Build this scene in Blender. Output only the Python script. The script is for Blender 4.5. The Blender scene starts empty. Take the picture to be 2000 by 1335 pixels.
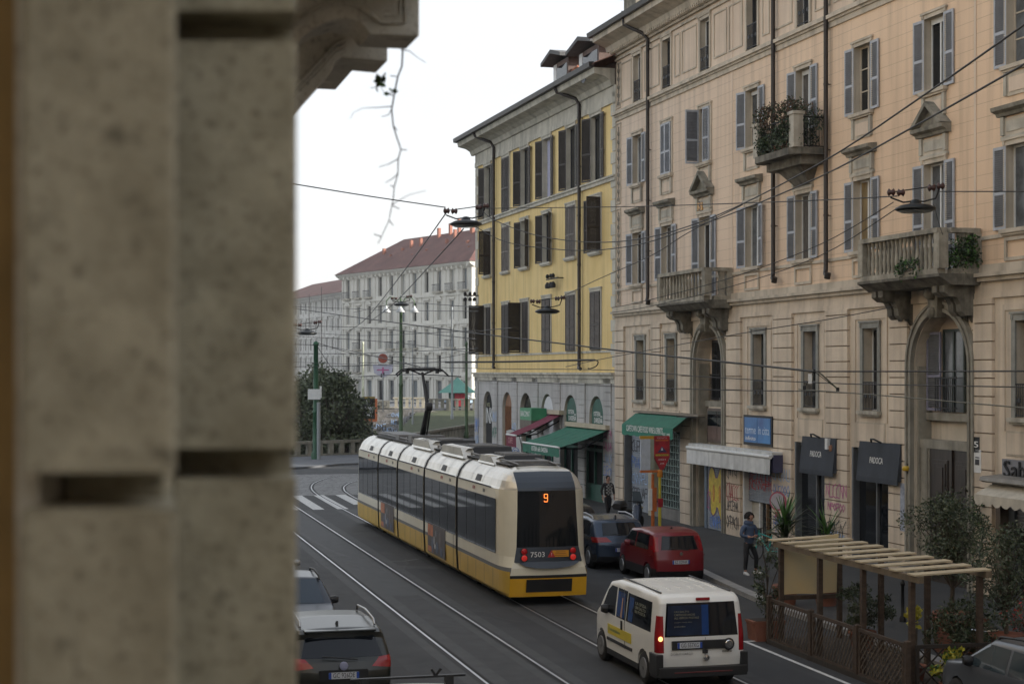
import bpy, bmesh, math, random
from mathutils import Vector, Matrix
R=math.radians
rnd=random.Random(7)
sc=bpy.context.scene; COL=sc.collection
# ---------------------------------------------------------------- camera, light, exposure
H=6.1; F=3200.; CX=1000.; HY=725.
cam=bpy.data.cameras.new('camera'); camo=bpy.data.objects.new('camera',cam); COL.objects.link(camo)
camo.location=(0,0,H); camo.rotation_euler=(R(90),0,0)
cam.sensor_width=36; cam.lens=36*F/2000; cam.shift_y=(HY-667.5)/2000
cam.clip_start=.1; cam.clip_end=6000
cam.dof.use_dof=True; cam.dof.focus_distance=44; cam.dof.aperture_fstop=3.7
sc.camera=camo
w=bpy.data.worlds.new('World'); sc.world=w; w.use_nodes=True
nt=w.node_tree; bg=nt.nodes['Background']
SUN_EL,SUN_AZ=R(22),R(100)   # azimuth clockwise from +Y (north)
sky=nt.nodes.new('ShaderNodeTexSky'); sky.sky_type='NISHITA'; sky.sun_disc=False
sky.sun_elevation=SUN_EL; sky.sun_rotation=SUN_AZ; sky.dust_density=5; sky.air_density=1; sky.ozone_density=1
hs=nt.nodes.new('ShaderNodeHueSaturation'); hs.inputs['Saturation'].default_value=.25
nt.links.new(sky.outputs[0],hs.inputs['Color'])
mx=nt.nodes.new('ShaderNodeMix'); mx.data_type='RGBA'; mx.inputs[0].default_value=.8
# bright high overcast veil over the clear sky: an overcast sky is brighter overhead than near the horizon
wtc=nt.nodes.new('ShaderNodeTexCoord'); wsx=nt.nodes.new('ShaderNodeSeparateXYZ'); nt.links.new(wtc.outputs['Generated'],wsx.inputs[0])
wcn=nt.nodes.new('ShaderNodeTexNoise'); wcn.inputs['Scale'].default_value=2.5; wcn.inputs['Detail'].default_value=4
wmp=nt.nodes.new('ShaderNodeMapping'); wmp.inputs['Scale'].default_value=(1,1,3.5); nt.links.new(wtc.outputs['Generated'],wmp.inputs[0]); nt.links.new(wmp.outputs[0],wcn.inputs['Vector'])
wad=nt.nodes.new('ShaderNodeMath'); wad.operation='MULTIPLY_ADD'; wad.inputs[1].default_value=.10; nt.links.new(wcn.outputs[0],wad.inputs[0]); nt.links.new(wsx.outputs[2],wad.inputs[2])
wr=nt.nodes.new('ShaderNodeValToRGB'); el=wr.color_ramp.elements; el[0].position=.05; el[0].color=(.50,.50,.485,1); el[1].position=1; el[1].color=(.26,.29,.34,1)
e2=el.new(.22); e2.color=(.45,.475,.50,1); e3=el.new(.5); e3.color=(.44,.465,.50,1)
nt.links.new(wad.outputs[0],wr.inputs[0]); wsc=nt.nodes.new('ShaderNodeVectorMath'); wsc.operation='SCALE'; wsc.inputs['Scale'].default_value=8.9; nt.links.new(wr.outputs[0],wsc.inputs[0]); nt.links.new(wsc.outputs[0],mx.inputs[7])
nt.links.new(hs.outputs[0],mx.inputs[6]); nt.links.new(mx.outputs[2],bg.inputs[0])
bg.inputs[1].default_value=.1
sun=bpy.data.lights.new('sun','SUN'); sun.energy=3.2; sun.angle=R(2.5); sun.color=(1,.93,.83)
suno=bpy.data.objects.new('sun',sun); COL.objects.link(suno)
sd=Vector((math.sin(SUN_AZ)*math.cos(SUN_EL),math.cos(SUN_AZ)*math.cos(SUN_EL),math.sin(SUN_EL)))
suno.rotation_euler=sd.to_track_quat('Z','Y').to_euler(); suno.location=(60,-20,60)
sc.view_settings.view_transform='Standard'; sc.view_settings.look='None'
sc.view_settings.exposure=1.46; sc.view_settings.gamma=1
# ---------------------------------------------------------------- placing: where a pixel of the survey sheet meets the real planes
FA=math.atan(910/F); UX,UY=math.sin(FA),-math.cos(FA); NX,NY=UY,-UX   # N points to the street
OX,OY=7.37,62.6
SA=math.atan(828/F)
def fs(x,o=0.):
    k=(x-CX)/F; ox=OX+NX*o; oy=OY+NY*o
    return (oy*k-ox)/(UX-UY*k)
def fz(x,y,o=0.):
    return H+(HY-y)/F*(OY+NY*o+UY*fs(x,o))
def fw(s,o=0.,z=0.): return Vector((OX+UX*s+NX*o,OY+UY*s+NY*o,z))
def g(x,y,z=0.):
    Y=F*(H-z)/(y-HY); return Vector(((x-CX)/F*Y,Y,z))
def pt(x,y,Y): return Vector(((x-CX)/F*Y,Y,H+(HY-y)/F*Y))
def S(p,a,z=0.): return Vector((p*math.cos(SA)-a*math.sin(SA),p*math.sin(SA)+a*math.cos(SA),z))
# ---------------------------------------------------------------- materials
MATS={}
def mat(name,col=(.5,.5,.5),rough=.7,metal=0.,var=.12,scale=3.,bump=0.,bscale=40.,col2=None,emit=0,spec=None,coat=0,detail=6,stretch=None,grime=None):
    if name in MATS: return MATS[name]
    m=bpy.data.materials.new(name); m.use_nodes=True; N=m.node_tree.nodes; L=m.node_tree.links
    b=N['Principled BSDF']; b.inputs['Roughness'].default_value=rough; b.inputs['Metallic'].default_value=metal
    if spec is not None: b.inputs['Specular IOR Level'].default_value=spec
    if coat: b.inputs['Coat Weight'].default_value=coat*.35; b.inputs['Coat Roughness'].default_value=.05
    tc=N.new('ShaderNodeTexCoord'); src=tc.outputs['Object']
    if stretch:
        mp=N.new('ShaderNodeMapping'); mp.inputs['Scale'].default_value=stretch; L.new(src,mp.inputs[0]); src=mp.outputs[0]
    if emit:
        b.inputs['Emission Color'].default_value=(*col,1); b.inputs['Emission Strength'].default_value=emit
    if var or col2:
        n=N.new('ShaderNodeTexNoise'); n.inputs['Scale'].default_value=scale; n.inputs['Detail'].default_value=detail; n.inputs['Roughness'].default_value=.6
        L.new(src,n.inputs['Vector'])
        r=N.new('ShaderNodeValToRGB'); e=r.color_ramp.elements
        c2=col2 or tuple(c*(1+var) for c in col); c1=col if col2 else tuple(c*(1-var) for c in col)
        e[0].position=.35; e[0].color=(*c1,1); e[1].position=.65; e[1].color=(*c2,1)
        L.new(n.outputs[0],r.inputs[0]); out=r.outputs[0]
        if grime:      # streaky dirt running down
            gm=N.new('ShaderNodeMapping'); gm.inputs['Scale'].default_value=(2.6,2.6,.13); L.new(tc.outputs['Object'],gm.inputs[0])
            gn=N.new('ShaderNodeTexNoise'); gn.inputs['Scale'].default_value=1.; gn.inputs['Detail'].default_value=8; L.new(gm.outputs[0],gn.inputs['Vector'])
            gr=N.new('ShaderNodeMapRange'); gr.inputs[1].default_value=.46; gr.inputs[2].default_value=.70; gr.inputs[4].default_value=grime; L.new(gn.outputs[0],gr.inputs[0])
            gx=N.new('ShaderNodeMix'); gx.data_type='RGBA'; gx.inputs[7].default_value=(*[c*.35 for c in col],1)
            L.new(gr.outputs[0],gx.inputs[0]); L.new(out,gx.inputs[6]); out=gx.outputs[2]
        L.new(out,b.inputs['Base Color'])
    else: b.inputs['Base Color'].default_value=(*col,1)
    if bump:
        n2=N.new('ShaderNodeTexNoise'); n2.inputs['Scale'].default_value=bscale; n2.inputs['Detail'].default_value=5; L.new(src,n2.inputs['Vector'])
        bp=N.new('ShaderNodeBump'); bp.inputs['Strength'].default_value=bump; bp.inputs['Distance'].default_value=.02
        L.new(n2.outputs[0],bp.inputs['Height']); L.new(bp.outputs[0],b.inputs['Normal'])
    MATS[name]=m; return m
def lined(name,col,col2,pitch,off=0.,lw=.05,scale=.25,line=.45,vpitch=0,far=None):
    """painted render with scored horizontal joints every `pitch` metres"""
    m=mat(name,col,.85,0,0,scale,0,col2=col2,grime=.35)
    N=m.node_tree.nodes; L=m.node_tree.links; b=N['Principled BSDF']
    tc=N.new('ShaderNodeTexCoord'); sx=N.new('ShaderNodeSeparateXYZ'); L.new(tc.outputs['Object'],sx.inputs[0])
    def M(op,a,bv):
        q=N.new('ShaderNodeMath'); q.operation=op
        for i,v in ((0,a),(1,bv)):
            if hasattr(v,'type'): L.new(v,q.inputs[i])
            else: q.inputs[i].default_value=v
        return q.outputs[0]
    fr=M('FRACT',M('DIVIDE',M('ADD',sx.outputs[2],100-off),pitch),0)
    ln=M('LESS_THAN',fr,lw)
    if vpitch:
        row=M('FLOOR',M('DIVIDE',M('ADD',sx.outputs[2],100-off),pitch),0)
        fx=M('FRACT',M('ADD',M('DIVIDE',M('ADD',sx.outputs[0],100),vpitch),M('MULTIPLY',row,.5)),0)
        ln=M('MAXIMUM',ln,M('LESS_THAN',fx,lw*pitch/vpitch))
    src=b.inputs['Base Color'].links[0].from_socket
    if far:   # multiplied by a tint that grows towards one end of the wall
        mr=N.new('ShaderNodeMapRange'); mr.inputs[1].default_value=far[0]; mr.inputs[2].default_value=far[1]; L.new(sx.outputs[0],mr.inputs[0])
        fx2=N.new('ShaderNodeMix'); fx2.data_type='RGBA'; fx2.blend_type='MULTIPLY'; fx2.inputs[7].default_value=(*far[2],1)
        L.new(mr.outputs[0],fx2.inputs[0]); L.new(src,fx2.inputs[6]); src=fx2.outputs[2]
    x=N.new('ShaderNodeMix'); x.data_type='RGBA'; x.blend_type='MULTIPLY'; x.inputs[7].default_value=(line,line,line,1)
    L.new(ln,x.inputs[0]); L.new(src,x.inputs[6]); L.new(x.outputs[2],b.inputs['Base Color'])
    n2=N.new('ShaderNodeTexNoise'); n2.inputs['Scale'].default_value=25; L.new(tc.outputs['Object'],n2.inputs['Vector'])
    hgt=M('SUBTRACT',M('MULTIPLY',n2.outputs[0],.15),ln)
    bp=N.new('ShaderNodeBump'); bp.inputs['Strength'].default_value=.5; bp.inputs['Distance'].default_value=.02
    L.new(hgt,bp.inputs['Height']); L.new(bp.outputs[0],b.inputs['Normal'])
    return m
# ---------------------------------------------------------------- mesh builder
class MB:
    def __init__(s): s.v=[];s.f=[];s.m=[];s.s=[];s.mats=[];s.T=None
    def mi(s,m):
        if m not in s.mats: s.mats.append(m)
        return s.mats.index(m)
    def add(s,vs,fc,m,smooth=False):
        b=len(s.v); k=s.mi(m)
        if s.T is not None: vs=[tuple(s.T@Vector(q)) for q in vs]
        s.v+= [tuple(q) for q in vs]
        for f in fc: s.f.append(tuple(b+i for i in f)); s.m.append(k); s.s.append(smooth)
        return s
    def poly(s,pts,m): return s.add(pts,[tuple(range(len(pts)))],m)
    def box(s,x0,x1,y0,y1,z0,z1,m):
        if x0>x1:x0,x1=x1,x0
        if y0>y1:y0,y1=y1,y0
        if z0>z1:z0,z1=z1,z0
        return s.add([(x0,y0,z0),(x1,y0,z0),(x1,y1,z0),(x0,y1,z0),(x0,y0,z1),(x1,y0,z1),(x1,y1,z1),(x0,y1,z1)],
          [(0,3,2,1),(4,5,6,7),(0,1,5,4),(1,2,6,5),(2,3,7,6),(3,0,4,7)],m)
    def prism(s,pts,ax,a,b,m,smooth=False):
        """extrude a 2-D outline along axis ax (0,1,2) from a to b; outline coords are the two other axes in order"""
        def P(p,t):
            q=list(p); q.insert(ax,t); return tuple(q)
        n=len(pts); vs=[P(p,a) for p in pts]+[P(p,b) for p in pts]
        s.add(vs,[tuple(range(n))[::-1],tuple(range(n,2*n))],m)
        return s.add(vs,[(i,(i+1)%n,n+(i+1)%n,n+i) for i in range(n)],m,smooth)
    def loft(s,rings,m,smooth=True,caps=True,closed=True):
        n=len(rings[0]); vs=[p for r in rings for p in r]; fc=[]
        for i in range(len(rings)-1):
            for j in range(n if closed else n-1):
                fc.append((i*n+j,i*n+(j+1)%n,(i+1)*n+(j+1)%n,(i+1)*n+j))
        s.add(vs,fc,m,smooth)
        if caps and closed: s.add(list(rings[0]),[tuple(range(n))[::-1]],m); s.add(list(rings[-1]),[tuple(range(n))],m)
        return s
    def tube(s,pts,r,m,n=6,smooth=True,caps=True):
        pts=[Vector(p) for p in pts]; rings=[]; rr=r if hasattr(r,'__len__') else [r]*len(pts)
        up=None
        for i,p in enumerate(pts):
            d=(pts[min(i+1,len(pts)-1)]-pts[max(i-1,0)])
            d=d.normalized() if d.length>1e-9 else Vector((0,0,1))
            if up is None: up=Vector((0,0,1)) if abs(d.z)<.9 else Vector((1,0,0))
            a=d.cross(up).normalized(); up2=a.cross(d); up=up2
            rings.append([p+rr[i]*(math.cos(t)*a+math.sin(t)*up2) for t in [2*math.pi*k/n for k in range(n)]])
        return s.loft(rings,m,smooth,caps)
    def lathe(s,prof,c,m,n=12,smooth=True,ax=2):
        if ax==1: smooth=False
        rings=[]
        for r,z in prof:
            ring=[]
            for k in range(n):
                t=2*math.pi*k/n; q=[r*math.cos(t),r*math.sin(t)]; q.insert(ax,z)
                if ax==1: q=[q[0],-q[1],q[2]]
                ring.append(Vector(c)+Vector(q))
            rings.append(ring)
        return s.loft(rings,m,smooth)
    def build(s,name,parent=None,loc=None,bevel=0,mesh_only=False):
        me=bpy.data.meshes.new(name); me.from_pydata(s.v,[],s.f)
        for m in s.mats: me.materials.append(m)
        me.polygons.foreach_set('material_index',s.m); me.polygons.foreach_set('use_smooth',s.s); me.update()
        if mesh_only: return me
        o=bpy.data.objects.new(name,me); COL.objects.link(o)
        if parent: o.parent=parent
        if loc is not None: o.location=loc
        if bevel:
            b=o.modifiers.new('bevel','BEVEL'); b.width=bevel; b.segments=2; b.limit_method='ANGLE'
        return o
def tag(o,label,cat,group=None,kind=None):
    if label: o['label']=label
    if cat: o['category']=cat
    if group: o['group']=group
    if kind: o['kind']=kind
    return o
def empty(name,loc,rz,label,cat,group=None):
    o=bpy.data.objects.new(name,None); COL.objects.link(o); o.empty_display_size=.2
    o.location=loc; o.rotation_euler=(0,0,rz); return tag(o,label,cat,group)
def struct(o): o['kind']='structure'; return o
def inst(src,parent,loc=(0,0,0),rz=0,scale=None):
    """copy one object (and its children) under a parent"""
    c=src.copy(); COL.objects.link(c); c.parent=parent; c.location=loc; c.rotation_euler=(0,0,rz)
    if scale: c.scale=scale
    return c
def kids(o): return [c for c in bpy.data.objects if c.parent==o]
def copy_tree(o,parent=None,km=None):
    c=o.copy(); COL.objects.link(c); c.parent=parent
    for ch in (km or {}).get(o,[]) if km else kids(o): copy_tree(ch,c,km)
    return c
def text_mb(mb,txt,size,origin,xd,zd,m,width=None,thick=.004,align='CENTER',shear=0):
    """write text as thin solid letters: origin = centre, xd = reading direction, zd = up"""
    cu=bpy.data.curves.new('t','FONT'); cu.body=txt; cu.size=size; cu.align_x=align; cu.align_y='CENTER'; cu.extrude=thick/2; cu.resolution_u=2; cu.shear=shear
    ob=bpy.data.objects.new('t',cu); COL.objects.link(ob)
    dg=bpy.context.evaluated_depsgraph_get(); me=bpy.data.meshes.new_from_object(ob.evaluated_get(dg))
    bpy.data.objects.remove(ob); bpy.data.curves.remove(cu)
    if not len(me.vertices): return
    xs=[v.co.x for v in me.vertices]; wd=max(xs)-min(xs); k=(width/wd) if width else 1
    xd=Vector(xd).normalized(); zd=Vector(zd).normalized(); nd=xd.cross(zd)
    vs=[Vector(origin)+xd*v.co.x*k+zd*v.co.y+nd*v.co.z for v in me.vertices]
    mb.add(vs,[tuple(p.vertices) for p in me.polygons],m)
    bpy.data.meshes.remove(me)
def scribble(mb,c,xd,zd,w_,h_,m,n=9,th=.03,seed=0,style=0):
    """a sprayed tag: flat looping ribbon on the wall (xd,zd span the wall)"""
    r=random.Random(seed); xd=Vector(xd); zd=Vector(zd); c=Vector(c); off=xd.cross(zd)
    for k in range(n):
        x0=-w_/2+w_*(k+.15)/n; ww=w_/n
        q=r.randint(0,5)
        L={0:[(0,0),(0,1),(1,1),(1,.5),(0,.5)],1:[(1,1),(0,.8),(0,.1),(1,0)],2:[(0,0),(.5,1),(1,0),(.8,.4),(.2,.4)],3:[(0,1),(0,0),(1,0),(1,1)],4:[(0,0),(.1,1),(.9,.1),(1,1)],5:[(.5,0),(0,.5),(.5,1),(1,.5),(.5,0)]}[q]
        P=[(x0+ww*(a*.9+r.uniform(-.1,.1)),-h_/2+h_*(b*.8+.1+r.uniform(-.1,.1))) for a,b in L]
        Q=[]
        for i in range(len(P)-1):
            Q+= [(P[i][0]+(P[i+1][0]-P[i][0])*t,P[i][1]+(P[i+1][1]-P[i][1])*t) for t in (0,.5)]
        Q.append(P[-1])
        for i in range(len(Q)-1):
            d=Vector((Q[i+1][0]-Q[i][0],Q[i+1][1]-Q[i][1]))
            if d.length<1e-5: continue
            nn=Vector((-d.y,d.x)).normalized()*th/2; e=d.normalized()*th*.3
            pts=[]
            for sx,sg in ((0,1),(1,1),(1,-1),(0,-1)):
                b=Q[i+sx]; ee=e if sx else -e
                pts.append(c+xd*(b[0]+nn.x*sg+ee.x)+zd*(b[1]+nn.y*sg+ee.y)+off*(.0006*((i+k)%7)))
            mb.poly(pts,m)
# common materials
GLASS=mat('window glass',(.010,.012,.015),.06,0,0,spec=.38)
GLASSL=mat('curtained glass',(.10,.11,.12),.12,0,.5,1.2,spec=.6)
DARK=mat('interior dark',(.012,.012,.013),.9,0,0)
STONE=mat('weathered stone trim',(.36,.335,.28),.85,0,0,2.5,.35,30,col2=(.48,.45,.38),grime=.6)
STONED=mat('dirty stone',(.16,.15,.12),.9,0,0,3,.4,30,col2=(.30,.28,.23),grime=.7)
WHITEP=mat('white painted frame',(.62,.63,.62),.5,0,.06,5)
IRON=mat('black wrought iron',(.012,.012,.013),.5,.3,0)
PIPE=mat('brown downpipe metal',(.035,.028,.024),.45,.3,.2,2)
BLACKP=mat('black plastic',(.015,.015,.016),.5,0,0)
RUB=mat('tyre rubber',(.014,.014,.014),.85,0,.2,8)
CHROME=mat('bright metal',(.6,.6,.6),.2,1,0)
# ================================================================ facade kit
def wall_holes(mb,x0,x1,z0,z1,holes,m,y=0.,depth=.25,mr=None):
    """wall sheet in the xz plane at y with rectangular / arched holes and reveals `depth` deep.
    hole = (x0,x1,z0,z1,arch)"""
    mr=mr or m
    xs=sorted({x0,x1,*[h[0] for h in holes],*[h[1] for h in holes]}); zs=sorted({z0,z1,*[h[2] for h in holes],*[h[3] for h in holes]})
    xs=[x for x in xs if x0<=x<=x1]; zs=[z for z in zs if z0<=z<=z1]
    for i in range(len(xs)-1):
        run=None
        for j in range(len(zs)-1):
            cx=(xs[i]+xs[i+1])/2; cz=(zs[j]+zs[j+1])/2
            solid=not any(h[0]<cx<h[1] and h[2]<cz<h[3] for h in holes)
            if solid: mb.poly([(xs[i],y,zs[j]),(xs[i+1],y,zs[j]),(xs[i+1],y,zs[j+1]),(xs[i],y,zs[j+1])],m)
    for h in holes:
        a,b,c,d=h[:4]; arch=len(h)>4 and h[4]
        if arch:
            r=(b-a)/2; cx=(a+b)/2; sp=d-r; n=14
            P=[(cx-r*math.cos(math.pi*k/n),sp+r*math.sin(math.pi*k/n)) for k in range(n+1)]
            for k in range(n):
                p,q=P[k],P[k+1]
                mb.poly([(p[0],y,p[1]),(q[0],y,q[1]),(q[0],y,d),(p[0],y,d)],m)
                mb.add([(p[0],y,p[1]),(q[0],y,q[1]),(q[0],y+depth,q[1]),(p[0],y+depth,p[1])],[(0,1,2,3)],mr,True)
            top=sp
        else:
            top=d; mb.poly([(a,y,d),(b,y,d),(b,y+depth,d),(a,y+depth,d)],mr)
        mb.poly([(a,y,c),(a,y,top),(a,y+depth,top),(a,y+depth,c)],mr)
        mb.poly([(b,y,c),(b,y+depth,c),(b,y+depth,top),(b,y,top)],mr)
        mb.poly([(a,y,c),(a,y+depth,c),(b,y+depth,c),(b,y,c)],mr)
def shutter_mesh(name,w_,h_,m,mslat,mid=True):
    b=MB(); t=.045; f=.055
    b.box(0,f,-t,0,0,h_,m); b.box(w_-f,w_,-t,0,0,h_,m)
    for z in ([0,h_*.42,h_-f*1.4] if mid else [0,h_-f*1.4]): b.box(f,w_-f,-t+.002,-.002,z,z+f*1.4,m)
    n=int(h_/.062)
    for k in range(n):
        z=.1+k*(h_-.17)/n
        b.add([(f,-t+.004,z),(w_-f,-t+.004,z),(w_-f,-.006,z+.045),(f,-.006,z+.045),(f,-t+.004,z+.012),(w_-f,-t+.004,z+.012),(w_-f,-.006,z+.057),(f,-.006,z+.057)],
          [(0,1,2,3),(7,6,5,4),(0,4,5,1),(3,2,6,7)],mslat)
    return b.build(name,mesh_only=True)
def add_obj(name,me,parent,loc=(0,0,0),rz=0):
    o=bpy.data.objects.new(name,me); COL.objects.link(o); o.parent=parent; o.location=loc; o.rotation_euler=(0,0,rz); return o
def win(parent,cx,z0,z1,w_,depth=.22,frame=WHITEP,glass=GLASS,casing=None,cw=.14,sill=True,shut=None,sopen=(165,165),panes=2,blind=None,rail=False,sillm=None):
    """window part: casing, sill, sash as one mesh; pane and shutters are its sub-parts"""
    b=MB(); x0,x1=cx-w_/2,cx+w_/2; f=.05
    if casing:
        b.box(x0-cw,x0,-.05,.02,z0,z1+cw,casing); b.box(x1,x1+cw,-.05,.02,z0,z1+cw,casing)
        b.box(x0,x1,-.053,.02,z1,z1+cw,casing); b.box(x0-cw-.04,x1+cw+.04,-.09,.02,z1+cw,z1+cw+.06,casing)
        for sx in (x0-cw,x1+cw-.1): b.box(sx,sx+.1,-.075,-.05,z1+.02,z1+cw+.06,casing)
    if sill: b.box(x0-cw-.05,x1+cw+.05,-.16,.02,z0-.11,z0-.002,sillm or casing or STONE); b.box(x0-cw,x1+cw,-.11,.02,z0-.17,z0-.11,sillm or casing or STONE)
    y=depth-.06
    if frame:
        b.box(x0,x0+f,y,y+.05,z0,z1,frame); b.box(x1-f,x1,y,y+.05,z0,z1,frame); b.box(x0+f,x1-f,y,y+.05,z1-f,z1,frame); b.box(x0+f,x1-f,y,y+.05,z0,z0+f,frame)
        if panes>=2: b.box(cx-.035,cx+.035,y-.01,y+.048,z0+f,z1-f,frame)
        for k in range(1,panes-1): zz=z0+(z1-z0)*k/(panes-1); b.box(x0+f,cx-.035,y+.008,y+.04,zz-.02,zz+.02,frame); b.box(cx+.035,x1-f,y+.008,y+.04,zz-.02,zz+.02,frame)
    if rail:
        for k in range(int(w_/.09)): xx=x0+.06+k*.09; b.box(xx-.008,xx+.008,-.03,-.014,z0+.03,z0+.85,IRON)
        b.box(x0,x1,-.035,-.01,z0+.85,z0+.885,IRON); b.box(x0,x1,-.035,-.01,z0+.05,z0+.075,IRON)
        for k in range(3): xx=x0+w_*(k+.5)/3; b.lathe([(.07,-.01),(.07,.01)],(xx,-.022,z0+.45),IRON,8,ax=1)
    o=b.build('window',parent)
    p=MB(); p.poly([(x0,y+.03,z0),(x1,y+.03,z0),(x1,y+.03,z1),(x0,y+.03,z1)],glass)
    p.build('pane',o)
    if blind:
        q=MB(); zb=z1-(z1-z0)*blind[0]; q.box(x0+f,x1-f,y-.03,y-.015,zb,z1-f,blind[1]); q.build('blind',o)
    if shut:
        me,h_=shut; 
        for side,ang in ((-1,sopen[0]),(1,sopen[1])):
            if ang is None: continue
            if side<0: s=add_obj('shutter',me,o,(x0,-.055,z0+.0),-R(ang))
            else:
                s=add_obj('shutter',me,o,(x1,-.055,z0+.0),R(ang)); s.scale=(-1,1,1)
    return o
def balustrade(mb,p0,p1,z0,h_,m,posts=(0,1),n=None,r=.065):
    """stone balusters between two points (x,y) with plinth and coping"""
    p0=Vector((*p0,0)); p1=Vector((*p1,0)); d=p1-p0; L_=d.length; u=d/L_; v=Vector((-u.y,u.x,0))
    def bx(a,b_,hw,za,zb):
        q=[p0+u*a-v*hw,p0+u*b_-v*hw,p0+u*b_+v*hw,p0+u*a+v*hw]
        mb.add([(*k[:2],za) for k in q]+[(*k[:2],zb) for k in q],[(0,3,2,1),(4,5,6,7),(0,1,5,4),(1,2,6,5),(2,3,7,6),(3,0,4,7)],m)
    bx(-.02,L_+.02,.12,z0,z0+.14); bx(-.06,L_+.06,.15,z0+h_-.13,z0+h_)
    for t in posts:
        c=t*L_; bx(c-.14,c+.14,.137,z0+.14,z0+h_-.13)
    n=n or max(2,int((L_-.3)/.2)); a0=.2; a1=L_-.2
    hh=h_-.27
    for k in range(n):
        c=p0+u*(a0+(a1-a0)*(k+.5)/n)
        mb.lathe([(r,0),(r,.05*hh),(r*.6,.12*hh),(r*1.05,.35*hh),(r*.95,.45*hh),(r*.5,.75*hh),(r*.55,.82*hh),(r*.9,.9*hh),(r,1*hh)],(c.x,c.y,z0+.14),m,8)
# ================================================================ peach palazzo (right)
S0=-10.06; S1=33.0
PB=empty('apartment_building',fw(S0),math.atan2(UY,UX),'long peach stuccoed palazzo with grey blue shutters, two arched portals and stone balconies','building')
def L(s): return s-S0
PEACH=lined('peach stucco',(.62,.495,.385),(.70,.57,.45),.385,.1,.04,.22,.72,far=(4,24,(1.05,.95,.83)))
PEACHF=mat('peach flat stucco',(.60,.48,.37),.85,0,0,.5,.15,25,col2=(.68,.55,.43),grime=.3)
PEACHL=mat('ground floor stucco',(.54,.45,.35),.85,0,0,.8,.2,25,col2=(.67,.57,.45),grime=.45)
TRIM=mat('peach stone trim',(.44,.385,.305),.85,0,0,1.5,.25,25,col2=(.55,.48,.385),grime=.5)
SHB=mat('grey blue shutter',(.33,.35,.385),.5,0,.15,3); SHBS=mat('grey blue slat',(.17,.18,.20),.5,0,.15,3)
ROOFT=mat('terracotta roof tiles',(.16,.075,.05),.9,0,0,6,.8,12,col2=(.26,.13,.085),stretch=(1,1,1))
GUT=mat('dark gutter metal',(.03,.027,.025),.5,.2,.2,2)
DC=[-7.39,-3.96,0.05,4.4,8.5,12.6,16.85,21.03,25.2,29.4]
DX=[-7.02,-3.48,None,4.95,9.0,13.1,None,21.35,25.4,29.5]
holes=[]
for c in DC:
    holes.append((L(c)-.45,L(c)+.45,17.6,19.55)); 
    holes.append((L(c)-.53,L(c)+.53,14.08,16.15)); holes.append((L(c)-.55,L(c)+.55,9.82 if c not in(0.05,16.85) else 8.95,12.0))
for c in DX:
    if c is not None: holes.append((L(c)-.46,L(c)+.46,4.9,7.42))
P1=(L(-.85),L(1.85)); P2=(L(15.72),L(18.72))
holes.append((P1[0],P1[1],.1,7.75,1)); holes.append((P2[0],P2[1],.1,7.75,1))
shops=[(-9.1,-2.3,3.7),(3.6,6.1,3.35),(7.85,10.15,3.75),(11.9,14.3,3.75),(20.0,24.0,3.3),(25.5,29,3.4)]
for a,b_,t in shops: holes.append((L(a),L(b_),.1,t))
b=MB(); W=L(S1)
up=[h for h in holes if h[2]>8.7]; lo=[h for h in holes if h[2]<8.7]
wall_holes(b,0,W,17.5,20.2,[h for h in up if h[2]>17],PEACHF,0,.3,TRIM)
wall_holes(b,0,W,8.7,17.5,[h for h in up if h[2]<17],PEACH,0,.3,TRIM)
wall_holes(b,0,W,.0,8.7,lo,PEACHL,0,.6,TRIM)
b.poly([(0,0,0),(0,0,20.2),(0,14,20.2),(0,14,0)],PEACHF); b.poly([(W,0,0),(W,14,0),(W,14,20.2),(W,0,20.2)],PEACHF); b.poly([(0,14,0),(0,14,20.2),(W,14,20.2),(W,14,0)],PEACHF)
# piers with real joints (street storey and mezzanine)
PIT=.49; z_j=7.39-PIT*15
piers=[(-10.06,-8.95,0),(-5.65,-4.55,4.6),(-2.3,-1.25,0),(2.25,3.5,0),(6.2,7.75,0),(10.2,11.75,0),(14.35,15.45,0),(18.98,19.9,0),(22.6,24,3.6),(29.2,31,0)]
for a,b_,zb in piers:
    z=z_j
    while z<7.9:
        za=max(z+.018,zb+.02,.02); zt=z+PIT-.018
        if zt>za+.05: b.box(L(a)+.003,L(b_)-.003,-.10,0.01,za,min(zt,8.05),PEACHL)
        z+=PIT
    b.box(L(a)+.01,L(b_)-.01,-.055,.008,max(zb,.01),7.98,mat('dark joint stucco',(.24,.19,.14),.9,0,.3,3))  # backing behind the block grooves in a darker stucco colour
b.box(L(S0)-.02,W,-.11,.01,.02,.9,mat('grey stone plinth',(.17,.165,.155),.8,0,.15,2,.3,20,grime=.4)) if 0 else None
# bay frames around mezzanine windows
for c in DX:
    if c is None: continue
    a,q=L(c)-.95,L(c)+.95
    b.box(a-.1,a,-.035,.01,4.55,7.85,PEACHL); b.box(q,q+.1,-.035,.01,4.55,7.85,PEACHL); b.box(a,q,-.035,.01,7.7,7.85,PEACHL)
    b.box(a+.1,q-.1,-.03,.012,3.95,4.5,PEACHL); b.box(a+.05,q-.05,-.02,.008,3.9,4.55,TRIM)
# band courses
def band(z0,z1,o,m=TRIM,a=0,e=None): b.box(-o*.5 if a==0 else a,(e or W),-o,.012,z0,z1,m)
band(8.05,8.2,.07,PEACHL); band(8.2,8.5,.05,PEACHL); band(8.5,8.62,.16); band(8.62,8.72,.26); band(8.72,8.95,.09)
band(17.28,17.36,.12); band(17.36,17.48,.2); band(17.48,17.56,.08); band(17.1,17.28,.06)
band(9.62,9.72,.05); 
band(19.75,19.85,.08); band(19.95,20.05,.14); band(20.05,20.2,.24)
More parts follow.
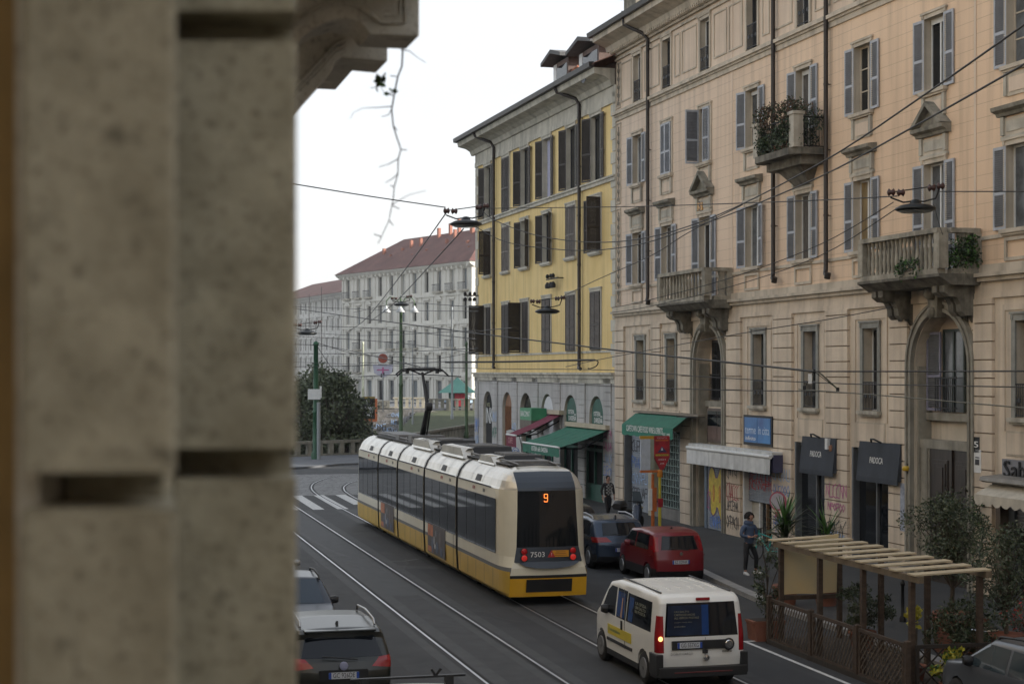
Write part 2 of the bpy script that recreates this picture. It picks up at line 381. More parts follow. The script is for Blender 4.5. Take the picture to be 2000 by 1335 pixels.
# panels: parapet zone, attic zone
def frame(x0,x1,z0,z1,m,t=.06,o=.035):
    b.box(x0,x1,-o,.01,z0,z0+t,m); b.box(x0,x1,-o,.01,z1-t,z1,m); b.box(x0,x0+t,-o,.01,z0+t,z1-t,m); b.box(x1-t,x1,-o,.01,z0+t,z1-t,m)
for c in DC:
    if c in (0.05,16.85): continue
    frame(L(c)-.62,L(c)+.62,8.99,9.6,TRIM,.09,.06)
for i in range(len(DC)-1):
    a,q=L(DC[i])+.85,L(DC[i+1])-.85; m1=(a+q)/2
    if i in (1,3,5): frame(a,a+.6,17.85,19.55,TRIM); frame(a+.8,q,17.85,19.55,TRIM)
    else: frame(a,m1-.1 if i in(2,4) else q,17.85,19.55,TRIM); 
    if i in (2,4): frame(m1+.1,q,17.85,19.55,TRIM)
frame(L(S0)+.6,L(DC[0])-.75,17.85,19.55,TRIM)
# ornamented corner pilaster strip
for z0,z1 in ((8.95,13.3),(13.4,17.05),(17.6,19.7)):
    frame(.04,.6,z0+.05,z1-.05,TRIM,.05,.05)
    k=z0+.25
    while k<z1-.25: b.lathe([(.02,-.02),(.11,.0),(.02,.02)],(.32,-.05,k),STONED,7,ax=1); b.box(.30,.34,-.04,.01,k+.1,k+.3,STONED); k+=.36
# vertical seams between wall bays
for s_ in (2.62,18.95): b.box(L(s_)-.05,L(s_)+.05,-.02,.011,8.96,20,PEACHF)
# quoins toward the yellow house
BODY=b.build('wall',PB)
# dentils + eave
e=MB()
e.prism([(.0,20.2),(-.30,20.2),(-.36,20.42),(-.55,20.5),(-.95,20.62),(-.95,20.86),(0,20.86)],0,-.5,W+.3,TRIM)
k=0.
while k<W: e.box(k,k+.1,-.34,-.24,20.06,20.2,TRIM); k+=.22
e.build('cornice',PB)
e=MB(); e.prism([(-.93,20.86),(-1.12,20.86),(-1.16,21.06),(-.93,21.08)],0,-.75,W+.4,GUT); e.build('gutter',PB)
r=MB(); NR=0
zz=lambda y: 20.95+(y+1.05)*.48
# tiled roof: ribs running up the slope
n=int((W+1)/.3)
ringA=[];ringB=[]
for i in range(n*4+1):
    x=-.7+i*.075; h_=.05*abs(math.sin(math.pi*i/4)); ringA.append((x,-1.02,zz(-1.02)+h_)); ringB.append((x,7,zz(7)+h_))
r.loft([ringA,ringB],ROOFT,False,closed=False); r.loft([[(x,14.8-(y+1.02)*.0,zz(-1.02)) for x,y,z in ringA],[(x,7,zz(7)) for x,y,z in ringA]],ROOFT,False,closed=False)
r.poly([(-.7,-1.02,zz(-1.02)-.03),(-.7,14.8,zz(-1.02)-.03),(-.7,7,zz(7))],TRIM)
RF=r.build('roof',PB)
c_=MB()
def chimney(mb,x,y,z,h_,m=mat('terracotta chimney brick',(.3,.12,.07),.9,0,.25,6)):
    mb.box(x-.3,x+.3,y-.3,y+.3,z-.3,z+h_,m); mb.box(x-.38,x+.38,y-.38,y+.38,z+h_,z+h_+.1,m)
    mb.lathe([(.14,0),(.12,.4),(.2,.42),(.02,.6)],(x,y,z+h_+.1),m,8)
chimney(c_,L(-6.4),.9,zz(.9)-.2,.9); c_.build('chimney',RF)
d=MB(); d.box(.1,1.6,.3,3,21.4,22.6,STONED); d.prism([(-.1,22.5),(.85,23.0),(1.8,22.5),(1.8,22.62),(.85,23.12),(-.1,22.62)],1,0,3,mat('slate grey dormer roof',(.10,.10,.10),.8,0,.2,4)); d.build('dormer',RF)
# windows with shutters
SH_B=(shutter_mesh('shutter',.53,2.07,SHB,SHBS),2.07); SH_C=(shutter_mesh('shutter',.55,2.18,SHB,SHBS),2.18)
SH_D=(shutter_mesh('shutter',.55,3.05,SHB,SHBS),3.05)
CUR2=mat('window with grey net curtain',(.09,.085,.08),.2,0,.6,9,stretch=(6,1,.3),spec=.5); CUR3=mat('window with ochre curtain',(.20,.14,.06),.4,0,.5,7,stretch=(7,1,.3))
opB=[(172,176),(3,3),(95,4),(165,178),(172,178),(176,178),(175,178),(176,178),(160,160),(170,170)]
opC=[(170,176),(172,176),(172,178),(170,168),(175,176),(177,177),(176,178),(177,177),(170,165),(170,160)]
def hood(o,x,z,w_,tri=False):
    q=MB()
    q.box(x-w_/2,x+w_/2,-.08,.01,z,z+.08,STONE); q.box(x-w_/2+.06,x+w_/2-.06,-.05,.01,z+.08,z+.55,TRIM)
    for sx in (-1,1): q.box(x+sx*(w_/2-.1)-.07,x+sx*(w_/2-.1)+.07,-.11,.012,z+.1,z+.58,STONE)
    q.box(x-w_/2+.25,x+w_/2-.25,-.07,.012,z+.18,z+.46,STONE)
    zz_=z+.6
    q.prism([(0.01,zz_),(-.12,zz_),(-.16,zz_+.08),(-.3,zz_+.14),(-.32,zz_+.24),(0.01,zz_+.28)],0,x-w_/2-.12,x+w_/2+.12,STONED)
    if tri:
        a=w_/2+.14; t=zz_+.26
        q.prism([(x-a,t),(x+a,t),(x,t+.66)],1,-.12,.01,STONED)
        for sx in (-1,1):
            q.add([(x+sx*a,-.34,t),(x,-.34,t+.70),(x,-.34,t+.56),(x+sx*(a-.2),-.34,t),(x+sx*a,.0,t),(x,.0,t+.70),(x,.0,t+.56),(x+sx*(a-.2),0,t)],
              [(0,1,2,3),(0,4,5,1),(3,2,6,7),(0,3,7,4)],STONED)
    q.build('hood',o)
for i,c in enumerate(DC):
    x=L(c)
    w_=win(PB,x,17.6,19.55,.9,.25,mat('dark window frame',(.05,.05,.055),.5,0,0) if i%2 else WHITEP,GLASS,TRIM,.13,False,rail=True,panes=2)
    gB=[GLASSL,GLASS,CUR2,GLASSL,CUR2,GLASS,GLASS,GLASSL,GLASS,GLASS][i]
    o=win(PB,x,14.08,16.15,1.06,.25,WHITEP if i%2==0 else TRIM,gB,TRIM,.12,True,shut=SH_B,sopen=opB[i],panes=4 if i in (5,7) else 2,blind=(.08,WHITEP) if i in(3,4,6) else None)
    q=MB(); q.box(x-.55,x+.55,-.035,.01,13.28,13.88,TRIM); q.box(x-.4,x+.4,-.055,.01,13.38,13.76,PEACHF)
    for sx in(-1,1): q.box(x+sx*.55-.06,x+sx*.55+.06,-.09,.012,13.3,13.9,STONE)
    q.build('apron',o)
    bal=c in(0.05,16.85)
    o=win(PB,x,9.82 if not bal else 8.95,12.0,1.1,.25,WHITEP,[GLASS,CUR2,GLASS,GLASSL,CUR2,CUR3,GLASSL,GLASSL,GLASS,GLASS][i],TRIM,.13,not bal,shut=SH_C if not bal else SH_D,sopen=opC[i],panes=2,blind=(.1,STONED) if i==2 else None)
    hood(o,x,12.17,1.5,bal)
for i,c in enumerate(DX):
    if c is None: continue
    o=win(PB,L(c),4.9,7.42,.92,.35,mat('green grey frame',(.12,.13,.125),.5,0,.1,3) if i!=5 else WHITEP,GLASS,mat('grey cast trim',(.25,.25,.225),.8,0,.15,3,grime=.4),.17,True,panes=2,rail=True,blind=[(.45,mat('green blind',(.02,.05,.03),.6)),None,None,None,(.5,mat('grey louver blind',(.10,.11,.13),.6)),(.02,WHITEP),None,None,None,None][i],sillm=STONE)
    o.location.y=0
# ================================================================ peach palazzo: balconies, portals, pipes
FROT=math.atan2(UY,UX)
def FT(name,label,cat,s,o=0,z=0,group=None): return empty(name,fw(s,o,z),FROT,label,cat,group)
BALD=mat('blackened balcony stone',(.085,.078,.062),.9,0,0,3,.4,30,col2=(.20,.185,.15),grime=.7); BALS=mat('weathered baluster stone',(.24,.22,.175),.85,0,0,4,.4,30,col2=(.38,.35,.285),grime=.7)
def balcony(s0,s1,z0,zr,depth,n):
    b=MB(); x0,x1=L(s0),L(s1)
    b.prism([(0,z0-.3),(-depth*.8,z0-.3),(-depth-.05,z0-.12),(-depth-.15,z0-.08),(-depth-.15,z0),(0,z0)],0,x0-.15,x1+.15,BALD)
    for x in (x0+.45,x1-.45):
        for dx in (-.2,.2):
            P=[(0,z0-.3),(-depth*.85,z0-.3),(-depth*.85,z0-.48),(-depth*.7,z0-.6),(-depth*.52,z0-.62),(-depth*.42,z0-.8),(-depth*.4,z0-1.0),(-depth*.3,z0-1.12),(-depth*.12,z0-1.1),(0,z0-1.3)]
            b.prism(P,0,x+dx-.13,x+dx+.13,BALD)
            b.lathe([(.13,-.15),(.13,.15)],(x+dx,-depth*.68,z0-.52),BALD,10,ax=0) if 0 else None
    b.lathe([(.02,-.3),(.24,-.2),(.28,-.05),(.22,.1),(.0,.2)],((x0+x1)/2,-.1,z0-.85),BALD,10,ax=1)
    o=b.build('balcony',PB)
    q=MB(); h_=zr-z0
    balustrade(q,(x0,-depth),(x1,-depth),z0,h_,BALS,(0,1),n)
    q.build('balustrade',o)
    for x in (x0,x1):
        q=MB(); balustrade(q,(x,-depth+.28),(x,-.1),z0+.002,h_-.004,BALS,(1,),3 if depth<1.1 else 3,.09); q.build('balustrade',o)
    return o
# survey: first floor balconies over the portals and planted one on the second floor
def zo(x,y,o): return fz(x,y,o)
sA0,sA1=fs(1292,1.0),fs(1380,1.0)
balcony(sA0,sA1,8.72,9.9,1.0,13)
sB0,sB1=fs(1688,1.15),fs(1838,1.15)
balcony(sB0,sB1,8.72,9.95,1.15,17)
sC0,sC1=fs(1484,1.0),fs(1556,1.0)
b=MB(); x0,x1=L(sC0),L(sC1); zb=13.3
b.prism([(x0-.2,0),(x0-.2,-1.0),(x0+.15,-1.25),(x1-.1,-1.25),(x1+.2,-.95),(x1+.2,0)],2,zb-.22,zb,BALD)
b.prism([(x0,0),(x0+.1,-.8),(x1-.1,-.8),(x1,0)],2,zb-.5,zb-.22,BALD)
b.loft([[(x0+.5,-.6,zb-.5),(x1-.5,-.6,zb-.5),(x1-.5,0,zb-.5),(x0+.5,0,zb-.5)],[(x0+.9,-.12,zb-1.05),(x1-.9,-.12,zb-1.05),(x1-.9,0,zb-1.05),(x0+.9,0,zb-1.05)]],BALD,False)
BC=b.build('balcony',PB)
q=MB()
for x,y in ((x0,-1.0),(x1,-1.02)): q.box(x-.17,x+.17,y-.17,y+.17,zb,zb+1.05,STONE); q.box(x-.21,x+.21,y-.21,y+.21,zb+1.05,zb+1.15,STONE)
for p0,p1 in (((x0+.17,-1),(x1-.17,-1)),((x0,-.83),(x0,0)),((x1,-.83),(x1,0))):
    d=Vector((p1[0]-p0[0],p1[1]-p0[1])); n=int(d.length/.1)
    for k in range(n+1):
        t=k/n; q.tube([(p0[0]+d.x*t,p0[1]+d.y*t,zb+.05),(p0[0]+d.x*t,p0[1]+d.y*t,zb+1.0)],.012,IRON,4)
    q.tube([(*p0,zb+1.0),(*p1,zb+1.0)],.03,IRON,4); q.tube([(*p0,zb+.06),(*p1,zb+.06)],.02,IRON,4)
q.build('balustrade',BC)
# downpipes
def pipe(parent,xt,zt,zb,r=.075,o=.16,kink=True,xs=None):
    b=MB(); P=[]
    if kink: P=[(xt-.75,-1.0,20.95),(xt-.72,-.95,20.6),(xt-.1,-.35,20.15),(xt,-o,19.9)]
    else: P=[(xt,-o,zt)]
    P+= [(xt,-o,zb+.35),(xt+.03,-o-.02,zb+.2),(xt+.12,-o-.08,zb+.08),(xt+.33,-o-.1,zb)]
    b.tube(P,r,PIPE,8)
    b.tube([(xt+.28,-o-.1,zb-.08),(xt+.34,-o-.1,zb+.1)],r*1.4,PIPE,8)
    z=zt-.5
    while z>zb+.6: b.lathe([(r*1.18,-.04),(r*1.18,.04)],(xt,-o,z),PIPE,8); b.box(xt-.02,xt+.02,-o,0,z-.015,z+.015,PIPE); z-=2.1
    return b.build('downpipe',parent)
pipe(PB,L(fs(1265,.16)),20,8.95)
pipe(PB,L(fs(1510,.16)),20,fz(1510,548,.16))
pipe(PB,L(fs(1613,.16)),20,fz(1613,540,.16))
# portals: moulded frames, infill at the back of the reveal
GST=mat('grey portal stone',(.22,.205,.165),.8,0,0,2,.3,25,col2=(.32,.30,.25),grime=.5)
def portal(a,q,top,back):
    b=MB(); r=(q-a)/2; cx=(a+q)/2; sp=top-r; n=20
    for k,(r0,r1,o) in enumerate(((r+.02,r+.12,.14),(r+.12,r+.24,.10),(r+.24,r+.32,.15))):
        A=[(a-(r0-r),.1)]+[(cx-r0*math.cos(math.pi*i/n),sp+r0*math.sin(math.pi*i/n)) for i in range(n+1)]+[(q+(r0-r),.1)]
        B=[(a-(r1-r),.1)]+[(cx-r1*math.cos(math.pi*i/n),sp+r1*math.sin(math.pi*i/n)) for i in range(n+1)]+[(q+(r1-r),.1)]
        for i in range(len(A)-1):
            b.add([(A[i][0],-o,A[i][1]),(A[i+1][0],-o,A[i+1][1]),(B[i+1][0],-o,B[i+1][1]),(B[i][0],-o,B[i][1]),(A[i][0],.01,A[i][1]),(A[i+1][0],.01,A[i+1][1]),(B[i+1][0],.01,B[i+1][1]),(B[i][0],.01,B[i][1])],
              [(0,1,2,3),(0,4,5,1),(3,2,6,7)],GST)
    # jamb lining
    for x in (a+.003,q-.083): b.box(x,x+.08,.08,.5,.1,sp,GST)
    # keystone scroll
    b.prism([(cx-.22,top-.15),(cx+.22,top-.15),(cx+.3,top+.75),(cx-.3,top+.75)],1,-.3,0,STONED)
    b.lathe([(.05,-.16),(.2,-.1),(.2,.1),(.05,.16)],(cx,-.34,top+.55),STONED,10,ax=0); b.lathe([(.05,-.14),(.15,-.1),(.15,.1),(.05,.14)],(cx,-.3,top-.0),STONED,10,ax=0)
    # radiating joints beside the arch, thin rods of dark mortar
    for t in (.55,.8,1.05,2.1,2.35,2.6):
        c,s_=math.cos(t),math.sin(t)
        p0=Vector((cx-(r+.36)*c,-.012,sp+(r+.36)*s_)); p1=Vector((cx-(r+.95)*c,-.012,sp+(r+1.0)*s_)); 
        if p1.z<8.0: b.tube([p0,p1],.016,mat('dark joint mortar',(.12,.09,.06),.9,0,0),4)
    b.box(a,q,.5,.6,back[0],back[1],TRIM); b.box(a,q,.32,.6,back[1],back[1]+.22,GST)
    return b.build('portal',PB)
p=portal(P1[0],P1[1],7.75,(2.7,4.75))
w0=MB(); w0.box(P1[0],P1[1],.56,.62,4.97,7.74,PEACHF); w0.build('infill_wall',p)
xc=L(fs(1399,-.5)); q=MB(); q.box(xc-.45,xc+.45,.50,.56,5.0,7.3,mat('dark window frame',(.05,.05,.055),.5,0,0)); 
for k in range(9): q.box(xc-.42+k*.1,xc-.40+k*.1,.42,.44,5.0,5.95,IRON)
q.box(xc-.45,xc+.45,.41,.45,5.95,6.0,IRON)
wn=q.build('window',p); q=MB(); q.box(xc-.36,xc-.03,.485,.50,5.1,7.2,GLASS); q.box(xc+.03,xc+.36,.485,.5,5.1,7.2,GLASS); q.build('pane',wn)
q=MB(); q.box(L(-.15),P1[1]-.05,.16,.26,3.4,4.7,mat('brown steel window frame',(.10,.075,.06),.6,0,.2,4))
wn=q.build('window',p); q=MB()
for xx in (L(-.08),L(.87)): 
    q.box(xx,xx+.88,.145,.16,3.5,4.0,mat('brown panel',(.13,.085,.07),.7,0,.2,3)); q.box(xx,xx+.88,.145,.16,4.04,4.6,GLASS)
q.build('pane',wn)
b2=MB(); b2.box(L(-.3),P1[1]+.0,.28,.34,2.75,4.75,PEACHL); b2.box(P1[0]+.02,L(-.2),.3,.34,.1,2.75,GST); b2.build('infill_wall',p)
# roller shutters
ROLL=mat('grey blue roller shutter',(.27,.30,.34),.55,.2,.1,4,grime=.4)
def roller(parent,x0,x1,z0,z1,y,m=ROLL,graf=(),name='roller_shutter'):
    b=MB(); n=int((z1-z0)/.09); P=[]
    for k in range(n+1):
        z=z0+(z1-z0)*k/n; P+= [(y,z),(y-.02,z+.02),(y-.02,z+.07)] if k<n else [(y,z1)]
    b.loft([[(x0,a,c) for a,c in P],[(x1,a,c) for a,c in P]],m,False,closed=False)
    o=b.build(name,parent)
    return o
YG=mat('yellow spray paint',(.55,.42,.04),.6,0,.2,6); REDG=mat('red spray paint',(.35,.03,.04),.6,0,.2,6); BLUG=mat('blue spray paint',(.10,.20,.50),.6,0,.25,6); BLKG=mat('black spray paint',(.03,.03,.035),.6,0,0); PNKG=mat('pink spray paint',(.42,.12,.25),.6,0,.2,5); LBLG=mat('pale blue spray paint',(.30,.42,.62),.6,0,.25,5)
rs=roller(PB,L(.02),P1[1]-.02,.12,2.75,.12)
q=MB(); q.box(L(-.2),L(.02),.06,.3,.1,2.8,mat('blue grey door post',(.12,.16,.21),.6,0,.1,3)); q.build('shutter_guide',PB)
def blob(mb,pts,y,m,outline=None,th=.05):
    n=len(pts)
    mb.poly([(a,y,c) for a,c in pts],m)
    if outline:
        for i in range(n):
            a=Vector(pts[i]);c=Vector(pts[(i+1)%n]); d=(c-a).normalized(); nn=Vector((-d.y,d.x))*th/2; a2=a-d*th*.4; c2=c+d*th*.4
            mb.poly([(a2.x+nn.x,y-.003-.0005*(i%3),a2.y+nn.y),(c2.x+nn.x,y-.003-.0005*(i%3),c2.y+nn.y),(c2.x-nn.x,y-.003-.0005*(i%3),c2.y-nn.y),(a2.x-nn.x,y-.003-.0005*(i%3),a2.y-nn.y)],outline)
q=MB(); cx=(L(.02)+P1[1])/2
M_=[(-.62,2.35),(-.45,2.5),(-.25,2.42),(-.08,2.1),(.08,2.12),(.25,2.45),(.48,2.48),(.66,2.3),(.66,1.4),(.6,.62),(.48,.48),(.3,.55),(.1,.95),(0,.98),(-.12,.75),(-.32,.62),(-.5,.75),(-.55,1.2),(-.68,1.5),(-.7,2.0)]
blob(q,[(cx+a*1.12,c) for a,c in M_],.09,YG,mat('purple spray paint',(.12,.05,.16),.6,0,0),.05)
for sx in (-.28,.3):
    blob(q,[(cx+sx+.07*math.cos(t)*1.2,1.5+.32*math.sin(t)) for t in [k*.52 for k in range(12)]],.0865,mat('orange spray paint',(.5,.25,.02),.6,0,.2,6),REDG,.025)
scribble(q,(cx,.084,.42),(1,0,0),(0,0,1),1.3,.5,BLUG,7,.045,3); scribble(q,(cx-.75,.082,1.2),(1,0,0),(0,0,1),.35,.9,PNKG,2,.04,4)
q.build('graffiti',rs)
# portal 2
p=portal(P2[0],P2[1],7.75,(3.9,4.7))
WDOOR=mat('dark carved wood',(.035,.026,.02),.4,0,.3,3,stretch=(3,3,.4))
d=MB(); d.T=Matrix.Translation((0,-.25,0)); x0,x1=L(16.28),P2[1]-.04; xm=(x0+x1)/2
d.box(x0,x1,.42,.5,.1,3.9,WDOOR); d.box(xm-.07,xm+.07,.36,.42,.1,3.9,WDOOR)
for a,c in ((x0+.18,xm-.2),(xm+.2,x1-.18)):
    for z0,z1 in ((.3,1.1),(1.3,2.3),(2.5,3.6)):
        d.box(a,c,.385,.42,z0,z1,WDOOR); d.box(a+.09,c-.09,.36,.385,z0+.1,z1-.1,WDOOR); d.box(a+.2,c-.2,.34,.36,z0+.2,z1-.2,WDOOR)
    for z in (1.2,2.4): d.box(a-.05,c+.05,.34,.42,z-.05,z+.05,WDOOR)
dd=d.build('door',PB); d=MB(); d.T=Matrix.Translation((0,-.25,0)); d.lathe([(.05,-.04),(.07,0),(.03,.05)],(xm+.2,.33,1.2),mat('brass',(.4,.28,.1),.35,1,0),8,ax=1); d.build('handle',dd)
q=MB(); q.box(P2[0]+.085,L(16.28),.15,.5,.1,4.1,GST); q.box(P2[0]+.2,L(16.2),.11,.15,.3,3.9,GST); q.build('door_jamb',p)
q=MB(); q.box(P2[0]+.085,P2[1]-.085,.12,.5,3.9,4.15,GST); q.build('door_lintel',p)
q=MB(); q.box(P2[0],P2[1],.56,.62,4.9,7.74,PEACHF); q.build('infill_wall',p)
xl,xr=L(fs(1838,-.4)),L(fs(1880,-.4)); q=MB(); FG=mat('green black window frame',(.03,.045,.04),.5,0,0)
q.box(xl,xl+.07,.45,.52,4.95,7.3,FG); q.box(xr-.07,xr,.45,.52,4.95,7.3,FG); q.box((xl+xr)/2-.04,(xl+xr)/2+.04,.45,.52,4.95,7.3,FG); q.box(xl,xr,.45,.52,7.22,7.3,FG)
for k in range(int((xr-xl)/.1)): q.box(xl+k*.1,xl+k*.1+.018,.2,.218,4.95,5.9,IRON)
q.box(xl,xr,.19,.225,5.9,5.94,IRON); q.box(xl,xr,.19,.225,5.05,5.08,IRON)
wn=q.build('window',p); q=MB(); q.box(xl+.07,xr-.07,.49,.5,4.95,7.25,GLASSL); q.build('pane',wn)
SHV=(shutter_mesh('shutter',.62,2.25,mat('grey violet shutter',(.20,.20,.27),.5,0,.15,3),SHBS),2.25)
o=add_obj('shutter',SHV[0],wn,(xl+.02,.36,4.98),-R(172))
# shop fronts
SFG=mat('shopfront grey metal',(.14,.15,.16),.5,.3,.1,4)
def shopfront(a,q_,t,kind,seed=0):
    b=MB(); x0,x1=L(a),L(q_)
    if kind=='glass':
        b.box(x0,x0+.1,-.02,.3,.1,t,SFG); b.box(x1-.1,x1,-.02,.3,.1,t,SFG); b.box(x0+.1,x1-.1,.12,.3,t-.12,t,SFG); b.box(x0+.1,x1-.1,.12,.3,.1,.35,SFG); b.box(x0+1.3,x0+1.38,.12,.3,.35,t-.12,SFG)
        b.box(x0+.1,x1-.1,.12,.3,2.75,2.83,SFG)
        o=b.build('shop_front',PB); g_=MB(); g_.box(x0+.1,x1-.1,.2,.22,.35,t-.12,GLASS); g_.build('pane',o)
    return b
shopfront(7.85,10.15,3.75,'glass'); shopfront(11.9,14.3,3.75,'glass')
# shop 1 : left door, lattice shutter
x0,x1=L(-9.1),L(-2.3)
b=MB(); b.box(x0,x0+.25,-.05,.4,.1,3.7,SFG); b.box(x0+3.2,x0+3.65,-.08,.4,.1,3.7,mat('cream marble pier',(.42,.38,.28),.6,0,.12,3,grime=.4)); b.box(x1-.2,x1,-.05,.4,.1,3.7,SFG)
b.box(x0+3.65,x1-.2,.0,.4,.1,.55,mat('grey stone plinth',(.17,.165,.155),.8,0,.15,2,.3,20,grime=.4))
o=b.build('shop_front',PB); g_=MB(); g_.box(x0+3.65,x1-.2,.3,.32,.55,3.7,GLASS); g_.build('pane',o)
g_=MB(); GR=mat('pale green steel lattice',(.22,.30,.28),.5,.3,.1,5)
for k in range(16):
    x=x0+3.7+k*.19; 
    if x<x1-.22: g_.box(x-.012,x+.012,.17,.19,.55,3.6,GR)
for k in range(11):
    z=.6+k*.28; g_.box(x0+3.65,x1-.2,.155,.17,z-.012,z+.012,GR)
    for j in range(15): g_.box(x0+3.72+j*.19+.06,x0+3.76+j*.19+.06,.15,.155,z,z+.14,GR) if (j+k)%2 else None
g_.build('grille',o)
rs=roller(PB,x0+.35,x0+2.6,.12,3.5,.25); q=MB()
for z,sd_,m_ in ((2.9,1,BLKG),(2.2,2,BLUG),(1.5,3,LBLG),(.9,4,BLKG)): scribble(q,(x0+1.3,.22,z),(1,0,0),(0,0,1),1.9,.55,m_,6,.04,sd_)
q.build('graffiti',rs)
# shop 2 : half-closed roller shutter with lattice and tags, lit doorway below
x0,x1=L(3.6),L(6.1)
rs=roller(PB,x0+.1,x1-.02,1.45,3.3,.18); q=MB()
for z,sd_,m_ in ((3.0,11,BLKG),(2.65,12,BLKG),(2.3,13,REDG),(2.05,17,REDG)): scribble(q,((x0+x1)/2,.15,z),(1,0,0),(0,0,1),2.2,.42,m_,8,.035,sd_)
q.build('graffiti',rs)
b=MB(); b.box(x0,x0+.1,-.02,.3,.1,3.3,WHITEP); b.box(x0+.9,x0+1.0,.2,.4,.1,1.45,WHITEP); b.box(x0+1.5,x0+1.56,.2,.4,.1,1.45,mat('varnished wood post',(.2,.12,.06),.5,0,.2,4)); b.box(x0+.1,x0+.9,.3,.36,.1,1.45,mat('cream wall inside',(.5,.47,.4),.8)); 
b.box(x0+.3,x1,.1,.3,3.3,3.42,IRON); o=b.build('shop_front',PB); g_=MB(); g_.box(x0+1.0,x1-.1,.3,.32,.1,1.45,GLASS); g_.build('pane',o)
# shop 3 (far right) + further
x0,x1=L(20.0),L(24.0)
b=MB(); b.box(x0,x0+.22,-.05,.4,.1,3.3,mat('brown stone jamb',(.13,.10,.075),.7,0,.2,3)); b.box(x0+.22,x0+.5,.2,.4,.1,3.3,SFG); o=b.build('shop_front',PB)
rs=roller(PB,x0+.5,x1,2.0,3.3,.3,mat('grey metal roller',(.25,.25,.25),.5,.3,.1,4)); g_=MB(); g_.box(x0+.5,x1,.4,.42,.1,2.0,DARK); g_.build('pane',o)
# tags sprayed on the piers
for s_,z,wd,h_,m_,sd_ in ((2.85,2.55,1.1,.8,BLKG,21),(2.85,1.7,1.1,.7,REDG,22),(2.85,1.2,1.,.4,BLKG,23),(2.85,.6,1.1,.5,BLKG,24),(6.95,2.6,1.3,.55,LBLG,25),(6.95,2.05,1.3,.4,BLUG,26),(6.95,1.5,1.1,.3,PNKG,27),(6.95,.9,1.2,.6,BLUG,28),(11,2.3,1.4,.5,PNKG,29),(11,1.8,1.2,.3,PNKG,30),(11,1.0,1.3,.8,BLKG,31),(11.1,.8,1.,.5,LBLG,32)):
    tg=MB(); scribble(tg,(L(s_),-.108,z),(1,0,0),(0,0,1),wd,h_,m_,6,.035,sd_); tg.build('graffiti',PB)
tg=MB()
text_mb(tg,'3',.5,(L(fs(1367,.08)),-.1,fz(1367,404)),(1,0,0),(0,0,1),BLKG)
tg.build('number',PB)
tg=MB(); tg.box(L(fs(1361,.08)),L(fs(1372,.08)),-.095,-.05,fz(1367,412),fz(1367,397),mat('orange enamel plate',(.45,.22,.03),.4,0,0)); tg.build('number_plate',PB)
# ================================================================ fixtures hung on the peach front
GREENC=mat('dark green canvas',(.018,.135,.085),.75,0,.15,3,.15,60); GRC2=mat('green canvas valance',(.02,.17,.11),.75,0,.1,3)
LETT=mat('white lettering',(.75,.76,.74),.6,0,0)
def valance(mb,x0,x1,y,z0,z1,m,scal=.0,n=40):
    t=[];u=[]
    for i in range(n+1):
        x=x0+(x1-x0)*i/n; w_=y-.015*math.sin(i*1.7); t.append((x,y,z1)); u.append((x,w_,z0-(scal*abs(math.sin(math.pi*i/5)) if scal else 0)))
    mb.loft([t,u],m,True,closed=False)
# green wine bar awning
a0,a1=fs(1215,.9),fs(1314,.9)
t=FT('awning','small green awning with white lettering over the lattice shop by the bus stop','awning',a0,0,3.3)
z_=3.3; zt,zv0,zv1=fz(1265,829,.9)-z_,fz(1265,852,.9)-z_,fz(1265,833,.9)-z_; wd=a1-a0
b=MB(); b.prism([(-.02,zt+.42),(-.3,zt+.38),(-.9,zv1+.02),(-.9,zv1),(-.3,zt+.33),(-.02,zt+.37)],0,0,wd,GREENC); b.build('canopy',t)
b=MB(); b.box(-.15,wd+1.2,-.35,0,zt+.42,zt+.5,mat('brown awning case',(.2,.17,.13),.6,0,.2,3)); b.build('case',t)
b=MB(); valance(b,0,wd,-.91,zv0,zv1,GRC2,.04); 
text_mb(b,'CAPETOWN CAFE FOOD WINE & SPIRITS',.36,(wd*.47,-.94,(zv0+zv1)/2+.06),(1,0,0),(0,0,1),LETT,wd*.72); text_mb(b,'EST. 1995',.16,(wd*.9,-.94,(zv0+zv1)/2-.05),(1,0,0),(0,0,1),LETT,wd*.13)
b.build('valance',t)
b=MB(); b.box(wd+.02,wd+1.15,-.75,-.02,zt+.38,zt+.41,mat('black canvas',(.02,.02,.02),.8)); b.build('side_canopy',t)
# white awning
a0,a1=fs(1342,.55),fs(1505,.55)
t=FT('awning','long half rolled white awning over the graffitied roller shutters','awning',a0,0,2.6); wd=a1-a0
zc=fz(1342,872,.55)-2.6
WCAN=mat('white awning canvas',(.52,.53,.52),.7,0,0,2,col2=(.66,.67,.66),grime=.4)
b=MB(); b.box(0,wd,-.5,-.02,zc-.02,zc+.14,WCAN); b.tube([(0,-.55,zc-.02),(wd,-.55,zc-.02)],.07,WHITEP,8); b.build('case',t)
b=MB(); valance(b,0,wd,-.57,zc-.62,zc-.08,WCAN,0,60); b.build('valance',t)
b=MB(); b.box(wd-.5,wd+.02,-.45,-.1,zc-.55,zc+.05,mat('dark blue awning bracket',(.05,.05,.10),.6)); b.build('bracket',t)
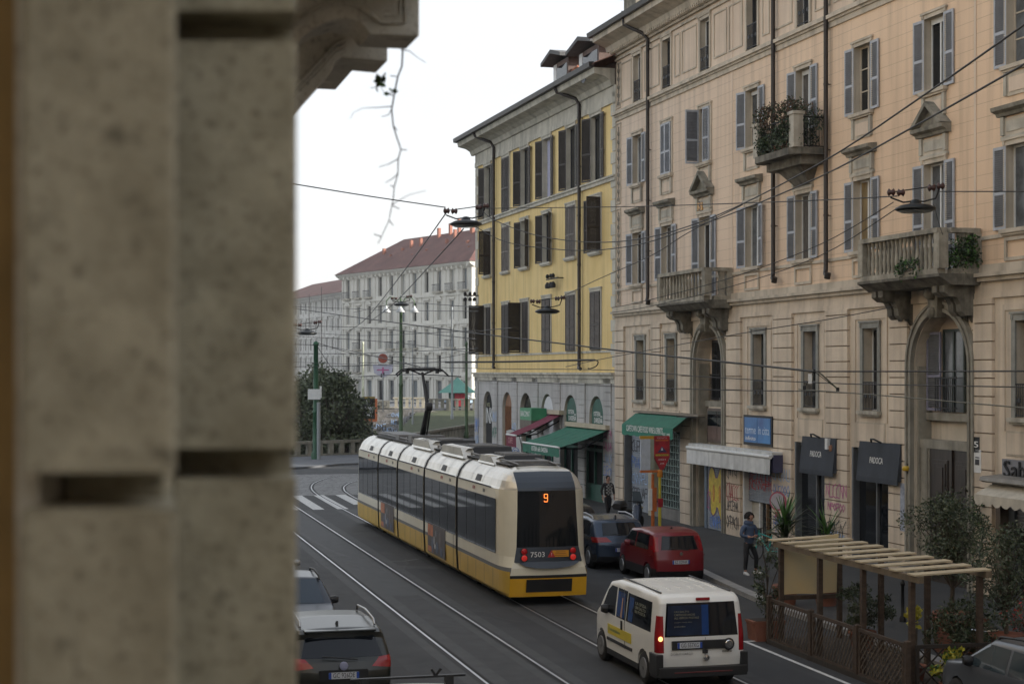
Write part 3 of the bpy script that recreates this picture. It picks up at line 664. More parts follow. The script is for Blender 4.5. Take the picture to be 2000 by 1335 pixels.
# blue poster pair
POSB=mat('blue poster',(.02,.07,.25),.35,0,0,.8,col2=(.05,.22,.5))
a0,a1=fs(1453,.12),fs(1509,.12); t=FT('billboard','framed pair of bright blue posters with white script above the white awning','billboard',a0,0,3.4)
wd=a1-a0; z0,z1=fz(1481,870,.12)-3.4,fz(1481,811,.12)-3.4
b=MB(); b.box(0,wd,-.14,-.05,z0,z1,IRON); b.build('frame',t)
for k in range(2):
    b=MB(); xx=.12+k*(wd-.2)/2; ww=(wd-.28)/2; b.box(xx,xx+ww,-.155,-.142,z0+.1,z1-.08,POSB)
    text_mb(b,'terme' if k==0 else 'in citta',.42,(xx+ww*.5,-.16,(z0+z1)/2),(1,0,0),(0,0,1),mat('pale blue print',(.5,.6,.75),.5),ww*.85)
    if k==0: text_mb(b,'infinito',.2,(xx+ww*.5,-.16,z0+.24),(1,0,0),(0,0,1),LETT,ww*.8)
    b.build('poster',t)
# two dark square awnings
DBL=mat('charcoal blue canvas',(.035,.042,.055),.8,0,.15,2)
for i,(xa,xb,lab) in enumerate(((1553,1612,'charcoal square awning nearer the graffitied roller shutters'),(1664,1737,'charcoal square awning beside the big arched wooden doorway'))):
    a0,a1=fs(xa,.45),fs(xb,.45); zb=3.0; t=FT('awning',lab,'awning',a0,0,zb,'charcoal awnings'); wd=a1-a0; xm_=(xa+xb)/2
    zt,zl=3.95-zb,2.88-zb
    b=MB(); b.prism([(-.02,zt),(-.14,zt+.02),(-.25,zl+.02),(-.25,zl-.12),(-.23,zl-.12),(-.23,zl),(-.12,zt-.03),(-.02,zt-.03)],0,-.1,wd+.1,DBL); b.prism([(-.02,zt-.04),(-.13,zt-.04),(-.22,zl-.01),(-.02,zl-.01)],0,wd+.07,wd+.09,DBL); b.build('canopy',t)
    b=MB(); text_mb(b,'PADOCA',.27,(wd*.46,-.208,(zt+zl)/2),(1,0,0),(0,.11,zt-zl),LETT,.8); b.build('lettering',t)
    b=MB(); b.tube([(wd/2-.3,-.25,zt+.02),(wd/2-.1,-.38,zt+.12),(wd/2+.1,-.38,zt+.12),(wd/2+.3,-.25,zt+.02)],.03,IRON,6); b.build('lamp_arm',t)
# right hand shop awning and sign
a0=fs(1920,.6); t=FT('awning','cream scalloped awning at the right edge under the script shop sign','awning',a0,0,3.0)
CRM=mat('cream canvas',(.50,.46,.38),.8,0,.1,3,grime=.3); zc=fz(1925,938,.6)-3.0
b=MB(); b.prism([(-.02,zc+.15),(-.62,zc+.1),(-.66,zc),(-.55,zc-.05),(-.02,zc+.02)],0,-.1,5,mat('weathered grey case',(.2,.19,.17),.6,0,.2,3)); b.build('case',t)
b=MB(); b.add([(0,-.3,zc-.08),(5,-.3,zc-.08),(5,-.85,zc-.35),(0,-.85,zc-.35)],[(0,1,2,3)],CRM); valance(b,0,5,-.86,zc-.55,zc-.35,CRM,.09,60); b.build('canopy',t)
a0=fs(1957,.1); t=FT('shop_sign','grey wall sign with dark raised script letters at the right edge','sign',a0,0,3.55)
z0,z1=fz(1975,935,.1)-3.55,fz(1975,897,.1)-3.55
b=MB(); b.box(0,3.2,-.1,0,z0,z1,mat('brushed sign plate',(.22,.22,.24),.4,.5,.1,3)); b.build('panel',t)
b=MB(); text_mb(b,'Sabbia',.62,(1.05,-.125,(z0+z1)/2-.02),(1,0,0),(0,0,1),IRON,1.9,thick=.03); b.build('lettering',t)
# number tiles, alarm box, camera
def plate(name,label,cat,x,y,w_,h_,m,txt=None,o=.09,tm=BLKG,grp=None):
    s_=fs(x,o); z=fz(x,y,o); t=FT(name,label,cat,s_,o-.01,z-h_/2); b=MB(); b.box(-w_/2,w_/2,-.03,0,0,h_,m); b.build('panel',t)
    if txt: b=MB(); text_mb(b,txt,h_*.55,(0,-.034,h_/2),(1,0,0),(0,0,1),tm,w_*.7); b.build('lettering',t)
    return t
plate('house_number','small black and white house number tile right of the big doorway','sign',1908,868,.3,.42,IRON,'5',tm=LETT)
plate('notice_board','white paper notice framed on the pier right of the big doorway','notice',1910,900,.34,.62,WHITEP,'i')
plate('poster','pale blue poster on the pier left of the big doorway','poster',1765,990,.34,1.4,mat('pale poster paper',(.3,.33,.4),.7,0,.3,6),None)
s_,z=fs(1768,.2),fz(1768,915,.2); t=FT('alarm_box','yellow alarm box on the pier left of the big doorway','alarm',s_,0,z-.2); b=MB(); b.lathe([(.07,-.06),(.11,-.05),(.12,.05),(.08,.08)],(0,-.17,.2),mat('yellow plastic',(.5,.32,.02),.4,0,.1,5),10); b.build('housing',t); b=MB(); b.box(-.05,.05,-.12,0,.05,.35,IRON); b.build('bracket',t)
s_,z=fs(1617,.2),fz(1617,868,.2); t=FT('alarm_box','small white and rust alarm box between the two charcoal awnings','alarm',s_,0,z-.2); b=MB(); b.box(-.12,.06,-.25,-.02,.05,.4,WHITEP); b.build('housing',t); b=MB(); b.lathe([(.08,0),(.1,.15),(.05,.2)],(.15,-.15,0),mat('rusty metal',(.2,.1,.06),.8,0,.2,5),8); b.build('bell',t)
# ================================================================ yellow house
Y0=-34.6; Y1=-10.1
YB=empty('apartment_building',fw(Y0),FROT,'yellow rendered corner house with dark brown shutters and grey arched ground floor','building')
def K(s): return s-Y0
YEL=mat('yellow render',(.72,.53,.22),.85,0,0,.35,.15,20,col2=(.81,.62,.29),grime=.3)
YTR=mat('grey house trim',(.44,.415,.35),.85,0,0,1.5,.25,25,col2=(.58,.55,.47),grime=.5)
YGR=lined('grey rusticated ground floor',(.38,.37,.36),(.48,.47,.455),.62,-.0,.03,.5,.6)
BRS=mat('dark brown shutter',(.030,.022,.018),.55,0,.2,3); BRL=mat('brown slat',(.045,.036,.03),.55,0,.2,3); GRL=mat('faded brown slat',(.13,.11,.095),.6,0,.2,3)
yc=[-31.95,-28.1,-24.45,-20.5,-16.55,-12.85]
W2=Y1-Y0; holes=[]
for c in yc:
    for z0,z1 in ((14.85,17.8),(11.57,14.03),(7.08,9.76)): holes.append((K(c)-.68,K(c)+.68,z0,z1))
garch=[(-32.85,-30.9),(-28.75,-26.85),(-25.3,-23.1),(-21.4,-19.35),(-17.6,-15.6),(-13.75,-11.75)]
for a,c in garch: holes.append((K(a),K(c),.1 if a<-26 else 2.9,4.98,1))
holes.append((K(-25.0),K(-23.1),.1,2.8)); holes.append((K(-21.6),K(-19.2),.1,2.7)); holes.append((K(-18.3),K(-11.4),.1,2.75))
b=MB()
wall_holes(b,0,W2,6.0,18.75,[h for h in holes if h[2]>6],YEL,0,.28,YTR); wall_holes(b,0,W2,0,6.0,[h for h in holes if h[2]<6],YGR,-.04,.4,YTR)
b.poly([(0,0,0),(0,0,18.75),(0,13,18.75),(0,13,0)],YEL); b.poly([(W2,0,0),(W2,13,0),(W2,13,18.75),(W2,0,18.75)],YEL); b.poly([(0,13,0),(0,13,18.75),(W2,13,18.75),(W2,13,0)],YEL)
k=0; z=6.3
while z<18.4:      # toothed quoins both ends
    l=.62 if k%2 else .42
    b.box(-.03,l,-.05,.02,z,z+.5,YTR); b.box(W2-l,W2-.001,-.05,.02,z,z+.5,YTR); b.box(-.03,-.0,-.05,.6,z,z+.5,YTR); z+=.53; k+=1
b.box(-.12,W2,-.16,.0,5.78,5.95,YTR); b.box(-.2,W2,-.26,.0,5.95,6.05,YTR); b.box(-.05,W2,-.1,0,5.55,5.78,YTR)
b.box(-.08,W2,-.1,0,14.55,14.72,YTR); b.box(-.12,W2,-.16,0,14.72,14.8,YTR)
b.box(0,W2,-.04,0,6.95,7.05,YTR)
b.box(-.05,W2,-.08,0,18.0,18.25,YTR); b.box(-.05,W2,-.05,0,18.25,18.75,YTR)
# blocks round the ground floor arches
for s_ in (-34.4,-30.2,-26.2,-22.35,-18.6,-14.75,-11.1):
    z=.2
    while z<5.2:
        b.box(max(K(s_)-.5,0.0),min(K(s_)+.5,W2-.01),-.1,-.03,z+.02,z+.6,YGR); z+=.62
b.build('wall',YB)
e=MB(); e.prism([(0,18.75),(-.15,18.75),(-.25,19.0),(-.5,19.15),(-.95,19.25),(-1.0,19.5),(0,19.5)],0,-.6,W2-.2,YTR); 
e.prism([(0,18.75),(-.15,18.75),(-.25,19.0),(-.5,19.15),(-.95,19.25),(-1.0,19.5),(0,19.5)],1,0,6,YTR) if 0 else None
e.build('cornice',YB)
e=MB(); e.prism([(-.98,19.5),(-1.2,19.52),(-1.22,19.74),(-.98,19.76)],0,-.75,W2-.2,GUT); e.build('gutter',YB)
r=MB(); A=[];B=[];zz=lambda y:19.6+(y+1.1)*.42
for i in range(int((W2+1)/.3)*4+1):
    x=-.6+i*.075; h_=.05*abs(math.sin(math.pi*i/4)); A.append((x,-1.1,zz(-1.1)+h_)); B.append((x,6.5,zz(6.5)+h_))
r.loft([A,B],ROOFT,False,closed=False); r.loft([[(x,14,19.6) for x,_,_ in A],[(x,6.5,zz(6.5)) for x,_,_ in A]],ROOFT,False,closed=False); r.poly([(-.6,-1.1,19.6),(-.6,14,19.6),(-.6,6.5,zz(6.5))],YTR)
RF2=r.build('roof',YB)
BRICKR=mat('terracotta chimney brick'); DSL=mat('slate grey dormer roof'); DWL=mat('brown dormer cladding',(.13,.085,.07),.7,0,.2,3)
def dorm(xa,xb,yt,yb,y_):   # dormer from two pixel columns, near its front face depth y_
    o=-y_; s0,s1=fs(xa,o),fs(xb,o); z1=fz(xa,yt,o); z0=fz(xa,yb,o)-.8; x0,x1=K(s0),K(s1)
    d=MB(); d.box(x0,x1,y_,y_+3.2,z0,z1-.25,DWL); d.box(x0+.0,x0+.5,y_-.03,y_,z0+.6,z1-.3,WHITEP)
    d.prism([(x0-.45,z1-.3),((x0+x1)/2,z1+.1),(x1+.45,z1-.3),(x1+.45,z1-.12),((x0+x1)/2,z1+.3),(x0-.45,z1-.12)],1,y_-.6,y_+3.4,DSL)
    o_=d.build('dormer',RF2); d=MB(); d.box(x0+.5,x1-.2,y_-.02,y_+.005,z0+.8,z1-.5,GLASS); d.box(x0-.02,x0+.0,y_+.4,y_+1.2,z0+1,z1-.6,GLASS); d.build('window',o_)
dorm(1082,1110,118,170,1.2); dorm(1132,1170,96,160,1.2)
for x,y in ((1035,195),(1122,140),(1128,135)):
    c_=MB(); s_=fs(x,-1.5); chimney(c_,K(s_),1.5,fz(x,y,-1.5)-1.3,.8); c_.build('chimney',RF2)
c_=MB(); s_=fs(1165,.3); c_.lathe([(.05,0),(.35,.03),(.45,.12)],(K(s_),-.8,fz(1165,132,.8)),mat('dark dish',(.03,.035,.05),.5),12,ax=1); c_.tube([(K(s_),-.8,fz(1165,132,.8)),(K(s_),-.6,19.4)],.03,IRON); c_.build('satellite_dish',RF2)
SY=[(shutter_mesh('shutter',.68,h_,BRS,BRL),h_) for h_ in (2.93,2.44,2.66)]
SG=(shutter_mesh('shutter',.68,2.44,GRL,GRL),2.44); SG3=(shutter_mesh('shutter',.68,2.66,BRL,GRL),2.66)
ops=[[(165,172),(2,2),(160,172),(165,172),(165,172),(160,172)],[(10,90),(2,2),(165,150),(165,155),(2,2),(170,95)],[(None,2),(2,2),(90,5),(2,2),(2,2),(2,2)]]
CURT=mat('lilac striped curtain',(.42,.42,.55),.8,0,.15,12,stretch=(8,1,1))
for i,c in enumerate(yc):
    x=K(c)
    for j,(z0,z1) in enumerate(((14.85,17.8),(11.57,14.03),(7.08,9.76))):
        sh=SY[j]; 
        if j==1 and i in (1,4): sh=SG
        if j==2 and i in (3,4,5): sh=SG3
        gl=GLASS
        if j==0 and i==3: gl=CURT
        o=win(YB,x,z0,z1,1.36,.24,mat('dark window frame') if (i+j)%3 else YTR,gl,YTR,.13,j==1,shut=sh,sopen=ops[j][i])
        if j==2 and i==0:   # one leaf swung straight out past the corner
            s=add_obj('shutter',SY[2][0],o,(x-.68,-.055,z0),-R(95)); s.scale=(1.3,1,1.05)
# ground floor arches infill
DGR=mat('dark green panel',(.015,.085,.06),.6,0,.15,2); MAR=mat('maroon canvas',(.16,.02,.045),.75,0,.15,3); WDN=mat('brown slatted door',(.22,.10,.045),.6,0,.25,4,stretch=(8,1,1))
def archpanel(name,a,c,z0,z1,y,m,inset=.12):
    r=(c-a)/2-inset; cx=K((a+c)/2); sp=z1-inset-r; P=[(cx-r,z0)]+[(cx-r*math.cos(math.pi*i/12),sp+r*math.sin(math.pi*i/12)) for i in range(13)]+[(cx+r,z0)]
    b=MB(); b.prism(P[::-1],1,y,y+.05,m); return b.build(name,YB),cx
o,cx=archpanel('shop_door',*garch[0],.1,4.98,.1,DARK); b=MB(); text_mb(b,'HOTEL',.3,(cx,-.0,4.2),(1,0,0),(0,0,1),mat('olive lettering',(.35,.35,.2),.6),.7); text_mb(b,'INK',1.3,(cx,.05,3.55),(1,0,0),(0,0,1),LETT,1.45); b.build('lettering',o)
o,cx=archpanel('wooden_door',*garch[1],.1,4.98,.1,WDN); b=MB()
for k in range(9): b.box(cx-.75+k*.18,cx-.71+k*.18,.06,.1,.1,4.2,WDN)
b.build('slats',o)
o,cx=archpanel('shop_window',*garch[2],2.9,4.98,.15,GLASS)
o,cx=archpanel('arch_panel',*garch[3],2.9,4.98,.05,mat('white arch panel',(.6,.6,.62),.6,0,.05,3)); b=MB(); text_mb(b,'CAPETOWN',.36,(cx+.1,.035,4.0),(1,0,0),(0,0,1),BLKG,1.5); text_mb(b,'EST. 1995',.15,(cx+.1,.035,3.7),(1,0,0),(0,0,1),BLKG,.7); b.build('lettering',o)
for i in (4,5):
    o,cx=archpanel('arch_panel',*garch[i],2.9,4.98,.05,DGR); b=MB()
    text_mb(b,'OSTERIA',.3,(cx-.1,.035,4.15),(1,0,0),(0,0,1),LETT,.95); text_mb(b,'della',.12,(cx+.5,.035,4.05),(1,0,0),(0,0,1),LETT,.3); text_mb(b,'DARSENA',.34,(cx+.08,.035,3.85),(1,0,0),(0,0,1),LETT,1.15); text_mb(b,'92',.12,(cx,.035,3.5),(1,0,0),(0,0,1),LETT,.2); b.build('lettering',o)
for a,c,t in ((-25.0,-23.1,2.8),(-21.6,-19.2,2.7),(-18.3,-11.4,2.75)):
    b=MB(); b.box(K(a),K(c),.3,.34,.1,t,DARK); n=int((c-a)/1.1)
    for k in range(n+1): xx=K(a)+(c-a)*k/n; b.box(xx-.05,xx+.05,.2,.3,.1,t,DGR)
    b.box(K(a),K(c),.2,.28,.1,.9,DGR); b.box(K(a),K(c),.2,.28,t-.35,t-.2,DGR); b.build('shop_front',YB)
b=MB()
for s_,z,w_,h_,m_,sd_ in ((-34.1,3.0,.9,.9,BLUG,41),(-34.1,2.0,.9,.9,LBLG,42),(-34.1,1.2,.9,.5,REDG,43),(-30.2,3.6,1,.6,LBLG,44),(-30.2,2.7,1,.7,GREENC,45),(-30.2,1.8,.9,.6,BLUG,46),(-26.2,3.1,.8,.6,LBLG,47),(-11.0,3.3,1.2,.45,PNKG,48),(-11.0,2.75,1.2,.45,PNKG,49),(-11.0,2.2,1.2,.5,LBLG,50),(-11.0,1.65,1.2,.5,BLUG,51),(-11.0,1.1,1.2,.6,BLKG,52),(-11,.6,1.2,.4,BLKG,53)):
    b=MB(); scribble(b,(K(s_),-.104,z),(1,0,0),(0,0,1),w_*.9,h_,m_,5,.04,sd_); b.build('graffiti',YB)
def pipeY(xt,zb):
    b=MB(); b.tube([(xt-.9,-1.1,19.55),(xt-.85,-1.0,19.3),(xt-.2,-.25,18.9),(xt,-.16,18.6),(xt,-.16,zb+.35),(xt+.05,-.18,zb+.15),(xt+.25,-.26,zb+.05),(xt+.5,-.26,zb)],.085,PIPE,8)
    z=18
    while z>zb+.6: b.lathe([(.1,-.04),(.1,.04)],(xt,-.16,z),PIPE,8); z-=2.3
    b.build('downpipe',YB)
pipeY(K(fs(964,.16)),fz(964,718,.16)); pipeY(K(fs(1131,.16)),fz(1131,720,.16))
# insulator rack bolted to the yellow wall and wall lamp
b=MB(); xx=K(fs(1078,.3)); zc=fz(1078,544,.3)
b.tube([(xx-.9,-.3,zc),(xx+1.0,-.3,zc)],.04,IRON,6); b.tube([(xx+.9,-.3,zc),(xx+.9,0,zc)],.03,IRON)
for dx in (-.75,-.2,.2): b.lathe([(.07,0),(.1,.1),(.05,.2)],(xx+dx,-.3,zc+.05),IRON,8); b.lathe([(.12,-.4),(.14,-.25),(.05,-.1)],(xx+dx,-.3,zc-.05),IRON,8)
b.build('insulator_rack',YB)
# green restaurant awning: long pitched canvas reaching out over the pavement
def pitched(name_lab,s0,s1,zw,out,zo_,m,mv,txt,vh=.55,tm=LETT,side=True):
    t=FT('awning',name_lab,'awning',s0,0,zo_-vh); wd=s1-s0; zb=zo_-vh
    b=MB(); n=24; U=[];V=[]
    for i in range(n+1):
        x=wd*i/n; sag=-.02*abs(math.sin(math.pi*i/4)); U.append((x,-.1,zw-zb+sag)); V.append((x,-out,zo_-zb+sag))
    mid=[((u[0]),(u[1]+v[1])/2,(u[2]+v[2])/2-.05) for u,v in zip(U,V)]
    b.loft([U,mid,V],m,False,closed=False); b.loft([[(p[0],p[1],p[2]-.02) for p in r_] for r_ in (V,mid,U)],m,False,closed=False); b.build('canopy',t)
    b=MB(); b.tube([(0,-out-.02,zo_-zb),(wd,-out-.02,zo_-zb)],.05,WHITEP,6); b.build('front_bar',t)
    b=MB(); b.box(-.1,wd+.1,-.3,0,zw-zb,zw-zb+.2,mat('beige awning case',(.42,.36,.26),.6,0,.1,3)); b.build('case',t)
    b=MB(); valance(b,0,wd,-out-.03,0,vh-.03,mv,.03)
    text_mb(b,txt,vh*.75,(wd*.5,-out-.07,vh*.5),(1,0,0),(0,0,1),tm,wd*.45); b.build('valance',t)
    for x in (.3,wd-.3): b=MB(); b.tube([(x,-.15,zw-zb-.3),(x,-out*.55,(zw+zo_)/2-zb-.45),(x,-out,zo_-zb-.05)],.035,IRON,6); b.build('arm',t)
    return t
go=2.4
g0,g1=fs(1022,go),fs(1093,go)
pitched('wide green canvas awning with white lettering on the yellow house',g0,g1,3.5,go,fz(1055,868,go),GREENC,GREENC,'OSTERIA della DARSENA',.42)
mo=2.4; m0,m1=fs(990,mo),fs(1009,mo)
pitched('narrow maroon canvas awning left of the wide green one',m0,m1,4.0,mo,fz(1000,849,mo),MAR,MAR,'CAFE',.55,mat('pink print',(.5,.25,.25),.6))
s_=fs(1034,.7); t=FT('shop_sign','square green and white projecting sign box between the arches of the yellow house','sign',s_,0,2.6)
zc=fz(1034,808,.7)-2.6; b=MB(); b.box(-1.0,1.0,-.9,-.1,zc-.3,zc+.3,mat('light green sign',(.05,.25,.12),.5)); b.box(-1.0,1.0,-.9,-.1,zc-.75,zc-.3,mat('brown sign base',(.12,.10,.08),.6)); text_mb(b,'BANCOMAT',.4,(0,-.93,zc),(1,0,0),(0,0,1),LETT,1.6); b.build('panel',t)
# banner
p_=g(1005,905); t=empty('feather_banner',pt(1004,914,86),0,'white curved feather banner with blue emblem below the maroon awning','banner'); t.scale=(.95,.95,.84); t.rotation_euler=(0,0,-.3)
b=MB(); Z=[-.0,.8,1.8,2.4,2.7]; 
P=[(-.05,0),(.42,.0),(.42,1.2),(.3,1.9),(.05,2.3),(-.2,2.42),(-.45,2.35),(-.4,1.7),(-.22,.7)]
b.prism([(a,c) for a,c in P],1,-.01,.01,WHITEP); b.build('flag',t); b=MB(); blob(b,[(.1+.2*math.cos(k*.6),1.0+.3*math.sin(k*.6)) for k in range(10)],-.015,WHITEP,BLUG,.04); scribble(b,(.1,-.025,1.0),(1,0,0),(0,0,1),.2,.3,BLUG,1,.04,2); b.build('emblem',t)
b=MB(); b.tube([(.45,0,-1.2),(.45,0,.2),(.44,0,1.4),(.3,0,2.0),(.0,0,2.4),(-.3,0,2.5)],.02,IRON,6); b.build('pole',t)
# ================================================================ ground
ASPH=mat('worn asphalt',(.022,.023,.025),.78,0,0,.9,.4,45,col2=(.038,.039,.041),detail=12)
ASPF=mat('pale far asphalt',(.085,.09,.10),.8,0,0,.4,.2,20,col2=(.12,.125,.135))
def sett_mat():
    m=mat('stone setts',(.10,.10,.10),.6,0,0,1.5,0,col2=(.17,.17,.168)); N=m.node_tree.nodes; Lk=m.node_tree.links; b=N['Principled BSDF']
    tc=N.new('ShaderNodeTexCoord'); v=N.new('ShaderNodeTexVoronoi'); v.feature='DISTANCE_TO_EDGE'; v.inputs['Scale'].default_value=2.2; v.inputs['Randomness'].default_value=.6; Lk.new(tc.outputs['Object'],v.inputs['Vector'])
    r=N.new('ShaderNodeMapRange'); r.inputs[2].default_value=.08; r.inputs[3].default_value=.35; r.inputs[4].default_value=1; Lk.new(v.outputs[0],r.inputs[0])
    src=b.inputs['Base Color'].links[0].from_socket; x=N.new('ShaderNodeMix'); x.data_type='RGBA'; x.blend_type='MULTIPLY'; x.inputs[0].default_value=1; Lk.new(src,x.inputs[6]); Lk.new(r.outputs[0],x.inputs[7]); Lk.new(x.outputs[2],b.inputs['Base Color'])
    bp=N.new('ShaderNodeBump'); bp.inputs['Distance'].default_value=.03; Lk.new(r.outputs[0],bp.inputs['Height']); Lk.new(bp.outputs[0],b.inputs['Normal']); return m
SETT=sett_mat()
def sheet(name,pts,z,m):
    b=MB(); b.poly([(p[0],p[1],z) for p in pts],m); return struct(b.build(name))
def tri_ok(): pass
# low basin and horizon ground; the street slab stands above the canal basin
sheet('ground',[(-640,-110),(640,-110),(640,690),(-640,690)],-4.2,mat('far ground',(.06,.07,.05),.9,0,.2,.05))
edge=[(-60,104),(-17.5,113.5),(-11.2,119),(-8.1,130.5),(-3.2,158),(30,175)]
b=MB(); pts=[(-60,-25),(60,-25),(60,175)]+edge[::-1][1:] 
b.prism(pts,2,-4.2,0,ASPH); struct(b.build('road'))
def ribbon(mb,pts,w_,z,m):
    P=[S(p,a,z) for p,a in pts]
    for i in range(len(P)-1):
        d=(P[i+1]-P[i]).normalized(); n0=Vector((-d.y,d.x,0))*w_/2
        d2=(P[min(i+2,len(P)-1)]-P[i+1]).normalized() if i+2<len(P) else d; n1=Vector((-d2.y,d2.x,0))*w_/2
        dp=(P[i]-P[i-1]).normalized() if i else d; n0=Vector((-dp.y,dp.x,0))*w_/2 if i else n0
        n0=(Vector((-d.y,d.x,0))+Vector((-dp.y,dp.x,0))).normalized()*w_/2; n1=(Vector((-d.y,d.x,0))+Vector((-d2.y,d2.x,0))).normalized()*w_/2
        mb.poly([P[i]-n0,P[i+1]-n1,P[i+1]+n1,P[i]+n0],m)
def Sq(l,z): return [S(p,a,z) for p,a in l]
b=MB(); b.poly(Sq([(-3,80.5),(30,80.5),(30,97),(-3,97)],.004),SETT); b.poly(Sq([(9.6,62),(13.8,62),(13.8,80.5),(9.6,80.5)],.004),SETT) if 0 else None
struct(b.build('paved_crossing'))
b=MB(); P=[(-30,102),(6,101.5),(11,101.6),(13.3,102.7),(15.2,105),(18,106.5),(21,106),(23,100),(30,100),(30,128),(-2,112),(-30,110)]
Q=[S(p,a) for p,a in P]; Q=[q for q in Q]
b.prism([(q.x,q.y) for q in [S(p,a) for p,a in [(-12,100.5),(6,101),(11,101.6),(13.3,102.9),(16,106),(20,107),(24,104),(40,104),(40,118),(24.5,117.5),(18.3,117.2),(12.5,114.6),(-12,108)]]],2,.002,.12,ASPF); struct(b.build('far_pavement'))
# pavement by the facades with kerb
KERB=mat('granite kerb',(.20,.20,.195),.8,0,0,3,.2,40,col2=(.28,.275,.265)); PAVE=mat('asphalt pavement',(.030,.031,.033),.88,0,0,.5,.3,60,col2=(.046,.047,.048))
b=MB(); 
KP=[(16.9,8),(16.95,30),(17.0,39.3),(17.35,43),(17.75,46.5),(18.0,60),(18.2,75),(19.2,84),(21.5,90),(26,93)]
R_=[S(p,a) for p,a in KP]; I_=[S(p+.32,a+(.0 if a<80 else -.15)) for p,a in KP]
n=len(KP)
for i in range(n-1):
    a,c,d,e=R_[i],R_[i+1],I_[i+1],I_[i]
    b.add([(a.x,a.y,0),(c.x,c.y,0),(a.x,a.y,.125),(c.x,c.y,.125),(d.x,d.y,.125),(e.x,e.y,.125)],[(0,1,3,2),(2,3,4,5)],KERB)
struct(b.build('kerb'))
b=MB(); poly=[(q.x,q.y) for q in I_]+[(40,90),(45,10)]
b.poly([(x,y,.121) for x,y in poly],PAVE); struct(b.build('pavement'))
# white edge line, crossing stripes, faded marks
WLINE=mat('worn white road paint',(.42,.42,.41),.7,0,0,7,0,col2=(.62,.62,.60))
PALE=mat('pale scuffed asphalt',(.07,.07,.072),.8,0,.25,1.5)
b=MB(); b.poly(Sq([(14.33,14),(14.43,14),(14.43,34.6),(14.33,34.6)],.005),WLINE); b.poly(Sq([(14.43,34.5),(15.4,34.5),(15.4,34.6),(14.43,34.6)],.0052),WLINE)
struct(b.build('road_line'))
b=MB()
for k in range(-6,6):
    p0=9.62+k*1.08; b.poly(Sq([(p0,72.2 if k<2 else 74.5),(p0+.5,72.2 if k<2 else 74.5),(p0+.55,80.6),(p0+.05,80.6)],.008),WLINE)
struct(b.build('crosswalk'))
b=MB()
ribbon(b,[(7.8,62),(7.85,59),(8.0,56),(8.2,54),(8.6,52.8),(9.2,52.0),(9.8,51.9),(10.4,52.4)],.16,.0045,PALE)
ribbon(b,[(9.2,50.6),(9.8,50.2),(10.4,50.0),(11,50.2)],.7,.0047,mat('dusty asphalt',(.055,.055,.056),.85,0,.2,2))
ribbon(b,[(7.95,51.9),(8.3,50.4)],.12,.0049,PALE)
struct(b.build('road_scuff'))
# asphalt repair patches
b=MB(); DK=mat('dark asphalt patch',(.026,.026,.028),.8,0,.15,1,.2,60)
b.poly(Sq([(9.9,14),(10.5,14),(10.5,60),(9.9,60)],.0035),DK); b.poly(Sq([(13.0,14),(14.0,14),(14.1,70),(13.1,70)],.0035),DK); b.poly(Sq([(5.6,30),(6.3,30),(6.5,70),(5.9,70)],.0035),DK)
b.poly(Sq([(8.0,30),(8.7,30),(8.75,44),(8.0,44)],.003),mat('asphalt repair',(.040,.041,.043),.8,0,.2,2,.3,60)); b.poly(Sq([(5.9,44),(7.0,44.2),(7.1,48),(5.9,47.8)],.0038),mat('asphalt repair')); b.poly(Sq([(12.7,30),(12.95,30),(12.95,58),(12.7,58)],.0042),mat('asphalt repair'))
struct(b.build('asphalt_patch'))
b=MB(); CRK=mat('tar filled crack',(.012,.012,.013),.6,0,0); rk=random.Random(12)
for k in range(26):
    p,a=rk.uniform(4.5,16.5),rk.uniform(24,66); L_=[(p,a)]
    dp,da=rk.uniform(-.3,.3),rk.uniform(.2,.6)
    if k%3==0: dp,da=da,dp
    for q in range(rk.randint(4,9)): p+=dp+rk.uniform(-.15,.15); a+=da+rk.uniform(-.2,.2); L_.append((p,a))
    if 10.2<L_[0][0]<13 and 40<L_[0][1]<67: continue
    ribbon(b,L_,rk.uniform(.02,.04),.0043+.00005*k,CRK)
struct(b.build('road_cracks'))
# tram rails
b=MB()
for a_,c_ in ((7.15,9.45),(10.55,12.85)): b.poly(Sq([(a_,12),(c_,12),(c_,72),(a_,72)],.0015),mat('track bed asphalt',(.030,.031,.032),.7,0,0,2.2,.4,50,col2=(.046,.047,.048),stretch=(1,1,1),detail=12))
struct(b.build('track_bed'))
RAIL=mat('polished rail steel',(.55,.56,.57),.38,.85,.1,.5); GROV=mat('rail groove',(.012,.012,.012),.9,0,0)
b=MB()
def dense(l,n=8):
    out=[]
    for i in range(len(l)-1):
        p0=l[max(i-1,0)];p1=l[i];p2=l[i+1];p3=l[min(i+2,len(l)-1)]
        for k in range(n):
            t=k/n; out.append(tuple(.5*((2*p1[j])+(-p0[j]+p2[j])*t+(2*p0[j]-5*p1[j]+4*p2[j]-p3[j])*t*t+(-p0[j]+3*p1[j]-3*p2[j]+p3[j])*t**3) for j in (0,1)))
    return out+[l[-1]]
trk=[([(7.55,10),(7.55,85),(7.4,96),(6.8,100)],1),([(9.07,10),(9.07,85),(8.95,96),(8.4,100)],-1),
 ([(10.95,10),(10.95,60),(10.93,74.4),(10.95,79.5),(11.15,84),(11.6,87.6),(12.25,90.5),(13.4,93.7),(15.1,96),(19,98.2),(25,99.5)],1),([(12.45,10),(12.45,60),(12.45,76),(12.6,81.8),(12.85,84.5),(13.3,87),(14.2,89.9),(16,92.6),(19.5,94.8),(25,96)],-1)]
for l,sd_ in trk:
    l2=dense(l,6) if len(l)>4 else l
    ribbon(b,l2,.26,.0055,DK); ribbon(b,l2,.055,.0125,RAIL); l3=[(p+sd_*.075,a) for p,a in l2] ; ribbon(b,l3,.05,.0095,GROV)
struct(b.build('tram_rails'))
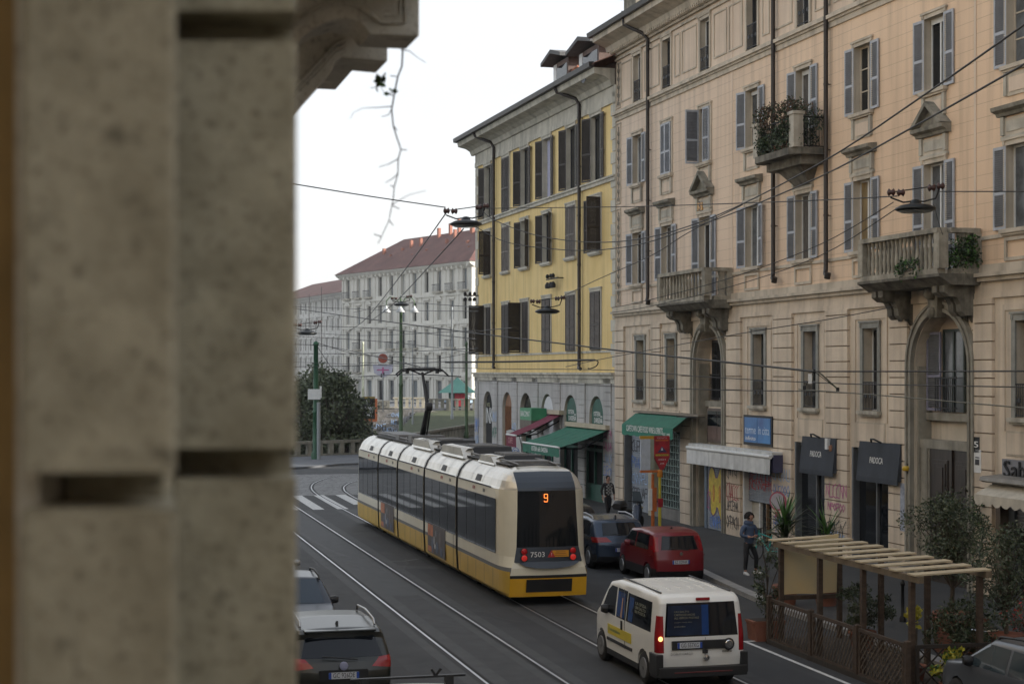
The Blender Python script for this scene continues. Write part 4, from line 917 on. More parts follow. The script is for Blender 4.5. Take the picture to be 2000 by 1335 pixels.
# ================================================================ canal edge and far side
CONC=mat('weathered balustrade stone',(.15,.145,.12),.85,0,0,1.5,.2,20,col2=(.27,.255,.21),grime=.4)
def posts_bal(name,pts,z0,h_,step,pw,label,cat='balustrade',m=CONC,th=.3):
    t=empty(name,(pts[0][0],pts[0][1],z0),0,label,cat); O=Vector((pts[0][0],pts[0][1],0)); b=MB(); q=MB()
    for i in range(len(pts)-1):
        a=Vector((*pts[i],0)); c=Vector((*pts[i+1],0)); d=c-a; L_=d.length; u=d/L_; v=Vector((-u.y,u.x,0))
        def bx(mb,s0,s1,hw,za,zb):
            k=[a-O+u*s0-v*hw,a-O+u*s1-v*hw,a-O+u*s1+v*hw,a-O+u*s0+v*hw]; mb.add([(*j[:2],za) for j in k]+[(*j[:2],zb) for j in k],[(0,3,2,1),(4,5,6,7),(0,1,5,4),(1,2,6,5),(2,3,7,6),(3,0,4,7)],m)
        bx(b,-.05,L_+.05,th*.6,h_-.2,h_); bx(b,-.05,L_+.05,th*.55,-.3,.14)
        s=.2
        while s<L_: bx(q,s,s+pw,th*.4,.14,h_-.2); s+=step
    b.build('coping',t); q.build('balusters',t); return t
posts_bal('balustrade',[(-30,111.5),(-17.5,113.2),(-11.2,118.7)],.1,1.08,.94,.36,'near stone balustrade in front of the dark evergreen tree, left of the tram')
posts_bal('balustrade',[(-11.2,118.7),(-8.1,130.2),(-3.2,157.7),(6,175)],.1,1.08,.6,.2,'long pale balustrade running behind the tram roof to the yellow house')
FAR=1.0
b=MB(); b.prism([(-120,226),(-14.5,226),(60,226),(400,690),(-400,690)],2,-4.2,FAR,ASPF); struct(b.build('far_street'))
GRS=mat('dull grass',(.035,.045,.018),.95,0,0,1.2,.5,30,col2=(.06,.072,.03))
b=MB(); A=[];
x0,x1=-13.0,25
rows=[(225.8,.7),(205,-1.2),(185,-2.6),(165,-4.1)]
rg=random.Random(3); ring=[[(x0+(x1-x0)*i/20-(0 if j else 0)+(-3.5*j/3 if i==0 else 0),Y,z+rg.uniform(-.06,.06)) for i in range(21)] for j,(Y,z) in enumerate(rows)]
b.loft(ring,GRS,True,closed=False); struct(b.build('grass_bank'))
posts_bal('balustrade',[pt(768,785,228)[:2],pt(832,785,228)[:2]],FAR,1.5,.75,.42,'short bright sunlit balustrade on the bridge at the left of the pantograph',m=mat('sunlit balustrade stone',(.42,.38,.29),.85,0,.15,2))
posts_bal('balustrade',[pt(836,790,226.5)[:2],pt(875,790,226)[:2],pt(945,790,226)[:2]],FAR-.4,1.75,.8,.45,'far grey balustrade at the top of the grass bank in front of the green kiosk')
# graffiti wall and bridge arch
GW=mat('graffitied retaining wall',(.14,.13,.115),.85,0,0,2,.2,10,col2=(.30,.28,.26)); 
t=empty('retaining_wall',pt(800,835,224)*1.0,0,'graffiti covered retaining wall below the sunlit bridge balustrade','wall'); t.location.z=-4.2
b=MB(); b.prism([(-5.0,0),(4.6,0),(4.6,4.6),(1.9,5.1),(-5.0,5.1)],1,0,1.2,GW); b.build('wall',t)
b=MB(); rr=random.Random(5)
for k in range(20): scribble(b,(rr.uniform(-4.4,3.2),-.02-.004*k,rr.uniform(1.6,4.6)),(1,0,0),(0,0,1),rr.uniform(.8,2.0),rr.uniform(.5,1.0),rr.choice([mat('grey spray paint',(.3,.3,.31),.6),BLKG,LBLG,mat('grey spray paint'),PNKG,BLKG]),3,.09,k)
b.build('graffiti',t)
t=empty('bridge',pt(730,800,226),0,'low grey bridge with a dark blue arched opening left of the graffiti wall','bridge'); t.location.z=-4.2
b=MB(); wall_holes(b,-9,2.8,0,5.3,[(-2.1,2.4,0,4.6,1)],CONC,0,6); b.poly([(-9,0,5.3),(2.8,0,5.3),(2.8,8,5.3),(-9,8,5.3)],CONC); b.build('wall',t)
b=MB(); b.box(-1.0,2.2,-.05,-.0,5.25,6.3,CONC); b.build('parapet',t); b=MB(); text_mb(b,'YOU',.9,(.9,-.08,5.75),(1,0,0),(0,0,1),BLKG,1.9); b.build('graffiti',t)
b=MB(); b.box(-2.1,2.4,5.5,5.6,0,4.6,mat('dark blue tunnel wall',(.02,.035,.08),.8,0,.2,1)); b.build('tunnel_wall',t)
# far apartment block (long)
def farblock(name,label,pa,pb,zt,rows,cols,side,wm,roofm,base=FAR,balc=(),roofh=6,depth=16,ch=()):
    A=Vector((pa[0],pa[1],0)); B=Vector((pb[0],pb[1],0)); d=B-A; L_=d.length; ang=math.atan2(d.y,d.x)
    t=empty(name,(A.x,A.y,base),ang,label,'building'); H_=zt-base
    b=MB(); holes=[]
    cs=[L_*(i+.5)/cols for i in range(cols)]
    for z0,z1,w_ in rows: 
        for c in cs: holes.append((c-w_/2,c+w_/2,z0-base,z1-base))
    wall_holes(b,0,L_,0,H_,holes,wm,0,.5)
    b.poly([(0,0,0),(0,0,H_),(0,depth,H_),(0,depth,0)],wm); b.poly([(L_,0,0),(L_,depth,0),(L_,depth,H_),(L_,0,H_)],wm); b.poly([(0,depth,0),(0,depth,H_),(L_,depth,H_),(L_,depth,0)],wm)
    for z in side: b.box(-.1,L_+.1,-.25,.0,z-base,z-base+.35,wm)
    b.prism([(0,H_-.7),(-.9,H_-.1),(-1.1,H_+.15),(0,H_+.2)],0,-1,L_+1,wm)
    b.prism([(L_,H_-.7),(L_+.9,H_-.1),(L_+1.1,H_+.15),(L_,H_+.2)],1,-1,depth,wm)
    for k in range(int(L_/1.5)): b.box(k*1.5,k*1.5+.3,-.8,0,H_-.75,H_-.3,wm)
    for i in range(cols+1): 
        x=L_*i/cols; b.box(x-.25,x+.25,-.12,0,.0,H_-.8,wm)
    b.build('wall',t)
    r=MB(); z=H_+.2; ov=1.2; ins=depth/2
    c0=[(-ov,-ov,z),(L_+ov,-ov,z),(L_+ov,depth+ov,z),(-ov,depth+ov,z)]; rd=[(ins,depth/2,z+roofh),(L_-ins,depth/2,z+roofh)]
    r.add(c0+rd,[(0,1,5,4),(1,2,5),(2,3,4,5),(3,0,4),(0,3,2,1)],roofm); ro=r.build('roof',t)
    k=MB()
    for cx_,cy_,hh in ch:
        k=MB(); zc=z+roofh*min(cy_,depth-cy_)/(depth/2)-.3; k.box(cx_-.24,cx_+.24,cy_-.24,cy_+.24,zc,zc+hh,mat('orange chimney pot',(.30,.12,.08),.8,0,.2,4)); k.build('chimney',ro)
    for ri,(z0,z1,w_) in enumerate(rows):
        for ci,c in enumerate(cs):
            q=MB(); q.box(c-w_/2-.2,c-w_/2,-.06,.02,z0-base,z1-base+.25,wm); q.box(c+w_/2,c+w_/2+.2,-.06,.02,z0-base,z1-base+.25,wm); q.box(c-w_/2-.4,c+w_/2+.4,-.3,.02,z1-base+.25,z1-base+.5,wm); 
            if ri in (1,3) and ci%2==0: q.prism([(c-1,z1-base+.5),(c+1,z1-base+.5),(c,z1-base+1.2)],1,-.3,0,wm)
            wn=q.build('window',t); q=MB(); shade=(ci*7+ri*3)%4
            q.box(c-w_/2,c+w_/2,.35,.45,z0-base,z1-base,[GLASSL,GLASS,mat('grey louvred shutter far',(.16,.18,.19),.6,0,.1,3),mat('pale curtain far',(.34,.34,.32),.8)][shade]); q.build('pane',wn)
            if (ri,ci) in balc:
                q=MB(); q.box(c-1.2,c+1.2,-.7,0,z0-base-.3,z0-base,STONE); 
                for m_ in range(11): q.box(c-1.15+m_*.22,c-1.12+m_*.22,-.68,-.65,z0-base,z0-base+1.1,mat('balcony mesh far',(.12,.13,.15),.6))
                for yy in (-.9,): q.box(c-1.2,c+1.2,yy+.2,yy+.25,z0-base+1.05,z0-base+1.15,IRON)
                pass; q.build('balcony',wn)
    return t,L_
FW1=mat('pale grey stone facade',(.56,.545,.49),.85,0,0,.12,.1,5,col2=(.68,.66,.60),grime=.25); FRF=mat('red tile roof far',(.10,.045,.038),.9,0,0,.4,.3,3,col2=(.15,.07,.06))
FW2=mat('pale cream facade far',(.54,.53,.50),.85,0,.1,.1); 
A=pt(670,790,293); B=pt(921,790,256)
def off(p): return (p.x,p.y)
rws=[(19.0,22.3,1.3),(14.4,17.4,1.3),(10.0,13.0,1.3),(6.0,8.7,1.3),(1.2,4.6,1.9)]
bal=[(0,i) for i in (0,1,2,8,9,10)]+[(2,1),(2,4),(2,5),(2,6),(2,9),(3,0),(3,1)]
farblock('apartment_building','long pale stone apartment block with red hipped roof beyond the canal',off(A),off(B),23.1,rws,11,(18.2,9.2,5.2,13.6),FW1,FRF,balc=bal,roofh=6.2,ch=[(8,4,1.6),(16,5,1.8),(19,5.2,1.8),(22,7,2),(25,7.5,2.2),(27,8,2.4),(29,6,2),(33,7,2.2),(35,7.8,2.4),(37,8,2.2),(41,5,1.9),(43,5.5,2),(12,3.2,.9),(14,4.4,1.0),(20.5,2.8,.8),(24,3.5,.9),(28,5,1.2),(30.5,3,.8),(32,7.4,1.6),(36,4.2,1.0),(38.5,3,.8),(39.5,7,1.5)])
A=pt(520,790,355); B=pt(678,790,301)
farblock('apartment_building','plainer pale apartment block with a low red roof behind the lamp at far left',off(A),off(B),20.5,[(17.5,19.6,1.0),(13.8,15.8,1.0),(10.2,12.2,1.0),(6.6,8.6,1.0),(2,5,1.3)],16,(16.6,5.6),FW2,FRF,roofh=4,ch=[(40,8,1.5),(52,8,2.5)])
A=pt(120,790,470); B=pt(515,790,358)
farblock('apartment_building','long low cream apartment block farthest left beyond the canal trees',off(A),off(B),19,[(15,17,1.4),(10.2,12.2,1.4),(5.4,8,1.4)],20,(13.4,),FW2,FRF,roofh=4)
# kiosk
t=empty('kiosk',pt(893,785,231),0,'small kiosk with green pyramid roof and red shutter beyond the canal','kiosk'); t.location.z=FAR
TEAL=mat('teal metal roof',(.03,.10,.09),.6,0,.1,2)
b=MB(); b.box(-1.2,1.2,0,2.2,0,2.4,mat('dark green kiosk wall',(.015,.07,.05),.6,0,.2,2)); b.build('wall',t)
b=MB(); b.add([(-2.7,-1.4,2.1),(2.7,-1.4,2.1),(2.7,3.4,2.1),(-2.7,3.4,2.1),(-1.1,.1,3.3),(1.1,.1,3.3),(1.1,1.9,3.3),(-1.1,1.9,3.3),(0,1,4.3)],[(0,1,5,4),(1,2,6,5),(2,3,7,6),(3,0,4,7),(4,5,8),(5,6,8),(6,7,8),(7,4,8),(0,3,2,1)],TEAL); b.build('roof',t)
b=MB(); b.box(-.35,1.15,-.06,-.01,.2,2.0,mat('red kiosk shutter',(.42,.03,.05),.6,0,.2,2)); b.build('shutter',t)
# ---- poles
GPOLE=mat('green painted steel',(.015,.075,.035),.5,.1,.2,1.5); GPL=mat('pale green painted steel',(.055,.10,.045),.5,.1,.15,1.5); GREYP=mat('grey painted steel',(.26,.28,.29),.5,.2,.1,2)
def pole(name,label,x,Y,ytop,r,m,cat='pole',z0=0.,m2=None,zsplit=None):
    c=pt(x,725,Y); zt=H+(HY-ytop)/F*Y; t=empty(name,(c.x,c.y,z0),0,label,cat); b=MB(); h_=zt-z0
    b.lathe([(r*1.7,0),(r*1.7,.5),(r*1.2,.6),(r*1.1,h_*.4),(r*1.25,h_*.405),(r*1.25,h_*.42),(r,h_*.425),(r*.8,h_*.97),(r*1.1,h_*.975),(r*.9,h_),(0,h_+.1)],(0,0,0),m,10); b.build('pole',t); return t,h_
t,h_=pole('lamp_post','tall green lamp post with three hanging lamps, rising behind the tram pantograph',783,140,590,.15,GPL,'street lamp')
b=MB(); 
for dx in (-1.25,0,1.15):
    if dx: b.tube([(0,0,h_-.5),(dx*.3,0,h_+.35),(dx*.75,0,h_+.45),(dx,0,h_+.1),(dx,0,h_-.35)],.05,GPL,6)
    else: b.tube([(0,0,h_),(0,-.3,h_+.5),(0,-.6,h_+.2),(0,-.6,h_-.5)],.05,GPL,6)
b.build('arms',t)
for dx in (-1.25,0,1.15):
    b=MB(); y=-.6 if dx==0 else 0; b.lathe([(.06,.0),(.1,-.15),(.38,-.5),(.36,-.58),(.0,-.6)],(dx,y,h_-.3),mat('white lamp shade',(.5,.52,.53),.4,0,0),10); b.build('lamp_shade',t)
t,h_=pole('pole','dark green steel tram pole in front of the evergreen tree at far left',617,112,668,.19,GPOLE)
b=MB(); b.box(-.5,.35,-.4,-.25,h_-3.9,h_-3.2,WHITEP); b.build('sign_box',t); b=MB(); b.lathe([(.13,0),(.13,4.0)],(.22,-.28,0),GREYP,8); b.box(.3,.42,-.35,-.2,4.3,5.1,WHITEP); b.build('cable_duct',t)
pole('pole','pale green steel pole in front of the green kiosk',911,150,668,.13,GPL)
pole('lamp_post','slim pale lamp post left of the round no entry sign beyond the canal',709,205,668,.13,mat('pale cream pole',(.5,.52,.38),.5,0,.1,2),z0=.0)
pole('pole','thin grey pole right of the triple lamp post beyond the canal',883,210,600,.12,GREYP)
pole('pole','very thin grey pole between the triple lamp post and the kiosk',806,190,640,.07,GREYP)
# signs beyond the canal
t=empty('road_sign',pt(748,740,150),0,'round red and white sign over a pale board with pink arrow symbol','sign')
b=MB(); b.lathe([(0,-.03),(.58,-.03),(.58,.03),(0,.03)],(0,0,1.9),WHITEP,20,ax=1); b.lathe([(0,-.01),(.43,-.01),(.43,.03),(0,.03)],(0,-.06,1.9),mat('faded red sign face',(.28,.06,.035),.5,0,.2,3),20,ax=1); b.build('disc',t)
b=MB(); b.prism([(-.95,1.35),(.95,1.35),(.8,.55),(.2,0.2),(-.2,.2),(-.8,.55)],1,-.02,.02,mat('lavender sign board',(.45,.45,.55),.6,0,.1,3)); b.box(-.55,.55,-.04,-.02,.78,.9,PNKG); b.box(-.08,.08,-.045,-.02,.5,1.1,PNKG); b.box(-.2,-.08,-.045,-.021,.15,.5,BLKG); b.box(.02,.14,-.045,-.021,.3,.6,BLKG); b.build('board',t)
b=MB(); b.tube([(0,.06,-3.0),(0,.06,2)],.05,GREYP,6); b.tube([(-2.2,.1,1.5),(2.2,.1,1.5)],.025,IRON,4); b.build('pole',t)
t=empty('info_totem',pt(720,838,160),0,'black information panel with white lettering and orange edge beside the tree','sign')
b=MB(); b.box(-.62,.62,-.06,.06,1.0,3.0,IRON); b.build('panel',t); b=MB(); b.box(.62,.85,-.06,.06,.8,3.0,mat('orange sign edge',(.5,.14,.05),.5,0,.1,3)); b.box(-.62,.8,-.055,.055,.75,1.0,mat('orange sign edge')); b.box(-.62,.62,-.05,.05,3.0,3.2,mat('ochre sign top',(.25,.18,.04),.6)); b.build('frame',t)
b=MB(); text_mb(b,'F',.7,(-.1,-.08,2.6),(1,0,0),(0,0,1),LETT); text_mb(b,'MANSO',.36,(0,-.08,2.05),(1,0,0),(0,0,1),LETT,1.0)
for k,z in enumerate((1.8,1.62,1.4,1.25)): b.box(-.4+.05*k,.4-.03*k,-.075,-.06,z,z+.06,LETT)
b.build('lettering',t); b=MB(); b.box(-.15,.15,-.04,.04,-1.5,.75,mat('rust post',(.2,.09,.05),.7,0,.2,3)); b.build('post',t)
# ================================================================ tram
TP=11.64
TR=empty('tram',S(TP,41.2,0),SA,'long five section cream and yellow tram with dark windows and pantograph on the curved tracks','tram')
# local: x to the right of travel, y forward along the street, z up; origin under the rear end
CREAM=mat('cream tram paint',(.70,.655,.52),.3,0,.04,1.5,coat=.5); CREAM2=mat('cream white roof metal',(.50,.48,.43),.26,.45,0,1.6,col2=(.68,.66,.60),coat=.3)
TYEL=mat('ochre yellow tram paint',(.60,.39,.06),.35,0,.08,1.2,coat=.4); TYEL2=mat('orange yellow bumper paint',(.66,.36,.02),.3,0,.04,1.2,coat=.5)
TGLS=mat('tram dark glass',(.007,.009,.012),.04,0,0,spec=.5); TBLK=mat('black tram rubber',(.014,.014,.015),.6,0,.1,3); TBLU=mat('dark slate blue tram panel',(.026,.036,.052),.35,0,.05,1,coat=.15); TGRY=mat('grey roof equipment',(.17,.17,.17),.6,.2,.25,2); TLIN=mat('grey tram trim',(.13,.13,.125),.5,.2,.05,2)
prof=[(1.08,.24),(1.17,.34),(1.2,.9),(1.2,.91),(1.2,1.0),(1.2,1.27),(1.2,2.76),(1.185,3.0),(1.15,3.06),(1.08,3.24),(.95,3.4),(.8,3.5),(.6,3.56),(.0,3.58)]
def side_mats(z):
    if z<.9: return TYEL
    if z<.99: return TLIN
    if z<3.03: return CREAM
    return CREAM2
def ring(y,wf=1.,rake=0.,tr=0.,low=None):
    out=[]
    for hw,z in prof:
        k=wf if low is None else (low if z<1.1 else low+(wf-low)*min(1,(z-1.1)/.5))
        yy=y+rake*max(0,(z-1.2)/2.4)**1.35
        out.append((hw*k,yy,z-tr*max(0,(z-3)/.6)))
    return out
def strip(mb,r0,r1,flip):
    n=len(r0)
    for j in range(n-1):
        m=side_mats((prof[j][1]+prof[j+1][1])/2)
        a,b_,c,d=r0[j],r0[j+1],r1[j+1],r1[j]
        pts=[a,b_,c,d] if not flip else [(-p[0],p[1],p[2]) for p in (d,c,b_,a)]
        mb.add(pts,[(0,1,2,3)],m,True)
def section(y0,y1,ends=(True,True)):
    b=MB(); n=max(2,int((y1-y0)/.6)); R0=[ring(y0+(y1-y0)*i/n) for i in range(n+1)]
    for i in range(n):
        strip(b,R0[i],R0[i+1],False); strip(b,R0[i],R0[i+1],True)
    for y in (y0,y1):
        rg_=ring(y); b.poly([*rg_,*[(-p[0],p[1],p[2]) for p in rg_[::-1]]],TBLK)
    b.poly([(-1.08,y0,.24),(1.08,y0,.24),(1.08,y1,.24),(-1.08,y1,.24)],TBLK)
    # roof seams & hatches
    y=y0+1.3
    while y<y1-.6:
        for sg in (-1,1):
            P=[(sg*(hw+.006),z) for hw,z in prof[8:]]
            b.loft([[(p[0],y-.012,p[1]+.006) for p in P],[(p[0],y+.012,p[1]+.006) for p in P]],TLIN,False,closed=False)
        y+=1.35
    for sg in (-1,1):
        b.box(sg*1.2,sg*1.215,y0+.1,y1-.1,3.0,3.035,TBLK)
        yy=y0+(y1-y0)*.38; b.add([(sg*1.165,yy,3.08),(sg*1.165,yy+.55,3.08),(sg*1.085,yy+.55,3.25),(sg*1.085,yy,3.25)],[(0,1,2,3)],TBLK)
    return b.build('section',TR)
J=[1.3,5.6,10.4,15.1,19.0,23.2]
secs=[]
for i in range(5):
    a,c=J[i]+(.14 if i else 0),J[i+1]-(.14 if i<4 else 0)
    o=section(a,c); secs.append(o)
    # windows: one long glazed band with door lines
    w0=a+(.02 if i else -.42); w1=c-(.02 if i<4 else -.3)
    for sg in (-1,1):
        b=MB(); n=3
        b.box(sg*1.201,sg*1.208,w0,w1,1.3,2.74,TGLS)
        b.build('window',o)
        b=MB()
        for k in range(1,4):
            yy=w0+(w1-w0)*k/4; b.box(sg*1.209,sg*1.212,yy-.012,yy+.012,1.3,2.74,TBLK)
        if i in (1,3):
            for yy in (w0+.3,w0+1.6): b.box(sg*1.202,sg*1.206,yy-.012,yy+.012,.35,1.3,TBLK)
        else:
            for k in range(5): yy=w0+.3+k*(w1-w0-.6)/4; b.box(sg*1.2,sg*1.203,yy-.008,yy+.008,.4,.88,TLIN)
        b.build('window_bars',o)
    if i in (1,3):   # advertising posters
        b=MB(); ya,yb=c-3.3 if i==1 else c-3.1,c-.4; ya=a+.35; yb=a+2.9
        yb=c-.5; ya=yb-2.6
        b.box(-1.214,-1.206,ya,yb,.42,1.34,mat('dark brown poster print',(.06,.045,.04),.4,0,.3,3)); 
        b.box(-1.218,-1.2142,yb-.8,yb-.05,.95,1.3,mat('orange poster print',(.42,.13,.04),.4,0,.3,3)); b.box(-1.218,-1.2142,yb-.9,yb-.05,.45,.62,mat('orange poster print'))
        for k,(dy,dz,w_,h_,m_) in enumerate(((1.0,.85,.25,.14,mat('grey poster print',(.22,.22,.24),.4,0,.3,8)),(1.45,.66,.35,.2,mat('poster blue print',(.06,.08,.13),.4,0,.4,8)),(.75,.66,.3,.25,mat('poster blue print')),(1.3,1.08,.12,.12,mat('grey poster print')),(1.9,.9,.3,.3,mat('poster brown print',(.11,.08,.07),.4,0,.4,8)),(1.15,.68,.12,.09,WHITEP),(2.1,.6,.3,.15,mat('poster blue print')))):
            c0=yb-dy; b.loft([[(-1.2182-.0004*k,c0+w_*math.cos(t)*.6,dz+h_*math.sin(t)) for t in [q*.785 for q in range(8)]],[(-1.2222-.0004*k,c0+w_*math.cos(t)*.5,dz+h_*math.sin(t)*.9) for t in [q*.785 for q in range(8)]]],m_,False)
    b.build('poster',o)
# bellows
for y in J[1:-1]:
    b=MB()
    for k in range(3):
        yy=y-.13+k*.087; P=ring(yy,.985); full=[*P,*[(-p[0],p[1],p[2]) for p in P[::-1][1:]]]; 
        Q=[(x*1.0,yy+.087,z) for x,_,z in full]; M_=[(x*.95,yy+.043,z*.985) for x,_,z in full]
        b.loft([full,M_],TBLK,False,closed=False); b.loft([M_,Q],TBLK,False,closed=False)
    b.build('bellows',TR)
    b=MB()
    for dy in (-.17,.11):
        P=[(hw*1.012,z*1.004) for hw,z in prof[7:]]; full=P+[(-x,z) for x,z in P[::-1][1:]]
        b.loft([[(x,y+dy,z) for x,z in full],[(x,y+dy+.06,z) for x,z in full]],TBLK,False,closed=False)
    b.build('roof_rib',TR)
# cab ends
def RK(z): return .13*max(0,min(1,(z-1.2)/1.8))+(.5*((z-3.0)/.58)**1.5 if z>3 else 0)
def cab(y0,sgn,rear):
    b=MB(); rings=[]
    for yy,wf,low,tr in ((0,1,1,0),(.35,.995,1,0),(.65,.965,.995,.02),(.9,.91,.98,.04),(1.0,.9,.9,.05),(1.08,.85,.955,.06),(1.15,.8,.9,.07),(1.2,.79,.92,.09),(1.235,.7,.9,.1),(1.26,.745,.885,.12)):
        rings.append(ring(0,1,0,tr))
        u=(yy/1.26)**3.6
        XT=lambda z: 1.04 if z<.9 else (1.04-.25*min(1,(z-.9)/.5))
        rings[-1]=[((x*(1-u)+XT(zq)*u) if hq>0 else 0,y_,z) for (x,y_,z),(hq,zq) in zip(rings[-1],prof)]
        k=[]
        for (x,_,z),(hw,zz_) in zip(rings[-1],prof):
            rk=RK(zz_)*(yy/1.26)
            lowb=.10*(1-min(1,abs(zz_-.75)/.5))*(yy/1.26)
            k.append((x,y0+sgn*(yy-rk+lowb),z))
        rings[-1]=k
    for i in range(len(rings)-1):
        strip(b,rings[i],rings[i+1],sgn<0); strip(b,rings[i],rings[i+1],sgn>0)
    last=rings[-1]
    # bumper + lower face
    n=8
    def row(j,bulge=.07):
        x,y,z=last[j]; return [(x*(1-2*t/n),y+sgn*bulge*(1-(1-2*t/n)**2),z) for t in range(n+1)]
    def lerp(z):   # row at arbitrary height
        for j in range(len(prof)-1):
            if prof[j][1]<=z<=prof[j+1][1]:
                t=(z-prof[j][1])/(prof[j+1][1]-prof[j][1]+1e-9); a,c=last[j],last[j+1]
                p=[a[k]+(c[k]-a[k])*t for k in range(3)]; return [(p[0]*(1-2*q/n),p[1]+sgn*.07*(1-(1-2*q/n)**2),p[2]) for q in range(n+1)]
    zs=[.24,.34,.72,.80,.98,1.14,1.52,2.0,2.5,2.98,3.06,3.24,3.4,3.5,3.56,3.58]
    ms=[TYEL2,TYEL2,TBLK,CREAM,CREAM,TBLU,TGLS,TGLS,TGLS,TBLU,TBLU,TBLU,TBLU,TBLU,TBLU]
    rs_=[lerp(z) for z in zs]
    face=MB(); gl=MB(); hood=MB()
    for i in range(len(zs)-1):
        tgt=gl if ms[i] is TGLS else b if i<5 else face if i<7 else hood
        tgt.loft([rs_[i],rs_[i+1]],ms[i],True,closed=False)
    o=b.build('cab_shell',TR); f_=face.build('lamp_panel',TR); hood.build('hood',TR); gl.build('rear_window' if rear else 'windscreen',TR)
    yf=lambda z: [r for zz_,r in zip(zs,rs_) if abs(zz_-z)<1e-6]
    return o,f_,rs_
o,fp,rs_=cab(1.3,-1,True)
cab(23.2,1,False)
def rearpt(x,z,out=.03):
    # approximate rear face position
    Y=1.3-(1.26-RK(z)+.10*(1-min(1,abs(z-.75)/.5)))-.07*(1-(x/.9)**2)
    return Vector((x,Y-out,z))
b=MB(); b.poly([rearpt(x,z,.035) for x,z in ((-.62,.36),(.62,.36),(.62,.7),(-.62,.7))],TBLK); b.box(-.5,.5,-.03,.02,.42,.55,TGRY); b.build('coupler_recess',TR)
b=MB(); A=[];B=[]
for k in range(13):
    x=-.80+1.6*k/12; A.append(rearpt(x,1.15,.045)); B.append(rearpt(x,1.15-.17*math.sqrt(max(0,1-(x/.81)**2)),.11))
b.loft([A,B],TBLU,True,closed=False); b.build('lower_lip',TR)
b=MB()
for z in (1.14,): b.loft([[rearpt(x,z+.012,.03) for x in [-.9+.15*k for k in range(13)]],[rearpt(x,z-.012,.035) for x in [-.9+.15*k for k in range(13)]]],TBLK,False,closed=False)
b.build('panel_gap',TR)
RL=mat('red lamp lens',(.5,.012,.015),.25,0,.1,8,coat=.6); RLON=mat('lit red tail lamp',(.9,.05,.04),.3,0,0,emit=.04)
for sx in (-1,1):
    for z,m_ in ((1.42,RL),(1.25,RLON)):
        b=MB(); c=rearpt(sx*.66,z,.05); b.lathe([(.0,-.03),(.08,-.03),(.08,.02),(.05,.035),(0,.04)],(c.x,c.y,c.z),m_,12,ax=1); b.lathe([(.085,-.01),(.1,-.005),(.1,.02)],(c.x,c.y,c.z),TBLK,12,ax=1); b.build('tail_lamp',TR)
TX=LETT
def lettering(txt,size,x,z,m,w_,name='lettering',out=.04,tilt=0.06):
    b=MB(); c=rearpt(x,z,out); text_mb(b,txt,size,c,(1,0,0),(0,tilt,1),m,w_); return b.build(name,TR)
lettering('7503',.19,-.3,1.33,TX,.38)
b=MB(); c=rearpt(.07,1.33,.045); b.prism([(c.x-.1,c.z-.07),(c.x+.1,c.z-.07),(c.x,c.z+.11)],1,c.y,c.y+.02,mat('red warning triangle',(.45,.03,.03),.5)); text_mb(b,'!',.12,(c.x,c.y-.01,c.z),(1,0,0),(0,0,1),TX); b.build('warning_sticker',TR)
b=MB(); c=rearpt(.32,1.35,.05); b.box(c.x-.22,c.x+.22,c.y,c.y+.02,c.z-.085,c.z+.085,mat('orange sticker',(.65,.28,.02),.5)); 
for k in range(3): b.box(c.x-.17+.02*k,c.x+.17-.02*k,c.y-.004,c.y,c.z-.05+k*.045,c.z-.035+k*.045,mat('brown sticker print',(.25,.1,.02),.5))
b.build('sticker',TR)
LED=mat('amber route display',(1,.22,.04),.5,0,0,emit=.8)
b=MB(); c=rearpt(-.06,2.8,.07); th=.027

for p,q in (((-.06,.13),(.06,.13)),((.06,.13),(.06,-.12)),((.06,-.13),(-.06,-.13)),((-.06,.0),(.06,.0)),((-.06,.0),(-.06,.13)),((-.06,-.13),(-.06,-.09))):
    b.tube([(c.x+p[0]*.72,c.y,c.z+p[1]*.76),(c.x+q[0]*.72,c.y,c.z+q[1]*.76)],.0095,LED,5)
b.build('route_number',TR)
# roof equipment boxes: white rounded left cheek, black top
def rbox(y0,y1,hw=.78,h_=.3):
    b=MB(); z=3.52
    P=[(-hw-.12,z),(-hw,z+h_*.6),(-hw+.12,z+h_*.95),(-hw+.3,z+h_)]; n=6
    b.loft([[(x,y0+(.35 if k else 0),zz_) for k,(x,zz_) in enumerate(P)],[(x,y1,zz_) for x,zz_ in P]],CREAM2,True,closed=False)
    b.prism([(y0+.35,z),(y0+.55,z+h_+.01),(y1-.3,z+h_+.01),(y1,z)],0,-hw+.28,hw,TBLK)
    b.prism([(y0+.05,z),(y0+.5,z+h_*.97),(y1-.3,z+h_*.97),(y1,z)],0,-hw-.08,-hw+.279,CREAM2)
    for k in range(4): yy=y0+.8+k*.35; b.box(-.3,.4,yy,yy+.2,z+h_+.01,z+h_+.05,TGRY)
    b.build('roof_unit',TR)
rbox(2.6,4.6,.7,.22); rbox(6.2,9.6,.75,.3); rbox(11.0,14.3,.75,.3)
b=MB(); 
for y0,y1,w_,h_ in ((1.6,2.3,.5,.1),(4.8,5.3,.6,.12),(9.7,10.2,.5,.14),(15.6,16.2,.6,.25),(18.0,18.7,.6,.2),(19.4,22.6,.45,.16)):
    b.box(-w_,w_,y0,y1,3.56,3.58+h_,TGRY)
for x in (-.55,.5): b.tube([(x,.9,3.62),(x,2,3.66),(x,22.5,3.68)],.03,TGRY,6)
b.box(-.72,.72,1.2,22.6,3.575,3.6,mat('black roof walkway',(.07,.07,.07),.8,0,.3,1.5))
b.build('roof_cables',TR)
